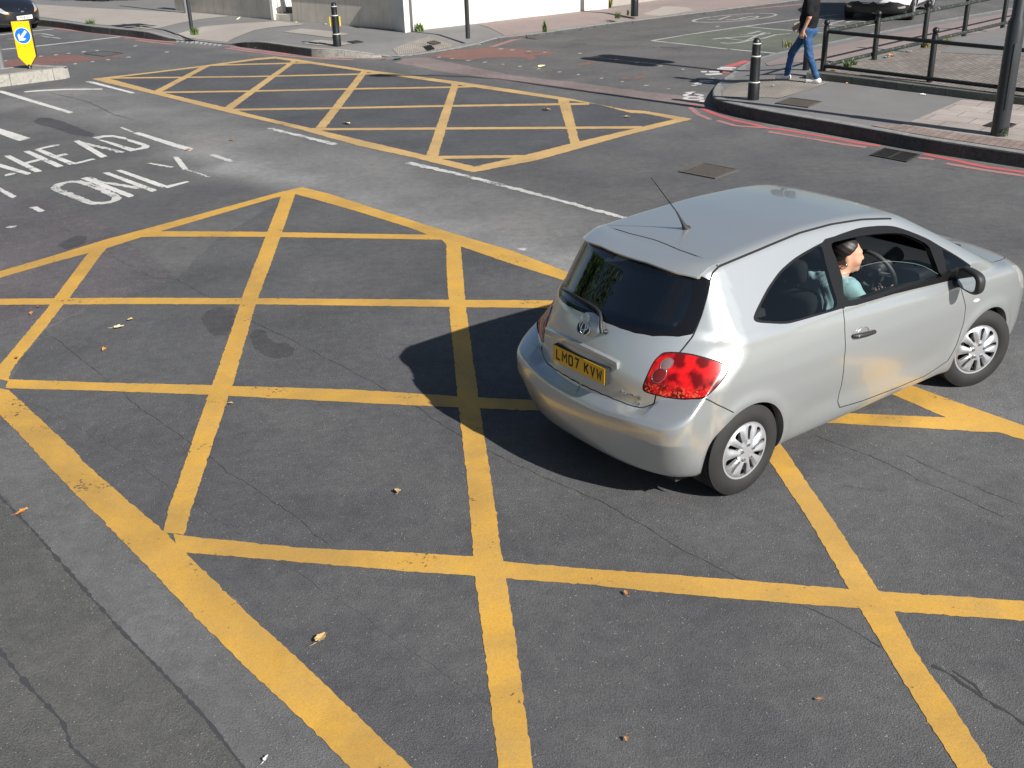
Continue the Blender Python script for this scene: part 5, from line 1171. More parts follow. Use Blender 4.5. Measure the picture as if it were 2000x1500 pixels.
ws_top = HS.dom(HS.top([(1.93, -.50), (1.97, -.25), (1.985, 0)]))
reg_roof = np.r_[reg_roof, ws_top[:2], [(ws_top[2, 0], E90 - .001), (ws_top[2, 0], E90 + .05)]]
reg_ws = HS.dom(HS.top([(2.01, .0), (1.995, -.25), (1.955, -.50), (2.10, -.60), (2.35, -.70), (2.50, -.745), (2.62, -.66), (2.74, -.42), (2.80, 0)])); reg_ws[0, 1] = E90; reg_ws[-1, 1] = E90
reg_ws = np.r_[[(reg_ws[0, 0], E90 + .05)], reg_ws, [(reg_ws[-1, 0], E90 + .05)]]
reg_hood = HS.dom(HS.top([(2.84, 0), (2.78, -.42), (2.66, -.66), (2.62, -.735), (2.80, -.735), (3.00, -.70), (3.20, -.58), (3.31, -.35), (3.36, 0)])); reg_hood[0, 1] = E90; reg_hood[-1, 1] = E90
reg_hood = np.r_[[(reg_hood[0, 0], E90 + .05)], reg_hood, [(reg_hood[-1, 0], E90 + .05)]]
reg_door = dpx([(1644.5, 596), (1646, 601), (1650, 647), (1649, 700), (1643, 754), (1636, 785), (1640, 796), (1684, 783), (1745, 760), (1807, 734), (1830, 719), (1850, 706), (1868, 674), (1882, 631), (1886, 600), (1880, 575), (1866, 548), (1840, 551), (1745, 574)])
reg_frame = dpx([(1606, 473.4), (1630, 461.5), (1653, 453), (1684, 444), (1730, 440.6), (1761, 446), (1807, 464), (1837, 481), (1868, 499), (1893, 516), (1894, 523), (1880, 535), (1862, 546), (1840.5, 551.6), (1745, 574.5), (1646, 600.5), (1636, 560), (1621, 515)], 3)
reg_opening = dpx([(1624, 476.5), (1645, 469), (1672, 462.7), (1715, 456.6), (1761, 456), (1791, 467), (1813, 480), (1822, 499.5), (1834, 532), (1833, 543), (1745, 562.5), (1658, 587), (1645, 540), (1632, 502)], 3)
reg_tri = dpx([(1840.5, 487), (1868, 501.5), (1890, 517), (1870, 528), (1850, 534)])
reg_qouter = dpx([(1613, 472), (1605, 474), (1580, 487), (1555, 502), (1535, 518), (1520, 533), (1502, 558), (1486, 587), (1474, 612), (1472, 624), (1480, 629.5), (1500, 631.5), (1535, 632.5), (1560, 627), (1590, 618.5), (1643, 603), (1650, 599.5), (1645, 565), (1630, 515)], 3)
reg_qglass = dpx([(1603, 481), (1580, 492.5), (1557, 507), (1538, 522), (1523, 537), (1506, 561), (1490, 590), (1480, 612), (1479, 621), (1485, 625), (1502, 627), (1535, 627.5), (1560, 622.5), (1590, 613.5), (1634, 599), (1626, 560), (1613, 515)], 3)
reg_plateside = []
def circ(cx, cz, r, n=48): return [(cx + r * cos(t), cz + r * sin(t)) for t in np.linspace(0, 2 * pi, n, endpoint=False)]
def archpoly(cx, r=.352):
    P = [(cx + r * cos(t), .31 + r * sin(t)) for t in np.linspace(-.38, pi + .38, 40)]
    D = HS.dom(HS.side(P)); return np.r_[D, [(D[-1, 0], -pi / 2 * HS.T * .95)], [(D[0, 0], -pi / 2 * HS.T * .95)]]
reg_arch1, reg_arch2 = archpoly(0.0), archpoly(2.6)
reg_head = HS.dom(HS.side([(2.93, .905), (3.03, .885), (3.14, .84), (3.24, .765), (3.29, .70), (3.27, .645), (3.17, .66), (3.07, .71), (2.99, .80)]))
reg_grille = np.r_[[(HS.dom(HS.front([(0, .45)]))[0, 0], -E90 * .2)], HS.dom(HS.front([(-.02, .46), (-.50, .44), (-.55, .34), (-.45, .26), (-.02, .25)]))]
reg_ind = dpx([(1901, 588), (1905, 584), (1911, 583), (1914, 585), (1910, 589), (1904, 590)])
bump_seam = dpx([(1375, 777), (1400, 790), (1433, 806)])
gi = px([(1275, 519), (1318, 535), (1345, 547), (1353, 556), (1351, 572), (1341, 608), (1331, 628), (1318, 639), (1300, 645), (1270, 646.5), (1225, 638), (1200, 629), (1176, 618), (1160, 610)]); gi = HS.dom(gi[gi[:, 1] < -.01])
reg_clear = np.r_[[(gi[0, 0], E90 + .05)], [(gi[0, 0], E90 - .001)], gi, [(gi[-1, 0], E90 - .001), (gi[-1, 0], E90 + .05)]]
regions = [('arch', reg_arch1), ('arch', reg_arch2), ('hatch', reg_hatch), ('roof', reg_roof), ('rear_glass', reg_glass), ('clear_glass', reg_clear), ('lamp', reg_lamp), ('windscreen', reg_ws), ('hood', reg_hood), ('door', reg_door), ('frame', reg_frame),
           ('opening', reg_opening), ('tri', reg_tri), ('qtrim', reg_qouter), ('qglass', reg_qglass), ('head', reg_head), ('grille', reg_grille), ('ind', reg_ind)]
W = .0028
rail_line = dpx([(1405, 520), (1450, 501), (1500, 480), (1561, 455), (1623, 438), (1684, 428.5), (1740, 427)])
seams = [(np.r_[[(hatch_top[0, 0], E90)], hatch_top], .0045), (rail_line, .0055), (hatch_edge[:7], .0045), (np.r_[dpx([(1280.5, 773)]), hatch_edge[9:]], .0045), (bump_seam, .0035), (reg_hood[1:-1], .0025),
         (reg_door[:17], .0040), (HS.dom(HS.side([(2.30, .27), (2.305, .225)])), .002), (np.r_[reg_lamp, reg_lamp[:1]], .0045)]
# finer mesh over the bumper shelf, the hatch edge and the wheel arches
ex = [(y, z) for y in np.arange(-.80, -.002, .011) for z in np.arange(.585, .80, .009)]; HS.grid = np.r_[HS.grid, HS.dom(HS.rear(ex))]
ex = [(x, y) for x in np.arange(-.735, -.45, .012) for y in np.arange(-.80, -.004, .014)]; q_ = HS.top(ex); q_ = q_[(q_[:, 2] < .80) & (q_[:, 2] > .6)]
if len(q_): HS.grid = np.r_[HS.grid, HS.dom(q_)]
ex = [(x, z) for x in np.arange(-.55, .2, .016) for z in np.arange(.55, .95, .016)]; HS.grid = np.r_[HS.grid, HS.dom(HS.side(ex))]
ex = [(y, z) for y in np.arange(-.60, -.002, .018) for z in np.arange(1.385, 1.465, .008)]; HS.grid = np.r_[HS.grid, HS.dom(HS.rear(ex))]
P, N, T, lab, seam = HS.panels(regions, seams)
names = ['body'] + [r[0] for r in regions]; lab_n = np.array(names)[lab]
seam &= ~np.isin(lab_n, ['arch', 'rear_glass', 'clear_glass', 'opening', 'qglass', 'windscreen', 'qtrim', 'frame', 'tri'])
# seams sink a little
sv = np.unique(T[seam]); edge_v = np.setdiff1d(sv, np.unique(T[~seam])); P[edge_v] -= N[edge_v] * .010
def sub(*nm): return np.isin(lab_n, nm)
def part(name, sel, mats, mirror, parent=car, inset=0.0, mi=None):
    return panel_obj(name, P, N, T[sel], mats, parent, mirror, mi, inset)
MP = [MC_SILVER, MC_SEAM]
b_sel = sub('body'); body = part('body', b_sel, MP, 'both', mi=seam[b_sel].astype(int))
for s_, nm in ((None, 'r'), ('left', 'l')):
    sel = sub('door'); d_ = part('door', sel, MP, s_, mi=seam[sel].astype(int))
    part('window_frame', sub('frame'), MC_TRIM, s_, d_); part('quarter_light', sub('tri'), MC_GLASSQ, s_, d_)
    part('quarter_trim', sub('qtrim'), MC_TRIM, s_); part('quarter_window', sub('qglass'), MC_GLASSQ, s_)
    sel = sub('lamp'); part('tail_light', sel, [MC_RED, MC_LAMPEDGE], s_, mi=seam[sel].astype(int)); part('headlight', sub('head'), MC_HEAD, s_); part('side_indicator', sub('ind'), MC_SIDE, s_)
    if s_ is None: door_r = d_
    else: part('door_window', sub('opening'), MC_GLASSQ, s_, d_)
sel = sub('hatch'); hatch = part('tailgate', sel, MP, 'both', mi=seam[sel].astype(int))
sel = sub('roof'); roof = part('roof', sel, MP, 'both', mi=seam[sel].astype(int)); sel = sub('hood'); part('bonnet', sel, MP, 'both', mi=seam[sel].astype(int))
# rear glass with its printed black border
sel = sub('rear_glass', 'clear_glass'); rg = part('rear_window', sel, [MC_GLASSD, MC_CERAMIC], 'both', hatch, mi=(lab_n[sel] == 'rear_glass').astype(int))
part('windscreen', sub('windscreen'), MC_GLASS, 'both'); part('grille', sub('grille'), MC_TRIM, 'both')
# lowered glass of the driver's door
reg_low = dpx([(1652, 560), (1668, 534), (1684, 522), (1730, 512), (1776, 514), (1807, 521), (1836, 536), (1834, 545), (1745, 564), (1658, 589)])
sel = sub('opening'); cen = HS.dom(P[T[sel]].mean(1) * [1, -1, 1]); low = np.zeros(len(T), bool); low[np.where(sel)[0][inside(cen, reg_low)]] = True
part('door_window', low, MC_GLASS, None, door_r, 0.014)
_e = HS.pix([(1668, 534), (1684, 522), (1730, 512), (1776, 514), (1807, 521), (1835, 536)], POSE)[0]; mb = MB(); mb.tube([(p[0], p[1] + .014, p[2]) for p in catmull(_e, 5)], .0015, 6); mb.build('glass_edge', simple('glass_edge', (.16, .22, .20), .3), door_r)
# opening edges: arch lips, window reveals
V_, F_ = lip(P, T[sub('body', 'door', 'hood')], N, (0, .07, 0), thr=lambda p: min(abs(hypot(p[0], p[2] - .31) - .352), abs(hypot(p[0] - 2.6, p[2] - .31) - .352)) < .01)
for sg in (1, -1): mesh_obj('arch_lip', [(x, sg * y, z) for x, y, z in V_], F_, MC_SILVER, car, smooth=True)
V_, F_ = lip(P, T[~sub('opening')], N, (0, .045, -.004), thr=lambda p: p[2] > .93 and -.9 < p[1] < -.45 and .6 < p[0] < 2.3)
mesh_obj('window_reveal', V_, F_, MC_TRIM, car)
# dark lining of the cabin
ln = ~sub('arch', 'rear_glass', 'clear_glass', 'opening', 'qglass', 'tri', 'windscreen'); panel_obj('cabin_lining', P, N, T[ln], MC_LINING, car, 'both', None, .03)
mb = MB()
for sx in (0.0, 2.6):
    for sg in (-1, 1):
        n = 24; V = []; F = []
        for i in range(n + 1):
            t = -.35 + (pi + .7) * i / n
            for yy in (.80, .50): V.append((sx + .365 * cos(t), sg * yy, .31 + .365 * sin(t)))
        for i in range(n): F.append((2 * i, 2 * i + 1, 2 * i + 3, 2 * i + 2))
        b = len(V); V += [(sx, sg * .50, .31)]; F += [(2 * i + 1, b, 2 * i + 3) for i in range(n)]
        mb.add(V, F)
mb.box(-.45, 3.2, -.68, .68, .17, .24)
mb.build('underbody', MC_LINING, car)
# wheels
for (x, y, st) in ((0, -.862, 0), (0, .862, 0), (2.6, -.858, -.30), (2.6, .858, -.30)):
    w_ = wheel(car, (x, y + (.10 if y < 0 else -.10), .314), .314, .195, .207, st, -1 if y < 0 else 1)
# ------------------------------------------------------------------ details of the silver car
def hp(u, v, off=0.0):
    q = HS.pix([(u, v)], POSE)[0]; n = HS.normal(q)[0]; n = np.array([n[0], n[1] * np.sign(q[0, 1] if q[0, 1] != 0 else 1), n[2]])
    return Vector(q[0] + n * off), Vector(n)
def rearpt(y, z, off=0.0):
    q = HS.rear([(y, z)]); n = HS.normal(q)[0]; n[1] *= np.sign(y) if y != 0 else 1
    return Vector(q[0] + n * off), Vector(n)
def disc(mb, c, n, ex, ey, dome=0.0, k=28, rings=5, m=0):
    """domed disc centred at c facing n with half axes ex, ey"""
    V = [c + n * dome]; F = []
    for r in range(1, rings + 1):
        q = r / rings
        for i in range(k):
            a = 2 * pi * i / k; V.append(c + (ex * cos(a) + ey * sin(a)) * q + n * dome * (1 - q * q))
    for i in range(k): F.append((0, 1 + i, 1 + (i + 1) % k))
    for r in range(rings - 1):
        for i in range(k): F.append((1 + r * k + i, 1 + (r + 1) * k + i, 1 + (r + 1) * k + (i + 1) % k, 1 + r * k + (i + 1) % k))
    mb.add(V, F, m)
# roof spoiler overhanging the rear window
def spoiler():
    top_px = [(1275, 511), (1300, 520), (1325, 529), (1350, 536.5), (1372, 543), (1386, 547)]
    E_ = HS.pix(top_px, POSE)[0]; ys = np.array([-.0, -.06, -.14, -.22, -.30, -.38, -.45, -.51, -.548]); o = np.argsort(E_[:, 1])
    ex_ = np.interp(ys, E_[o, 1], E_[o, 0]); ez_ = np.interp(ys, E_[o, 1], E_[o, 2]); V = []; F = []
    k = 6
    for y, x, z in zip(ys, ex_, ez_):
        fade = 1.0 if y > -.5 else .6
        q = HS.rear([(y, z)])[0]; t1 = HS.top([(q[0] + .06, y)])[0]; t2 = HS.top([(q[0] + .13, y)])[0]; t3 = HS.top([(q[0] + .19, y)])[0]
        V += [(q[0] + .02, y, q[2] - .012), (q[0] - .048 * fade, y, q[2] - .002), (q[0] - .050 * fade, y, q[2] + .008), (t1[0], y, t1[2] + .010), (t2[0], y, t2[2] + .005), (t3[0], y, t3[2] - .002)]
    n = len(ys); V = [tuple(v) for v in V]; W_ = V + [(x, -y, z) for x, y, z in V]
    for b in (0, n * k):
        for i in range(n - 1):
            for j in range(k - 1): F.append((b + i * k + j, b + (i + 1) * k + j, b + (i + 1) * k + j + 1, b + i * k + j + 1))
        F.append(tuple(b + (n - 1) * k + j for j in range(k)))
    mb = MB(); mb.add(W_, F); mb.build('spoiler', MC_SILVER, hatch, 40)
spoiler()
# number plate
zc = .832; pc_, pn = rearpt(0, zc); up = Vector((0, 0, 1)); up = (up - pn * up.dot(pn)).normalized(); rt = Vector((0, -1, 0)); out = pn
def plate_box(name, w, h, o0, o1, mat, parent, c=pc_):
    mb = MB(); V = [c + rt * (sx * w / 2) + up * (sz * h / 2) + out * o for o in (o0, o1) for sz in (-1, 1) for sx in (-1, 1)]
    mb.add(V, [(0, 2, 3, 1), (4, 5, 7, 6), (0, 1, 5, 4), (1, 3, 7, 5), (3, 2, 6, 7), (2, 0, 4, 6)]); return mb.build(name, mat, parent)
plate_box('plate_backing', .535, .116, -.05, .010, MC_PLASTIC, hatch)
npl = plate_box('number_plate', .52, .111, .0105, .0135, MC_PLATEY, car)
mb = text_mesh('LM07 KVW', .079, .050, .0135, .0115, lambda s, t: pc_ + rt * s + up * t + out * .0142, .55); mb.build('plate_letters', MC_INK, npl)
# chrome edged ledge above the plate
led = [(1070.5, 641), (1090, 650), (1115, 662), (1140, 674), (1165, 686), (1190, 698), (1208.5, 708)]
L = [hp(u, v) for u, v in led]; mb = MB(); V = []; F = []
for (p, n) in L:
    n2 = Vector((n.x, n.y, 0)).normalized()
    V += [p + Vector((0, 0, .012)) - n * .004, p + n2 * .020 + Vector((0, 0, .004)), p + n2 * .022 - Vector((0, 0, .004)), p + n2 * .018 - Vector((0, 0, .040)), p - n * .004 - Vector((0, 0, .044))]
for i in range(len(L) - 1):
    for k in range(4): F.append((i * 5 + k, (i + 1) * 5 + k, (i + 1) * 5 + k + 1, i * 5 + k + 1))
F += [(4, 3, 2, 1, 0), tuple(range(len(V) - 5, len(V)))]; mb.add(V, F); mb.build('plate_garnish', MC_SILVER, hatch, 30)
mb = MB(); mb.tube([V[i * 5 + 1] for i in range(len(L))] + [V[-3] + Vector((0, 0, 0)), V[-2]], .0032, 6); mb.build('garnish_edge', simple('bright_edge', (.85, .85, .86), .18, .8), hatch)
# emblem on its boss
ec, en = hp(1143, 641); eu = (Vector((0, 0, 1)) - en * en.z).normalized(); er = Vector((0, -1, 0)); er = (er - en * er.dot(en)).normalized()
mb = MB(); bc, bn = hp(1152, 634); disc(mb, bc - bn * .004, bn, er * .115, eu * .078, .020, 40, 8); mb.build('handle_boss', MC_SILVER, hatch, 60)
_eb = ec + en * .017
def ering(mb, cx, cy, ax, ay, r, k=40): mb.tube([_eb + er * (cx + ax * cos(2 * pi * i / k)) + eu * (cy + ay * sin(2 * pi * i / k)) for i in range(k + 1)], r, 8)
mb = MB(); ering(mb, 0, 0, .064, .046, .0052); mb.build('emblem', MC_CHROME, hatch, 60); em = bpy.data.objects[-1] if False else None
mb = MB(); ering(mb, 0, .014, .040, .027, .0046); mb.build('emblem', MC_CHROME, hatch, 60)
mb = MB(); ering(mb, 0, -.004, .019, .040, .0046); mb.build('emblem', MC_CHROME, hatch, 60)
mb = MB(); disc(mb, _eb - en * .006, en, er * .063, eu * .045, .004, 36, 4); mb.build('emblem_field', simple('emblem_dark', (.05, .055, .06), .25, .5), hatch, 60)
# badges
MC_BADGE = simple('badge_silver', (.30, .30, .30), .35, .5)
def badge(text, a, b, h, par, w, sw, gap, slant=.15):
    pa_, na = hp(*a); pb_, nb = hp(*b); c = (pa_ + pb_) / 2; n = (na + nb).normalized(); r_ = (pb_ - pa_).normalized(); u_ = n.cross(r_) * -1
    u_ = u_ if u_.z > 0 else -u_; cc = hp((a[0] + b[0]) / 2, (a[1] + b[1]) / 2, .004)[0]
    mb = text_mesh(text, h, w, sw, gap, lambda s, t: cc + r_ * s + u_ * t, .5, slant)
    bm_ = mb.v; n0 = len(mb.v); fs = list(mb.f); back = [tuple(Vector(v) - n * .004) for v in mb.v]; mb.v += back
    for f in fs: mb.f += [(f[i], f[(i + 1) % 4], f[(i + 1) % 4] + n0, f[i] + n0) for i in range(4)]; mb.m += [0] * 4
    o = mesh_obj('badge', mb.v, mb.f, MC_BADGE, par, mb.m); return o
badge('AURIS', (1211, 764), (1250, 777.5), .026, hatch, .032, .0062, .006)
badge('T2', (1240.5, 785.5), (1249, 789), .020, hatch, .018, .005, .004)
# small unreadable badge strokes on the left
mb = MB()
for k in range(5):
    c, n = hp(1046 + k * 3.6, 674.5 + k * 2.5, .003); r_ = Vector((0, -1, 0)); u_ = Vector((0, 0, 1)); mb.add([c + r_ * -.005 + u_ * -.006, c + r_ * .005 + u_ * -.006, c + r_ * .006 + u_ * .006, c + r_ * -.004 + u_ * .006], [(0, 1, 2, 3)])
mb.build('badge', MC_BADGE, hatch)
# rear wiper
mb = MB(); wp = [(1181, 651), (1179.5, 640), (1179, 625), (1176, 616), (1168, 606), (1150, 594), (1128, 580), (1107, 570)]; wo = [.030, .034, .036, .034, .030, .026, .022, .018]
mb.tube([hp(u, v, o)[0] for (u, v), o in zip(wp, wo)], [.013, .013, .012, .011, .009, .008, .007, .006], 10); mb.build('wiper_arm', MC_PLASTIC, hatch, 50)
mb = MB(); mb.tube([hp(u, v, .010)[0] for u, v in [(1172, 612), (1150, 600), (1120, 580), (1100, 566)]], .006, 6); mb.build('wiper_blade', MC_TRIM, hatch, 50)
mb = MB(); c, n = hp(1184, 648); disc(mb, c, n, er * .018, eu * .018, .035, 16, 4); mb.build('wiper_pivot', MC_PLASTIC, hatch, 50)
# sticker inside the rear window
c, n = hp(1197, 497, -.004); u_ = (Vector((0, 0, 1)) - n * n.z).normalized(); r_ = u_.cross(n); mb = MB(); mb.add([c + r_ * a * .033 + u_ * b * .030 for a, b in ((-1, -1), (1, -1), (1, 1), (-1, 1))], [(0, 1, 2, 3)]); mb.build('window_sticker', simple('sticker', (.25, .34, .30), .5, var=.4, vscale=120), rg)
# tail lamp lenses, laid on the lamp's surface
lamps = [o for o in car.children if o.name.startswith('tail_light')]
for lam, sgn in zip(lamps, (1, -1)):
    for (u, v, r_, mt, nm) in ((1302, 711, .035, MC_LENS, 'reversing_lens'), (1287, 733, .044, MC_LENSD, 'fog_lens')):
        c, n = hp(u, v); k_ = 30; V = [rearpt(c.y, c.z, .009)[0]]; F = []; ring = []
        for q in range(1, 5):
            for i in range(k_):
                a = 2 * pi * i / k_; V.append(rearpt(c.y + r_ * .80 * cos(a) * q / 4, c.z + r_ * sin(a) * q / 4, .003 + .006 * (1 - (q / 4) ** 2))[0])
        ring = [V[1 + 3 * k_ + i] for i in range(k_)] + [V[1 + 3 * k_]]
        for i in range(k_): F.append((0, 1 + i, 1 + (i + 1) % k_))
        for q in range(3):
            for i in range(k_): F.append((1 + q * k_ + i, 1 + (q + 1) * k_ + i, 1 + (q + 1) * k_ + (i + 1) % k_, 1 + q * k_ + (i + 1) % k_))
        V = [(p.x, p.y * sgn, p.z) for p in V]; ring = [(p.x, p.y * sgn, p.z) for p in ring]
        mb = MB(); mb.add(V, F); mb.build(nm, mt, lam, 60); mb = MB(); mb.tube(ring, .0022, 6); mb.build('lens_ring', MC_CHROME, lam, 60)
# aerial
ab = Vector(HS.top([(.215, .0)])[0]); ar = empty('aerial', tuple(ab)); ar.parent = car
mb = MB(); mb.tube([Vector((.03, 0, -.004)), Vector((.012, 0, .012)), Vector((-.006, 0, .04)), Vector((-.03, .004, .08)), Vector((-.06, .01, .13))], [.030, .022, .013, .008, .0055], 12); mb.build('aerial_base', MC_PLASTIC, ar, 50)
mb = MB(); mb.tube([Vector((-.06, .01, .13)), Vector((-.255, .055, .385))], [.0042, .0024], 8); mb.build('aerial_rod', MC_TRIM, ar, 50)
# door handle and cup
c, n = hp(1684.5, 651.5); mb = MB(); fx = Vector((1, 0, 0)); fz = Vector((0, 0, 1))
mb2 = MB(); k_ = 32
V = []; F = []
for r in range(0, 7):
    q = r / 6
    for i in range(k_):
        a = 2 * pi * i / k_; p = c + fx * (.062 * cos(a) * q) + fz * (.048 * sin(a) * q); d = -.022 * (1 - q * q) + .0022
        V.append(p + n * d)
for r in range(6):
    for i in range(k_): F.append((r * k_ + i, (r + 1) * k_ + i, (r + 1) * k_ + (i + 1) % k_, r * k_ + (i + 1) % k_))
# the cup is pressed outwards as a shallow shell so that it stays proud of the door skin
V = [p + n * .024 * max(0, 1 - 1) for p in V]; mb2.add(V, F)
ring = MB(); ring.tube([c + n * .002 + fx * (.062 * cos(2 * pi * i / 32)) + fz * (.048 * sin(2 * pi * i / 32)) for i in range(33)], .0028, 6); ring.build('handle_cup_rim', MC_SILVER, door_r, 60)
cup = MB(); disc(cup, c + n * .0015, n, fx * .060, fz * .046, .0, 30, 2); cup.build('handle_cup', simple('handle_cup_shade', (.30, .30, .285), .45, .4), door_r)
ha, hb = hp(1664.5, 656.5)[0], hp(1706.5, 646.5)[0]; d = (hb - ha)
mb.tube([ha + n * .004, ha + d * .06 + n * .018, ha + d * .3 + n * .026, ha + d * .7 + n * .027, ha + d * .93 + n * .018, hb + n * .004], [.012, .0165, .0165, .016, .015, .010], 12)
mb.build('door_handle', MC_PLASTIC, door_r, 50)
cap = MB(); p, n_ = hp(1670, 655.2, .036); disc(cap, p, n_, fx * .008, fz * .008, .002, 14, 3); cap.build('lock', MC_COVER, door_r, 60)
# door mirrors
def mirror(sg, par):
    o = empty('door_mirror', (2.115, sg * .965, 1.015)); o.parent = par
    mb = MB(); nu, nv = 28, 16; V = []; F = []
    def se(a, e): return np.sign(a) * abs(a) ** e
    for j in range(nv + 1):
        t = pi * j / nv - pi / 2
        for i in range(nu):
            a = 2 * pi * i / nu; x = se(sin(t), .8); rr = abs(cos(t)) ** .45
            yy, zz = se(cos(a), .7) * rr * .112, se(sin(a), .7) * rr * .085
            V.append((x * .07 if x > 0 else x * .028, yy, zz + .01 * yy / .1 * sg * -1))
    for j in range(nv):
        for i in range(nu): F.append((j * nu + i, j * nu + (i + 1) % nu, (j + 1) * nu + (i + 1) % nu, (j + 1) * nu + i))
    mb.add(V, F); mb.v = [tuple(Matrix.Rotation(radians(-14 * sg * -1), 4, 'Z') @ Vector(v)) for v in mb.v]; mb.build('mirror_housing', MC_PLASTIC, o, 60)
    mb = MB(); n_ = 32; ring = [(se(cos(2 * pi * i / n_), .6) * .086, se(sin(2 * pi * i / n_), .6) * .060) for i in range(n_)]
    R_ = Matrix.Rotation(radians(14 * sg), 4, 'Z'); mb.add([tuple(R_ @ Vector((-.0295, y, z + .01 * y / .1 * -sg))) for y, z in ring], [tuple(range(n_))]); mb.build('mirror_glass', MC_MIRROR, o)
    mb = MB(); mb.tube([Vector((.02, -sg * .07, -.045)), Vector((.03, -sg * .12, -.06)), Vector((.06, -sg * .175, -.045))], [.026, .032, .045], 12); mb.build('mirror_stalk', MC_PLASTIC, o, 50)
mirror(-1, car); mirror(1, car)
# front plate and lower grille bars
fp = Vector(HS.front([(0, .50)])[0])
mb = MB(); mb.box(fp.x - .01, fp.x + .012, -.26, .26, .445, .556, bev=.003); mb.build('front_plate', MC_PLATEW, car)
# wiper on the windscreen and cowl
mb = MB(); q = HS.top([(2.78, -.45), (2.72, -.05), (2.70, .15)]); mb.tube([Vector(p) + Vector((0, 0, .018)) for p in q], .009, 8); mb.build('front_wiper', MC_TRIM, car, 50)
# ---- cabin
def seat(y):
    o = empty('front_seat', (1.12 + (.07 if y < 0 else 0), y, .30)); o.parent = car
    mb = MB(); mb.box(-.12, .42, -.24, .24, .12, .27, bev=.05); mb.build('cushion', MC_SEAT, o, 50)
    mb = MB(); mb.box(-.065, .065, -.235, .235, .20, .86, bev=.05); mb.v = [tuple(Matrix.Translation((-.10, 0, 0)) @ Matrix.Rotation(radians(-17), 4, 'Y') @ Vector(v)) for v in mb.v]; mb.build('backrest', MC_SEAT, o, 50)
    mb = MB(); mb.box(-.05, .05, -.13, .13, .90, 1.06, bev=.04); mb.v = [tuple(Matrix.Translation((-.10, 0, 0)) @ Matrix.Rotation(radians(-15), 4, 'Y') @ Vector(v)) for v in mb.v]; mb.build('headrest', MC_SEAT, o, 50)
    mb = MB()
    for s in (-1, 1): mb.tube([Matrix.Translation((-.10, 0, 0)) @ Matrix.Rotation(radians(-16), 4, 'Y') @ Vector((0, s * .06, z)) for z in (.84, .95)], .007, 8)
    mb.build('headrest_rods', MC_COVER, o)
seat(-.41); seat(.37)
mb = MB(); mb.box(-.05, .45, -.62, .62, .38, .55, bev=.05); mb.box(-.22, -.08, -.60, .60, .45, .98, bev=.05); mb.build('rear_bench', MC_SEAT, car, 50)
mb = MB(); mb.box(-.36, -.10, -.50, .50, .985, 1.0); mb.build('parcel_shelf', MC_LINING, car)
mb = MB(); mb.box(2.0, 2.75, -.70, .70, .62, .93, bev=.06); mb.box(1.98, 2.3, -.62, -.20, .90, 1.00, bev=.04); mb.build('dashboard', MC_PLASTIC, car, 50)
mb = MB(); mb.box(1.3, 2.0, -.09, .09, .3, .62, bev=.03); mb.build('centre_console', MC_PLASTIC, car, 50)
sw = empty('steering_wheel', (1.76, -.41, 1.015)); sw.parent = car; sw.rotation_euler = (0, radians(-24), 0)
mb = MB(); mb.tube([(0, .185 * cos(2 * pi * i / 40), .185 * sin(2 * pi * i / 40)) for i in range(41)], .0165, 12); mb.build('rim', simple('wheel_leather', (.05, .055, .055), .5), sw, 60)
mb = MB(); mb.box(-.03, .03, -.075, .075, -.07, .06, bev=.02); mb.build('hub', MC_PLASTIC, sw, 50)
for k, (y, z) in enumerate(((.17, .02), (-.17, .02), (.05, -.165), (-.05, -.165))):
    mb = MB(); mb.tube([(0, y * .3, z * .3), (0.0, y, z)], .014, 8); mb.build('spoke', MC_COVER if k < 2 else MC_PLASTIC, sw, 50)
mb = MB(); mb.tube([(-.032, .022 * cos(2 * pi * i / 24), .016 * sin(2 * pi * i / 24)) for i in range(25)], .0022, 6); mb.tube([(-.032, .013 * cos(2 * pi * i / 24), .006 + .009 * sin(2 * pi * i / 24)) for i in range(25)], .0018, 6); mb.tube([(-.032, .006 * cos(2 * pi * i / 24), -.002 + .013 * sin(2 * pi * i / 24)) for i in range(25)], .0018, 6); mb.build('wheel_emblem', MC_CHROME, sw)
mb = MB(); mb.tube([(.02, 0, 0), (.28, 0, -.03)], [.05, .06], 12); mb.build('column', MC_PLASTIC, sw, 50)
mb = MB(); mb.box(.70, .745, -.60, -.575, .5, 1.36)
mb.v = []; mb.f = []; mb.m = []
V = [(.80, -.70, 1.22), (1.03, -.56, .95), (1.15, -.45, .72), (1.15, -.43, .68), (1.04, -.52, .92), (.84, -.68, 1.23)]
mb.tube([(.82, -.66, 1.25), (1.0, -.60, 1.02), (1.10, -.50, .80)], .012, 6); mb.build('seat_belt', simple('belt', (.12, .13, .13), .7), car)
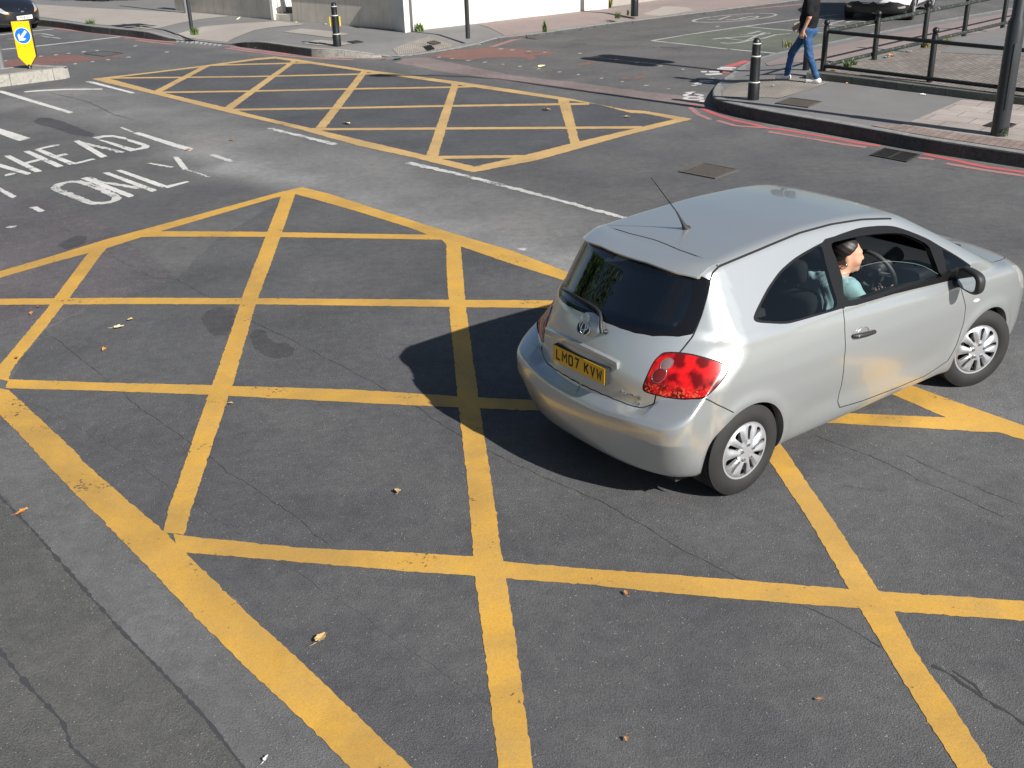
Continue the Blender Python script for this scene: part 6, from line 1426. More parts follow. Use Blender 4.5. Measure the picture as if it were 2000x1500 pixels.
# ------------------------------------------------------------------ people
def nets(f, lo, hi, res):
    """surface of f < 0 inside a box"""
    lo = np.array(lo, float); n = np.ceil((np.array(hi) - lo) / res).astype(int) + 1
    ax = [lo[i] + res * np.arange(n[i]) for i in range(3)]; X, Y, Z = np.meshgrid(*ax, indexing='ij')
    v = f(np.stack([X, Y, Z], -1)); s = v < 0
    cor = [(i, j, k) for i in (0, 1) for j in (0, 1) for k in (0, 1)]
    def sh(A, c): return A[c[0]:A.shape[0] - 1 + c[0], c[1]:A.shape[1] - 1 + c[1], c[2]:A.shape[2] - 1 + c[2]]
    cnt = sum(sh(s, c).astype(int) for c in cor); act = (cnt > 0) & (cnt < 8); idx = -np.ones(act.shape, int); idx[act] = np.arange(act.sum())
    base = np.argwhere(act); acc = np.zeros((len(base), 3)); num = np.zeros(len(base))
    for a in cor:
        for ax_ in range(3):
            if a[ax_]: continue
            b = list(a); b[ax_] = 1
            va = sh(v, a)[act]; vb = sh(v, tuple(b))[act]; cr = (va < 0) != (vb < 0); t = np.where(cr, va / np.where(cr, va - vb, 1), 0)
            p = np.tile(np.array(a, float), (len(base), 1)); p[:, ax_] += t; acc += p * cr[:, None]; num += cr
    V = lo + res * (base + acc / num[:, None]); F = []
    for ax_ in range(3):
        o1, o2 = [(1, 2), (2, 0), (0, 1)][ax_]
        sl = [slice(None)] * 3; sl[ax_] = slice(0, -1); sa = s[tuple(sl)]; sl[ax_] = slice(1, None); sb = s[tuple(sl)]
        E_ = np.argwhere(sa != sb)
        ok = (E_[:, o1] > 0) & (E_[:, o2] > 0) & (E_[:, o1] < s.shape[o1] - 1) & (E_[:, o2] < s.shape[o2] - 1); E_ = E_[ok]
        d1 = np.zeros(3, int); d1[o1] = 1; d2 = np.zeros(3, int); d2[o2] = 1
        g_ = lambda e: idx[e[:, 0], e[:, 1], e[:, 2]]
        q = np.stack([g_(E_ - d1 - d2), g_(E_ - d2), g_(E_), g_(E_ - d1)], 1); fl = ~sa[E_[:, 0], E_[:, 1], E_[:, 2]]
        q[fl] = q[fl][:, ::-1]; F.append(q)
    return V, np.concatenate(F)
def cone(p, a, b, ra, rb):
    a = np.array(a); b = np.array(b); ab = b - a; t = np.clip(((p - a) @ ab) / (ab @ ab), 0, 1); return np.linalg.norm(p - a - t[..., None] * ab, axis=-1) - (ra + (rb - ra) * t)
def ellip(p, c, r):
    q = (p - np.array(c)) / np.array(r); k = np.linalg.norm(q, axis=-1); return (k - 1) * min(r) * np.where(k < 1, 1, 1)
def chain(pts, rad, k=.03):
    def f(p):
        d = None
        for i in range(len(pts) - 1):
            e = cone(p, pts[i], pts[i + 1], rad[i], rad[i + 1]); d = e if d is None else smin(d, e, k)
        return d
    return f
def blob(name, f, lo, hi, res, mat, parent, sm=2):
    V, F = nets(f, lo, hi, res); o = mesh_obj(name, V, F, mat, parent, smooth=True)
    bm = bmesh.new(); bm.from_mesh(o.data)
    for _ in range(sm): bmesh.ops.smooth_vert(bm, verts=bm.verts, factor=.5, use_axis_x=True, use_axis_y=True, use_axis_z=True)
    bmesh.ops.recalc_face_normals(bm, faces=bm.faces); bm.to_mesh(o.data); bm.free(); return o
def head_sdf(p, c, s=1.0, fwd=1):
    """head facing +x (fwd = 1), c = centre between the ears; about 0.23 m tall"""
    q = (p - np.array(c)) / s; q = q * np.array([fwd, 1, 1])
    d = ellip(q, (-.012, 0, .035), (.095, .076, .090))
    d = smin(d, ellip(q, (.030, 0, -.035), (.062, .056, .078)), .04)
    d = smin(d, cone(q, (.075, 0, -.098), (.055, 0, -.092), .019, .026), .03)          # chin
    d = smin(d, cone(q, (.088, 0, .018), (.108, 0, -.022), .008, .0135), .014)           # nose
    d = smin(d, ellip(q, (.080, 0, .030), (.018, .048, .012)), .02)                      # brow
    d = smin(d, cone(q, (.083, -.018, -.056), (.083, .018, -.056), .010, .010), .012)   # lips
    for sy in (-1, 1):
        d = smax(d, -ellip(q, (.092, sy * .033, .010), (.014, .020, .012)), .012)
        d = smin(d, ellip(q, (.079, sy * .032, .010), (.012, .015, .011)), .006)
        d = smin(d, ellip(q, (-.010, sy * .078, -.010), (.020, .010, .032)), .012)
        d = smin(d, ellip(q, (.060, sy * .040, -.030), (.030, .024, .026)), .03)
    return d * s
def hand_sdf(p, w, dirv, palm_n, curl, s=1.0, side=1):
    """wrist w, dirv = towards the fingertips, palm_n = out of the palm, curl in radians per joint"""
    D = Vector(dirv).normalized(); Nn = Vector(palm_n); Nn = (Nn - D * Nn.dot(D)).normalized(); S = D.cross(Nn) * side
    A = lambda a, b, c: np.array(Vector(w) + (D * a + S * b + Nn * c) * s)
    d = cone(p, A(.0, .0, 0), A(.03, 0, 0), .026 * s, .026 * s)
    for b in (-.030, -.010, .010, .030): d = smin(d, cone(p, A(.025, b * .7, 0), A(.088, b, 0), .016 * s, .0115 * s), .012 * s)
    for b, L in ((-.032, .066), (-.011, .078), (.011, .084), (.032, .074)):
        q = Vector((.088, b, 0)); a = 0.15
        for k, fr in enumerate((.42, .32, .26)):
            a += curl; r_ = q + Vector((cos(a) * L * fr, b * .08 * fr, sin(a) * L * fr)); d = smin(d, cone(p, A(*q), A(*r_), (.0098 - .001 * k) * s, (.0088 - .001 * k) * s), .004 * s); q = r_
    q = Vector((.030, .032, .008)); a = .2
    for fr in (.45, .30, .25):
        r_ = q + Vector((cos(a) * .10 * fr * .8, .10 * fr * .55, .10 * fr * (.25 + curl * .5))); d = smin(d, cone(p, A(*q), A(*r_), .0115 * s, .0098 * s), .006 * s); q = r_; a += .2
    return d
MP_SKIN = simple('skin_light', (.56, .30, .20), .5, 0, .4, .12, 40); MP_SKIN2 = simple('skin_pedestrian', (.50, .28, .19), .5, 0, .4, .12, 40)
MP_HAIR = simple('dark_hair', (.012, .009, .008), .45, 0, .5, .5, 90, .3, 200)
MP_BLOUSE = simple('pale_blue_blouse', (.46, .66, .70), .85, 0, .2, .10, 18, .35, 16)
MP_TEE = simple('black_tee', (.012, .012, .014), .9, 0, .2, .3, 12, .4, 14)
MP_JEAN = NT('blue_jeans'); _t = MP_JEAN; _w = _t.ramp(_t.noise(7, 5, .7), [(.42, 0.0), (.62, 1.0)])
MP_JEAN = _t.done(_t.bsdf(_t.mix(_w, (.026, .066, .155), (.055, .120, .245)), .85, 0, .2, _t.bump(_t.noise(22, 4, .6, .5), .6, .012)))
MP_SHOE = simple('white_trainers', (.75, .73, .72), .6, 0, .4, .08, 20); MP_SHOEP = simple('shoe_accent', (.70, .40, .42), .6)

# ---- the driver, in the car's own coordinates
cm = Matrix.Translation((POSE[0], POSE[1], 0)) @ Matrix.Rotation(POSE[2], 4, 'Z')
drv = empty('person', cm @ Vector((1.16, -.44, .57)), POSE[2])
tag(drv, 'driver in a pale blue blouse with dark tied back hair at the open window', 'person')
O_ = np.array((1.16, -.44, .57))
def L_(*p): return np.array(p) - O_
HC = L_(1.305, -.505, 1.268); HY = radians(-42)
def hd_(p):
    q = p - HC; c, s_ = cos(-HY), sin(-HY); return np.stack([q[..., 0] * c - q[..., 1] * s_, q[..., 0] * s_ + q[..., 1] * c, q[..., 2]], -1)
def hw_(x, y, z): c, s_ = cos(HY), sin(HY); return HC + np.array([x * c - y * s_, x * s_ + y * c, z])
neck0 = L_(1.235, -.475, 1.10); sh_r = L_(1.215, -.615, 1.075); sh_l = L_(1.20, -.28, 1.055); el_r = L_(1.40, -.665, .86); wr_r = L_(1.635, -.555, .875); el_l = L_(1.36, -.22, .84); wr_l = L_(1.58, -.27, .86)
hip_l, hip_r = L_(1.13, -.34, .60), L_(1.13, -.54, .60); kn_l, kn_r = L_(1.60, -.30, .66), L_(1.60, -.52, .66); an_l, an_r = L_(1.95, -.32, .38), L_(1.98, -.50, .38)
def drv_body(p):
    d = head_sdf(hd_(p), (0, 0, 0), 1.0)
    d = smin(d, cone(p, HC + [-.015, 0, -.06], neck0, .056, .060), .03)
    t = smin(cone(p, neck0 + [-.02, 0, -.06], L_(1.15, -.44, .80), .10, .12), cone(p, L_(1.15, -.44, .80), L_(1.13, -.44, .62), .125, .15), .06)
    t = smin(t, cone(p, sh_r, sh_l, .06, .06), .08); d = smin(d, t, .05)
    for a, b, c in ((sh_r, el_r, wr_r), (sh_l, el_l, wr_l)):
        d = smin(d, cone(p, a, b, .050, .042), .03); d = smin(d, cone(p, b, c, .040, .027), .02)
    for a, b, c in ((hip_l, kn_l, an_l), (hip_r, kn_r, an_r)):
        d = smin(d, cone(p, a, b, .085, .062), .05); d = smin(d, cone(p, b, c, .058, .04), .03)
    d = smin(d, hand_sdf(p, wr_r, (.75, .30, .05), (.1, .2, .95), .75, 1.0, 1), .014)
    d = smin(d, hand_sdf(p, wr_l, (.8, -.05, .25), (.2, -.5, .8), .75, 1.0, -1), .014)
    return d
blob('body', drv_body, L_(1.0, -.75, .30), L_(2.12, -.12, 1.45), .010, MP_SKIN, drv)
def drv_top(p):
    t = smin(cone(p, neck0 + [-.02, 0, -.07], L_(1.15, -.44, .80), .115, .135), cone(p, L_(1.15, -.44, .80), L_(1.13, -.44, .60), .14, .16), .06)
    t = smin(t, cone(p, sh_r, sh_l, .068, .068), .08)
    t = smin(t, cone(p, sh_r, el_r, .066, .064), .04); t = smin(t, cone(p, el_r, el_r + (wr_r - el_r) * .62, .060, .048), .02)
    t = smin(t, cone(p, sh_l, el_l, .062, .058), .04); t = smin(t, cone(p, el_l, el_l + (wr_l - el_l) * .5, .056, .048), .02)
    t = t + .004 * np.sin(p[..., 0] * 70 + p[..., 2] * 45 + 3 * np.sin(p[..., 1] * 30)) * 1.0
    return smax(t, -(cone(p, neck0 + [.01, 0, -.02], HC + [-.01, 0, -.02], .064, .075)), .012)
blob('blouse', drv_top, L_(.95, -.80, .40), L_(1.66, -.12, 1.20), .009, MP_BLOUSE, drv)
def drv_hair(p):
    q = hd_(p)
    d = ellip(q, (-.020, 0, .044), (.105, .087, .096)); d = smax(d, (q[..., 0] - .052 - .10 * q[..., 2] + .9 * np.clip(.075 - q[..., 2], 0, 1) * 1.0), .012)
    d = smax(d, -(ellip(q, (.045, 0, -.050), (.085, .2, .082))), .015)
    d = smin(d, ellip(q, (-.105, 0, -.005), (.040, .045, .048)), .03)
    return d + .0010 * np.sin(q[..., 2] * 160 + q[..., 0] * 90)
blob('hair', drv_hair, HC - [.17, .16, .10], HC + [.14, .17, .16], .0055, MP_HAIR, drv)
for sy in (-1, 1):
    mb = MB(); c = hw_(-.014, sy * .086, -.050); mb.tube([c + np.array([.009 * cos(2 * pi * i / 16), 0, .011 * sin(2 * pi * i / 16)]) for i in range(17)], .0026, 6); mb.build('earring', MC_CHROME, drv, 60)
for sy in (-1, 1):
    mb = MB(); mb.sphere(hw_(.0815, sy * .032, .010), .0102, 12, 8, sc=(.9, 1, .8)); mb.build('eye', simple('eye_dark', (.03, .02, .015), .2), drv, 60)

# ---- the pedestrian
f1, f0 = g(1543, 158.5, ZP), g(1592, 161.5, ZP); mid = (f1 + f0) / 2; hd = (f1 - f0); yaw = atan2(hd[1], hd[0])
ped = empty('person', mid, yaw); tag(ped, 'pedestrian in a black tee shirt, blue jeans and white trainers walking left', 'person')
hip1, hip0 = (.0, -.085, .90), (-.02, .085, .90)      # right (far, forward) and left (near, back)
kn1, an1 = (.265, -.095, .49), (.335, -.10, .085); kn0, an0 = (-.115, .09, .48), (-.285, .095, .10)
shL, elL, wrL = (-.06, .205, 1.44), (-.10, .245, 1.16), (-.01, .235, .925); shR, elR, wrR = (-.06, -.205, 1.44), (-.03, -.25, 1.17), (.20, -.20, .98)
HCp = np.array((.035, 0, 1.655))
def ped_body(p):
    d = head_sdf(p, HCp); d = smin(d, cone(p, HCp + [-.015, 0, -.06], (-.04, 0, 1.46), .055, .062), .03)
    t = smin(cone(p, (-.05, 0, 1.36), (-.03, 0, 1.12), .125, .12), cone(p, (-.03, 0, 1.12), (-.01, 0, .95), .12, .13), .06); t = smin(t, cone(p, shL, shR, .06, .06), .08); d = smin(d, t, .05)
    for a, b, c in ((hip1, kn1, an1), (hip0, kn0, an0)): d = smin(d, cone(p, a, b, .08, .056), .05); d = smin(d, cone(p, b, c, .052, .036), .03)
    for c, tip in ((an1, (.49, -.105, .03)), (an0, (-.12, .10, .03))): d = smin(d, cone(p, np.array(c) - [0, 0, .05], tip, .038, .03), .02)
    for a, b, c in ((shL, elL, wrL), (shR, elR, wrR)): d = smin(d, cone(p, a, b, .048, .040), .03); d = smin(d, cone(p, b, c, .040, .026), .02)
    d = smin(d, hand_sdf(p, wrL, (.25, -.05, -1), (.2, -1, 0), .32, 1.0, 1), .014); d = smin(d, hand_sdf(p, wrR, (.7, .05, -.6), (-.2, 1, 0), .32, 1.0, -1), .014)
    return d
blob('body', ped_body, (-.40, -.36, -.02), (.55, .36, 1.85), .0085, MP_SKIN2, ped)
def ped_tee(p):
    t = smin(cone(p, (-.05, 0, 1.36), (-.03, 0, 1.12), .150, .150), cone(p, (-.03, 0, 1.12), (-.02, 0, .90), .150, .158), .06)
    t = smin(t, cone(p, shL, shR, .075, .075), .08); t = smin(t, cone(p, shL, np.array(shL) + (np.array(elL) - shL) * .72, .080, .080), .04); t = smin(t, cone(p, shR, np.array(shR) + (np.array(elR) - shR) * .72, .080, .080), .04)
    t = smax(t, .845 - .02 * np.sin(p[..., 0] * 14) - p[..., 2], .01); t = smax(t, -(cone(p, (-.04, 0, 1.50), HCp, .066, .07)), .01)
    return t + .006 * np.sin(p[..., 2] * 34 + p[..., 0] * 26 + 2 * np.sin(p[..., 1] * 22))
blob('tee_shirt', ped_tee, (-.36, -.40, .78), (.32, .40, 1.58), .010, MP_TEE, ped)
def ped_jean(p):
    d = smin(cone(p, (-.01, 0, .96), (-.01, 0, .90), .135, .14), ellip(p, (-.05, 0, .90), (.15, .165, .12)), .04)
    for a, b, c in ((hip1, kn1, an1), (hip0, kn0, an0)): d = smin(d, cone(p, a, b, .092, .068), .05); d = smin(d, cone(p, b, c, .066, .055), .03)
    d = smax(d, p[..., 2] - 1.0, .01); d = smax(d, .075 - p[..., 2], .01)
    return d + .003 * np.sin(p[..., 2] * 62 + 3 * np.sin(p[..., 0] * 25) + p[..., 1] * 30) * np.exp(-((p[..., 2] - .45) / .35) ** 2)
blob('jeans', ped_jean, (-.55, -.30, .03), (.45, .30, 1.05), .0095, MP_JEAN, ped)
for c, dx, nm in ((an1, .0, 'shoe'), (an0, 0.0, 'shoe')):
    hx = c[0] - .07; sy = c[1]; lift = .0 if c is an1 else .0
    def shoe(p, hx=hx, sy=sy):
        d = cone(p, (hx + .035, sy, .055), (hx + .245, sy, .038), .050, .040); d = smin(d, cone(p, (hx + .06, sy, .06), (hx + .085, sy, .125), .046, .044), .03); return smax(d, -p[..., 2] + .004, .012)
    o = blob(nm, shoe, (hx - .05, sy - .08, -.02), (hx + .32, sy + .08, .17), .008, MP_SHOE, ped)
    mb = MB(); mb.box(hx + .02, hx + .12, sy - .049, sy + .049, .045, .060, bev=.004); mb.build('heel_stripe', MP_SHOEP, o)
def ped_hair(p):
    q = p - HCp; d = ellip(q, (-.018, 0, .046), (.103, .086, .094)); d = smax(d, q[..., 0] - .055 + .8 * np.clip(.07 - q[..., 2], 0, 1), .012); return smax(d, -ellip(q, (.05, 0, -.05), (.085, .2, .08)), .015)
blob('hair', ped_hair, HCp - [.14, .11, .10], HCp + [.12, .11, .16], .007, MP_HAIR, ped)
# ------------------------------------------------------------------ the other two cars
def make_F(T):
    Yl, Ze, Xr, Xf, Zt = table(T['Yl']), table(T['Ze']), table(T['Xr']), table(T['Xf']), table(T['Zt']); wb, wr = T['wb'], T['wr']
    bx, bz, bs, bw = T['belt']; wx, wz, wsl = T['ws']; rx, rz, rsl = T['rw']; cr, cf = T['cr'], T['cf']
    def F(x, a, z):
        curve = cr * a**2 + .5 * a**4
        r1 = np.hypot(x, z - wr); r2 = np.hypot(x - wb, z - wr)
        fl = T.get('flare', .012) * (np.exp(-((r1 - wr - .06) / .05) ** 2) + np.exp(-((r2 - wr - .06) / .05) ** 2))
        side = a - (Yl(z) + fl - .10 * np.clip((x - wb - .2) / .7, 0, 1) ** 2 - .06 * np.clip((-x - .1) / .5, 0, 1) ** 2)
        rear = (Xr(z) + curve - x) * .93; front = x - (Xf(z) - cf * a**2 - .40 * a**4)
        deck = (z - (Ze(x) + .07 * (1 - (a / .75) ** 2))) * .92; under = T['under'] - z
        low = smax(smax(side, rear, .10), deck, .08); low = smax(low, front, .14); low = smax(low, under, .05)
        gs = (a - (np.minimum(bw, Yl(bz) - .002) - bs * np.maximum(z - bz, 0))) * .85; gr = (np.maximum(rx, Xr(rz) + .01) + rsl * np.maximum(z - rz, 0) + curve * .6 - x) * .8
        ws = (x - (wx - wsl * (z - wz) - .2 * a**2)) * .48; roof = z - (Zt(x) - .08 * a**2)
        gh = smax(smax(smax(gs, gr, .06), ws, .07), roof, .08); gh = smax(gh, bz - .2 - z, .01)
        return smin(low, gh, .03)
    return F
def arch_dom(H, cx, wr, r):
    P_ = [(cx + r * cos(t), wr + r * sin(t)) for t in np.linspace(-.30, pi + .30, 30)]; D = H.dom(H.side(P_))
    return np.r_[D, [(D[-1, 0], -pi / 2 * H.T * .95)], [(D[0, 0], -pi / 2 * H.T * .95)]]
def centre(H, D):
    """close an outline that starts and ends on the centre line"""
    e = pi / 2 * H.T; up_ = D[0, 1] > 0
    D = np.array(D)
    if (D[-1, 1] > 0) != up_:      # the outline runs round the nose of the car
        um = H.grid[:, 0].max() + .05; D[0, 1] = e if up_ else -e; D[-1, 1] = -D[0, 1]
        return np.r_[[(um, D[0, 1] * 1.05)], [(D[0, 0], D[0, 1] * 1.05)], D, [(D[-1, 0], D[-1, 1] * 1.05)], [(um, D[-1, 1] * 1.05)]]
    s = e if up_ else -e; D[0, 1] = s; D[-1, 1] = s
    return np.r_[[(D[0, 0], s + (.05 if up_ else -.05))], D, [(D[-1, 0], s + (.05 if up_ else -.05))]]
def other_car(name, label, pose, T, regs, parts, paint, wheelargs, seams=()):
    F = make_F(T); H = Hull(F, .35, T['wb'] - .15, T.get('z0', .5), 50, 46, 84); r = empty(name, (pose[0], pose[1], 0), pose[2]); tag(r, label, 'car')
    R_ = [('arch', arch_dom(H, 0, T['wr'], T['wr'] + .04)), ('arch', arch_dom(H, T['wb'], T['wr'], T['wr'] + .04))] + regs(H)
    P_, N_, T_, lab_, seam_ = H.panels(R_, [(l, w) for l, w in (seams(H) if seams else [])]); nm = np.array(['body'] + [q[0] for q in R_])[lab_]
    seam_ &= nm == 'body'; s = nm == 'body'; panel_obj('body', P_, N_, T_[s], [paint, MC_SEAM], r, 'both', seam_[s].astype(int))
    out = {}
    for key, (pname, mat, both) in parts.items():
        s = nm == key
        if not s.any(): continue
        if both: out[key] = [panel_obj(pname, P_, N_, T_[s], mat, r, 'both')]
        else: out[key] = [panel_obj(pname, P_, N_, T_[s], mat, r, m) for m in (None, 'left')]
    s = ~np.isin(nm, ['arch'] + [k for k in parts if 'window' in parts[k][0] or 'windscreen' in parts[k][0]]); panel_obj('cabin_lining', P_, N_, T_[s], MC_LINING, r, 'both', None, .03)
    wr, ww, rim, st, style, nsl, track, cov = wheelargs
    for x, y in ((0, -track), (0, track), (T['wb'], -track), (T['wb'], track)): wheel(r, (x, y, wr), wr, ww, rim, st if x > 0 else 0, -1 if y < 0 else 1, nsl, cov, style)
    mb = MB()
    for sx in (0.0, T['wb']):
        for sg in (-1, 1):
            V = []; Fc = []
            for i in range(19):
                t = -.3 + (pi + .6) * i / 18
                for yy in (T['w'] - .05, .42): V.append((sx + (wr + .05) * cos(t), sg * yy, wr + (wr + .05) * sin(t)))
            for i in range(18): Fc.append((2 * i, 2 * i + 1, 2 * i + 3, 2 * i + 2))
            mb.add(V, Fc)
    mb.box(-.35, T['wb'] + .45, -.55, .55, T['under'] - .01, T['under'] + .12); mb.build('underbody', MC_LINING, r)
    mb = MB(); mb.box(.9, 1.0, -.62, .62, .45, 1.02, bev=.04); mb.build('seats', MC_SEAT, r, 50)
    mb = MB(); mb.box(T['wb'] - .75, T['wb'] - .15, -.62, .62, .6, .92, bev=.05); mb.build('dashboard', MC_PLASTIC, r, 50)
    return r, H, out
def fr_plate(r, H, z, text, w=.52, tilt=0.1):
    c = Vector(H.front([(0, z)])[0]) + Vector((.022, 0, 0)); mb = MB(); mb.box(-.03, .004, -w / 2, w / 2, -.0555, .0555, bev=.002)
    o = empty('number_plate', c); o.parent = r; o.rotation_euler = (0, -tilt, 0); mb.build('plate', MC_PLATEW, o)
    mb = text_mesh(text, .079, .050, .0135, .0115, lambda s, t: Vector((.0055, s, t)), .55); mb.build('letters', MC_INK, o)
# small black hatchback at the left edge
TK = dict(Yl=[(.10, .66), (.18, .76), (.3, .79), (.5, .812), (.7, .815), (.85, .80), (.95, .77), (1.1, .70)], Ze=[(-.6, .95), (0, .97), (1.2, .94), (2.0, .93), (2.35, .90), (2.7, .83), (2.95, .72), (3.1, .60), (3.2, .45)],
          Xr=[(.1, -.45), (.4, -.52), (.7, -.50), (1.0, -.38), (1.3, -.2)], Xf=[(.15, 3.02), (.25, 3.10), (.4, 3.14), (.55, 3.13), (.68, 3.05), (.8, 2.9), (1.0, 2.5)], Zt=[(-.5, 1.28), (0, 1.36), (.7, 1.40), (1.3, 1.385), (1.7, 1.33), (2.0, 1.25)],
          wb=2.45, wr=.285, belt=(0, .95, .55, .77), ws=(2.42, .93, 1.75), rw=(-.40, .95, .5), cr=.40, cf=.30, under=.17, w=.80, z0=.45)
def regs_k(H):
    return [('grille', centre(H, H.dom(H.front([(0, .33), (-.42, .33), (-.50, .29), (-.42, .24), (0, .23)])))), ('hood_line', H.dom(H.front([(-.05, .58), (-.05, .575)])) if False else arch_dom(H, 0, .1, .01)),
            ('head', H.dom(H.front([(-.42, .515), (-.50, .525), (-.60, .565), (-.655, .615), (-.66, .69), (-.63, .75), (-.585, .755), (-.53, .67), (-.46, .58)]))),
            ('amber', H.dom(H.front([(-.42, .515), (-.50, .525), (-.535, .545), (-.50, .60), (-.46, .58)]))),
            ('windscreen', centre(H, H.dom(H.top([(1.80, 0), (1.78, -.35), (1.75, -.52), (2.05, -.62), (2.28, -.66), (2.36, -.45), (2.42, 0)])))),
            ('side_window', H.dom(H.side([(.25, .985), (.35, 1.22), (.7, 1.31), (1.3, 1.29), (1.65, 1.18), (1.95, .985)])))]
kp = Vector(g(13, 60)) + Vector((.38, .59, 0)); kyaw = radians(-33); kpose = (kp.x - cos(kyaw) * 2.45 - .20, kp.y - sin(kyaw) * 2.45 - .55, kyaw)
ka, HK, _ok = other_car('black_hatchback', 'small glossy black hatchback waiting at the far left behind the keep left marker', kpose, TK, regs_k, dict(grille=('grille', MC_TRIM, True), head=('headlight', MC_HEAD, False), amber=('indicator', MC_AMBER, False), windscreen=('windscreen', MC_GLASS, True), side_window=('side_window', MC_GLASSQ, False)), MC_BLACKCAR, (.285, .165, .19, -.12, 0, 8, .70, MC_PLASTIC),
    lambda H: [(H.dom(H.front([(-.62, .51), (-.42, .50), (-.2, .495), (0, .495)])), .004)])
fr_plate(ka, HK, .40, 'YM08 AUY', tilt=.02)
mb = MB(); c = Vector(HK.front([(0, .565)])[0]); mb.sphere(c, 1, 18, 10, sc=(.012, .058, .026)); mb.build('emblem', simple('front_badge', (.35, .38, .45), .2, .8), ka, 60)
for sy in (-.075, .16):
    mb = MB(); c = Vector(HK.front([(sy, .64)])[0]); mb.sphere(c, 1, 10, 8, sc=(.014, .02, .010)); mb.build('washer_jet', MC_CHROME, ka, 60)
for sg in (-1, 1):
    o = empty('door_mirror', (1.92, sg * .86, .99)); o.parent = ka; mb = MB(); mb.sphere((0, 0, 0), 1, 16, 10, sc=(.06, .10, .065)); mb.tube([(.0, -sg * .06, -.03), (.03, -sg * .14, -.05)], .025, 8); mb.build('mirror_housing', MC_BLACKCAR, o, 60)
# white sport utility car at the top right
TS = dict(Yl=[(.15, .74), (.22, .82), (.35, .875), (.5, .895), (.75, .905), (.95, .90), (1.05, .86), (1.2, .78)], Ze=[(-.8, 1.05), (0, 1.06), (1.2, 1.03), (2.0, 1.02), (2.5, 1.02), (2.9, .98), (3.2, .93), (3.38, .84), (3.48, .70)],
          Xr=[(.1, -.72), (.4, -.85), (.7, -.87), (1.0, -.80), (1.3, -.6)], Xf=[(.18, 3.28), (.26, 3.38), (.4, 3.45), (.6, 3.47), (.8, 3.44), (.95, 3.34), (1.1, 3.0)], Zt=[(-.8, 1.52), (0, 1.60), (.8, 1.63), (1.4, 1.60), (1.8, 1.53), (2.2, 1.45)],
          wb=2.64, wr=.345, belt=(0, 1.05, .5, .84), ws=(2.62, 1.03, 1.8), rw=(-.75, 1.05, .6), cr=.25, cf=.28, under=.20, w=.88, z0=.76, flare=.02)
def regs_s(H):
    return [('intake', centre(H, H.dom(H.front([(0, .53), (-.40, .53), (-.60, .50), (-.74, .44), (-.84, .42), (-.84, .30), (-.78, .24), (0, .235)])))), ('grille', centre(H, H.dom(H.front([(0, .86), (-.45, .85), (-.40, .70), (0, .69)])))),
            ('fog', H.dom(H.front([(-.60, .38), (-.76, .41), (-.77, .35), (-.62, .335)]))),
            ('head', H.dom(H.front([(-.50, .82), (-.68, .85), (-.82, .84), (-.82, .76), (-.55, .74)]))),
            ('windscreen', centre(H, H.dom(H.top([(1.88, 0), (1.85, -.4), (1.80, -.58), (2.15, -.68), (2.45, -.74), (2.55, -.5), (2.62, 0)])))),
            ('side_window', H.dom(H.side([(-.4, 1.12), (0, 1.42), (.7, 1.52), (1.4, 1.49), (1.8, 1.36), (2.15, 1.10)])))]
syaw = atan2(-.87, -.52); sc_ = Vector(g(1716, 36.5)); spose = (sc_.x - cos(syaw) * 2.64, sc_.y - sin(syaw) * 2.64, syaw)
suv, HSU, _os = other_car('white_suv', 'white sport utility car coming down the side road, cut off at the top right', spose, TS, regs_s, dict(intake=('air_intake', MC_PLASTIC, True), grille=('grille', MC_TRIM, True), fog=('fog_lamp', MC_HEAD, False), head=('headlight', MC_HEAD, False), windscreen=('windscreen', MC_GLASS, True), side_window=('side_window', MC_GLASSQ, False)), MC_WHITECAR, (.345, .225, .245, .10, 1, 5, .80, MC_COVER),
    lambda H: [(H.dom(H.side([(.9, .25), (.88, .6), (.92, 1.0)])), .004)])
mb = MB(); V = []
for k in range(4):
    y0 = .40 + k * .03; q = [Vector(HSU.front([(yy, y0)])[0]) + Vector((.004, 0, 0)) for yy in np.linspace(-.58, .58, 16)]; mb.tube(q, .007, 6)
mb.build('intake_bars', MC_TRIM, suv)
fr_plate(suv, HSU, .63, '', tilt=0)
for sg in (-1, 1):
    mb = MB(); q = [Vector(HSU.side([(x, z)])[0]) for x, z in [(.42, .33), (1.2, .30), (2.2, .33)]]; mb.tube([(p.x, sg * (p.y + .004), p.z) for p in q], .03, 8); mb.build('sill_trim', MC_PLASTIC, suv, 50)
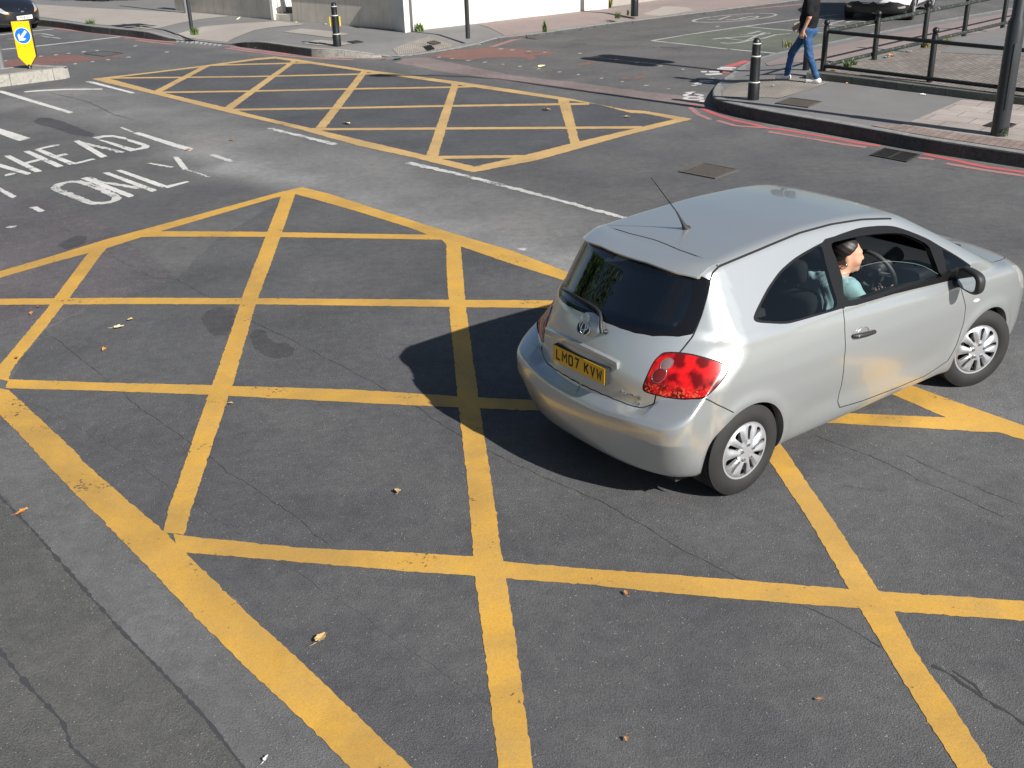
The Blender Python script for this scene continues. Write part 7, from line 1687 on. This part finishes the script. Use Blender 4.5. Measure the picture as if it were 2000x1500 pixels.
# ------------------------------------------------------------------ leaves, weeds and shrubs
ML = [simple('leaf_tan', (.50, .34, .15), .8, var=.35, vscale=60), simple('leaf_orange', (.48, .20, .05), .8, var=.35, vscale=60), simple('leaf_pale', (.62, .58, .34), .8, var=.2, vscale=60), simple('leaf_brown', (.22, .12, .06), .8, var=.3, vscale=60), simple('paper', (.75, .74, .70), .8, var=.1)]
def leaf(u, v, z, size, mat, label, curl=.35, seed=0, lobes=5, cat='leaf'):
    rs = np.random.RandomState(seed + 40); p = g(u, v, z + .006); V = [(0, 0, .004)]; n = 26; F = []
    for i in range(n):
        a = 2 * pi * i / n; rad = size * (.62 + .38 * abs(cos(a * lobes / 2)) ** .8) * (.8 + .35 * rs.rand()) * (1.0 - .25 * abs(sin(a)))
        x, y = rad * cos(a), rad * .72 * sin(a); V.append((x, y, .004 + curl * size * (abs(y) / size) ** 1.5 + curl * .35 * size * rs.rand()))
    for i in range(n): F.append((0, 1 + i, 1 + (i + 1) % n))
    b = len(V); V += [(-size * .9, 0, .004), (-size * .9, .0025, .006), (-size * 1.7, size * .3, .006), (-size * 1.7, size * .3 + .003, .006)]; F.append((b, b + 1, b + 3, b + 2))
    o = mesh_obj('leaf' if cat == 'leaf' else 'litter', V, F, mat); o.location = p; o.rotation_euler = (rs.randn() * .15, rs.randn() * .15, rs.rand() * 6.28); return tag(o, label, cat, 'fallen leaves on the road and pavement' if cat == 'leaf' else None)
LV = [(627, 1247, 0, .055, 0, 'large crumpled tan leaf on the asphalt in the lower left of the near box'), (776, 959, 0, .042, 0, 'tan leaf lying upright above the long central yellow stripe'), (231, 639, 0, .055, 2, 'pale green leaf in the left cell of the near box'), (203, 682, 0, .032, 1, 'curled orange leaf below the pale green leaf'),
      (61, 612, 0, .034, 1, 'orange leaf near the left edge under the yellow row'), (75, 599, 0, .026, 3, 'small brown leaf touching the yellow row at the left edge'), (32, 699, 0, .032, 3, 'dark curled leaf on the yellow border at the left'), (44, 999, 0, .045, 1, 'bright orange leaf on the coarse strip at the lower left'),
      (450, 788, 0, .03, 0, 'pinkish leaf scrap beside the crossing of two yellow stripes'), (255, 624, 0, .035, 0, 'flat dull leaf next to the pale green leaf'), (678, 241, 0, .10, 2, 'pale leaf in the far yellow box'), (368, 292, 0, .06, 1, 'orange leaf at the end of a white dash'),
      (1068, 214, 0, .10, 0, 'tan leaf lying in the right of the far box'), (1225, 228, 0, .06, 0, 'leaf scrap near the far box right corner'), (452, 273, 0, .05, 3, 'small brown leaf on the pale band of road'), (520, 1482, 0, .022, 4, 'white scrap at the bottom edge of the road'), (1600, 1366, 0, .016, 1, 'tiny orange leaf low in the middle right cell'),
      (1222, 1158, 0, .02, 1, 'tiny orange leaf under the long horizontal stripe'), (1223, 1443, 0, .018, 1, 'slim orange leaf near the bottom right of the central stripe'),
      (1877, 190, ZP, .07, 1, 'orange leaf at the foot of the mossy kerb by the slabs'), (1821, 177, ZP, .06, 0, 'tan leaf on the pavement under the mossy kerb'), (1803, 185, ZP, .06, 4, 'pale leaf on the pavement below the mossy kerb'), (1940, 197, ZP, .07, 0, 'yellow leaf beside the lamp column door'),
      (1983, 198, ZP, .08, 2, 'pale leaf at the kerb right of the lamp column'), (1628, 138, ZB, .09, 1, 'orange and yellow leaves heap by the corner rail post'), (1740, 109, ZB, .12, 1, 'orange leaf on white litter under the worn lower rail'), (1655, 163, ZP, .05, 0, 'small leaf against the mossy kerb'), (1715, 163, ZP, .06, 0, 'leaf scraps under the middle of the mossy kerb'),
      (578, 45, ZP, .10, 2, 'yellow leaf on the far pavement below the stone steps'), (637, 48, ZP, .08, 2, 'yellow leaf on the far pavement left of the far bollard'), (466, 37, ZP, .10, 2, 'pale leaf on the far pavement under the grey wall'), (508, 94, 0, .10, 2, 'pale leaf in the red lined gutter'), (750, 116, 0, .09, 2, 'yellow leaf on the pink strip before the crossing'),
      (1057, 130, 0, .10, 2, 'upright yellow leaf on the side road mouth'), (1356, 183, 0, .08, 3, 'brown leaf on the worn white letters at the crossing')]
for i, (u, v, z, s, m, lb) in enumerate(LV): leaf(u, v, z + (.0 if z else .009), s, ML[m], lb, seed=i, lobes=3 + i % 3)
leaf(1776, 101, ZB, .10, ML[4], 'white scrap of litter under the worn lower rail', cat='litter'); leaf(777, 115.5, 0.004, .16, simple('green_litter', (.03, .16, .12), .5), 'flattened green wrapper on the pink strip', cat='litter', lobes=7); leaf(1512, 167, ZP, .045, ML[4], 'white scrap on the tactile paving', cat='litter'); leaf(1733, 112, ZB, .11, ML[4], 'crumpled white tissue under the worn lower rail', cat='litter')
MG = simple('weed_green', (.10, .16, .035), .7, var=.4, vscale=30); MGD = simple('shrub_leaf', (.045, .085, .022), .6, var=.5, vscale=9); MGY = simple('dry_grass', (.26, .24, .09), .8, var=.3, vscale=30)
def weed(u, v, z, h, spread, n, label, mat=None, seed=0, broad=1.0):
    rs = np.random.RandomState(seed + 7); V = []; F = []
    for k in range(n):
        a = rs.rand() * 6.28; L = h * (.45 + .7 * rs.rand()); lean = spread * (.3 + .9 * rs.rand()); bx, by = rs.randn(2) * spread * .25; w = h * .05 * broad * (.6 + .8 * rs.rand()); px_, py_ = -sin(a) * w, cos(a) * w; b = len(V)
        for t in (0, .35, .7, 1.0):
            x = bx + cos(a) * lean * t * t; y = by + sin(a) * lean * t * t; zz = L * (t - .28 * t * t * (lean / h)); ww = (1 - t) ** .6 if t > .3 else .8
            V += [(x + px_ * ww, y + py_ * ww, zz), (x - px_ * ww, y - py_ * ww, zz)]
        for t in range(3): F.append((b + 2 * t, b + 2 * t + 1, b + 2 * t + 3, b + 2 * t + 2))
    o = mesh_obj('weed', V, F, mat or MG); o.location = g(u, v, z); return tag(o, label, 'weed', 'weeds growing along walls and kerbs')
WD = [(381, 68, ZP, .24, .16, 90, 'grass tuft at the foot of the leaning sign pole', None, 1.0), (821, 61, ZP, .26, .14, 60, 'weed at the white pillar foot', None, 1.6), (1080, 26, ZP, .30, .16, 40, 'bright green weed against the white wall between the two posts', None, 2.2), (1152, 19.5, ZP, .30, .18, 40, 'green weed against the white wall at its far end', None, 1.6),
      (1206, 36, ZP, .22, .16, 50, 'low green weed on the far pavement before the lamp column', None, 1.2), (1064, 63, ZP, .30, .07, 26, 'upright weed growing from the far kerb', None, 1.8), (178, 47, ZP, .18, .22, 80, 'grass growing over the far left kerb', None, 1.0), (272, 56.5, ZP, .10, .16, 40, 'thin grass patch at the kerb left of the sign pole', MGY, 1.0),
      (1654, 132, ZB, .16, .10, 40, 'green weed by the lower rail near the corner post', None, 1.8), (1668, 127, ZB, .14, .09, 30, 'second green weed further along the lower rail', None, 1.8), (1810, 93, ZB, .14, .12, 40, 'weed at the foot of a rail post in the setts', MGY, 1.8), (1850, 82, ZB, .12, .16, 50, 'dry grass along the worn lower rail', MGY, 1.0), (1190, 15, ZP, .5, .10, 40, 'climbing weed on the end of the white wall', MGY, 2.0),
      (1540, 93, ZP, .22, .14, 40, 'yellowed grass sprouting from the side road kerb', MGY, 1.0), (1957, 267, ZP, .16, .08, 60, 'dark leafy weed at the base of the lamp column', MGD, 2.6), (1226, 30, ZP, .16, .07, 20, 'little weed left of the black lamp column base', None, 2.0), (1148, 50, .02, .10, .05, 14, 'tiny weed in the far kerb joint', MGY, 2.0), (1205, 44, .02, .08, .05, 10, 'tiny weed farther up the far kerb', MGY, 2.0), (1409, 19, .02, .12, .07, 14, 'small dark weed far up the side road kerb', MGD, 2.0)]
for i, (u, v, z, h, s, n, lb, m, br) in enumerate(WD): weed(u, v, z, h, s, n, lb, m, i, br)
# leafy shrubs and trees
def leaves_mesh(centres, radii, n, size, rs, squash=1.0):
    V = []; F = []
    for k in range(n):
        j = rs.randint(len(centres)); d = rs.randn(3); d /= np.linalg.norm(d); r = radii[j] * (rs.rand() ** .38); c = np.array(centres[j]) + d * r * [1, 1, squash]
        if c[2] < .02: c[2] = .02 + rs.rand() * .1
        a = rs.randn(3); a /= np.linalg.norm(a); b = np.cross(a, rs.randn(3)); b /= np.linalg.norm(b); s = size * (.6 + .8 * rs.rand()); i = len(V)
        V += [c - a * s, c + b * s * .5, c + a * s, c - b * s * .5]; F.append((i, i + 1, i + 2, i + 3))
    return V, F
def shrub(p, R, n, label, seed, mat=MGD, size=.06):
    rs = np.random.RandomState(seed); o = empty('shrub', p); tag(o, label, 'shrub', 'shrubs behind the far pavement')
    cs = [(rs.randn() * R * .5, rs.randn() * R * .4, R * (.35 + .9 * rs.rand())) for _ in range(9)]; V, F = leaves_mesh(cs, [R * (.4 + .25 * rs.rand()) for _ in cs], n, size, rs, .9); mesh_obj('foliage', V, F, mat, o)
    mb = MB()
    for c in cs[:5]: mb.tube([(0, 0, 0), (c[0] * .5, c[1] * .5, c[2] * .5), c], [.03, .02, .008], 6)
    mb.build('stem', MS_COPE, o)
for i, (u, v, R) in enumerate([(175, 4, .75), (205, 5, .8), (237, 4, .8), (262, 1, .7)]): shrub(g(u, v, ZP) + np.array([0, .9, 0]), R, 1500, ['low shrub at the left end of the hedge by the drive', 'dense low shrub in the middle left of the hedge', 'dense low shrub in the middle right of the hedge', 'small shrub nearest the drive'][i], 30 + i)
for i, (u, v, R) in enumerate([(120, -6, .9), (70, -12, 1.0)]): shrub(g(u, v, ZP) + np.array([0, 1.2, 0]), R, 1500, ['dark shrub above the black car bonnet side', 'dark shrub farther left behind the black car'][i], 40 + i)
MBARK = simple('bark', (.10, .075, .055), .9, var=.4, vscale=8, bump=.6, bscale=14)
def tree(p, H, R, n, label, seed):
    rs = np.random.RandomState(seed); o = empty('tree', p); tag(o, label, 'tree', 'street trees behind the photographer'); cs = []; mb = MB(); tops = []
    mb.tube([(0, 0, -.1), (.05, 0, H * .2), (.0, .1, H * .45), (.1, 0, H * .8)], [.26, .21, .16, .05], 10)
    for k in range(16):
        a = rs.rand() * 6.28; z0 = H * (.28 + .45 * rs.rand()); e = (cos(a) * R * (.4 + .5 * rs.rand()), sin(a) * R * (.4 + .5 * rs.rand()), z0 + H * (.05 + .2 * rs.rand())); mb.tube([(0, 0, z0), (e[0] * .5, e[1] * .5, (z0 + e[2]) / 2 + .2), e], [.09, .06, .02], 6); cs.append(e)
    for k in range(10): cs.append((rs.randn() * R * .35, rs.randn() * R * .35, H * (.55 + .42 * rs.rand())))
    mb.build('trunk', MBARK, o, 50); V, F = leaves_mesh(cs, [R * (.28 + .2 * rs.rand()) for _ in cs], n, .13, rs); mesh_obj('crown', V, F, MGD, o)
tree((-15.5, 10.5, 0), 10.2, 4.6, 11000, 'tall leafy tree mirrored in the rear window of the silver car', 5)
tree((-11.8, 15.8, 0), 7.8, 3.6, 8000, 'lower spreading tree by the left kerb, mirrored at the wiper of the silver car', 8)
# ------------------------------------------------------------------ separate pieces become objects of their own
def split_loose(o, name=None):
    bm = bmesh.new(); bm.from_mesh(o.data); seen = set(); isl = []
    for v in bm.verts:
        if v.index in seen: continue
        st = [v]; seen.add(v.index); cur = []
        while st:
            q = st.pop(); cur.append(q.index)
            for e in q.link_edges:
                w = e.other_vert(q)
                if w.index not in seen: seen.add(w.index); st.append(w)
        isl.append(set(cur))
    bm.free()
    if len(isl) < 2: return
    me = o.data
    for k, s in enumerate(isl):
        m2 = me.copy(); b2 = bmesh.new(); b2.from_mesh(m2); b2.verts.ensure_lookup_table(); bmesh.ops.delete(b2, geom=[v for v in b2.verts if v.index not in s], context='VERTS'); b2.to_mesh(m2); b2.free()
        if k == 0: o.data = m2; t = o
        else:
            t = o.copy(); t.data = m2; COL.objects.link(t)
        if name: t.name = name
for o in list(bpy.data.objects):
    if o.type != 'MESH': continue
    n = o.name.split('.')[0]
    if n in ('arch_lip', 'ledge', 'headrest_rods', 'wheel_nuts', 'sill_trim', 'intake_bars'): split_loose(o, {'wheel_nuts': 'wheel_nut', 'headrest_rods': 'headrest_rod', 'intake_bars': 'intake_bar'}.get(n, n))
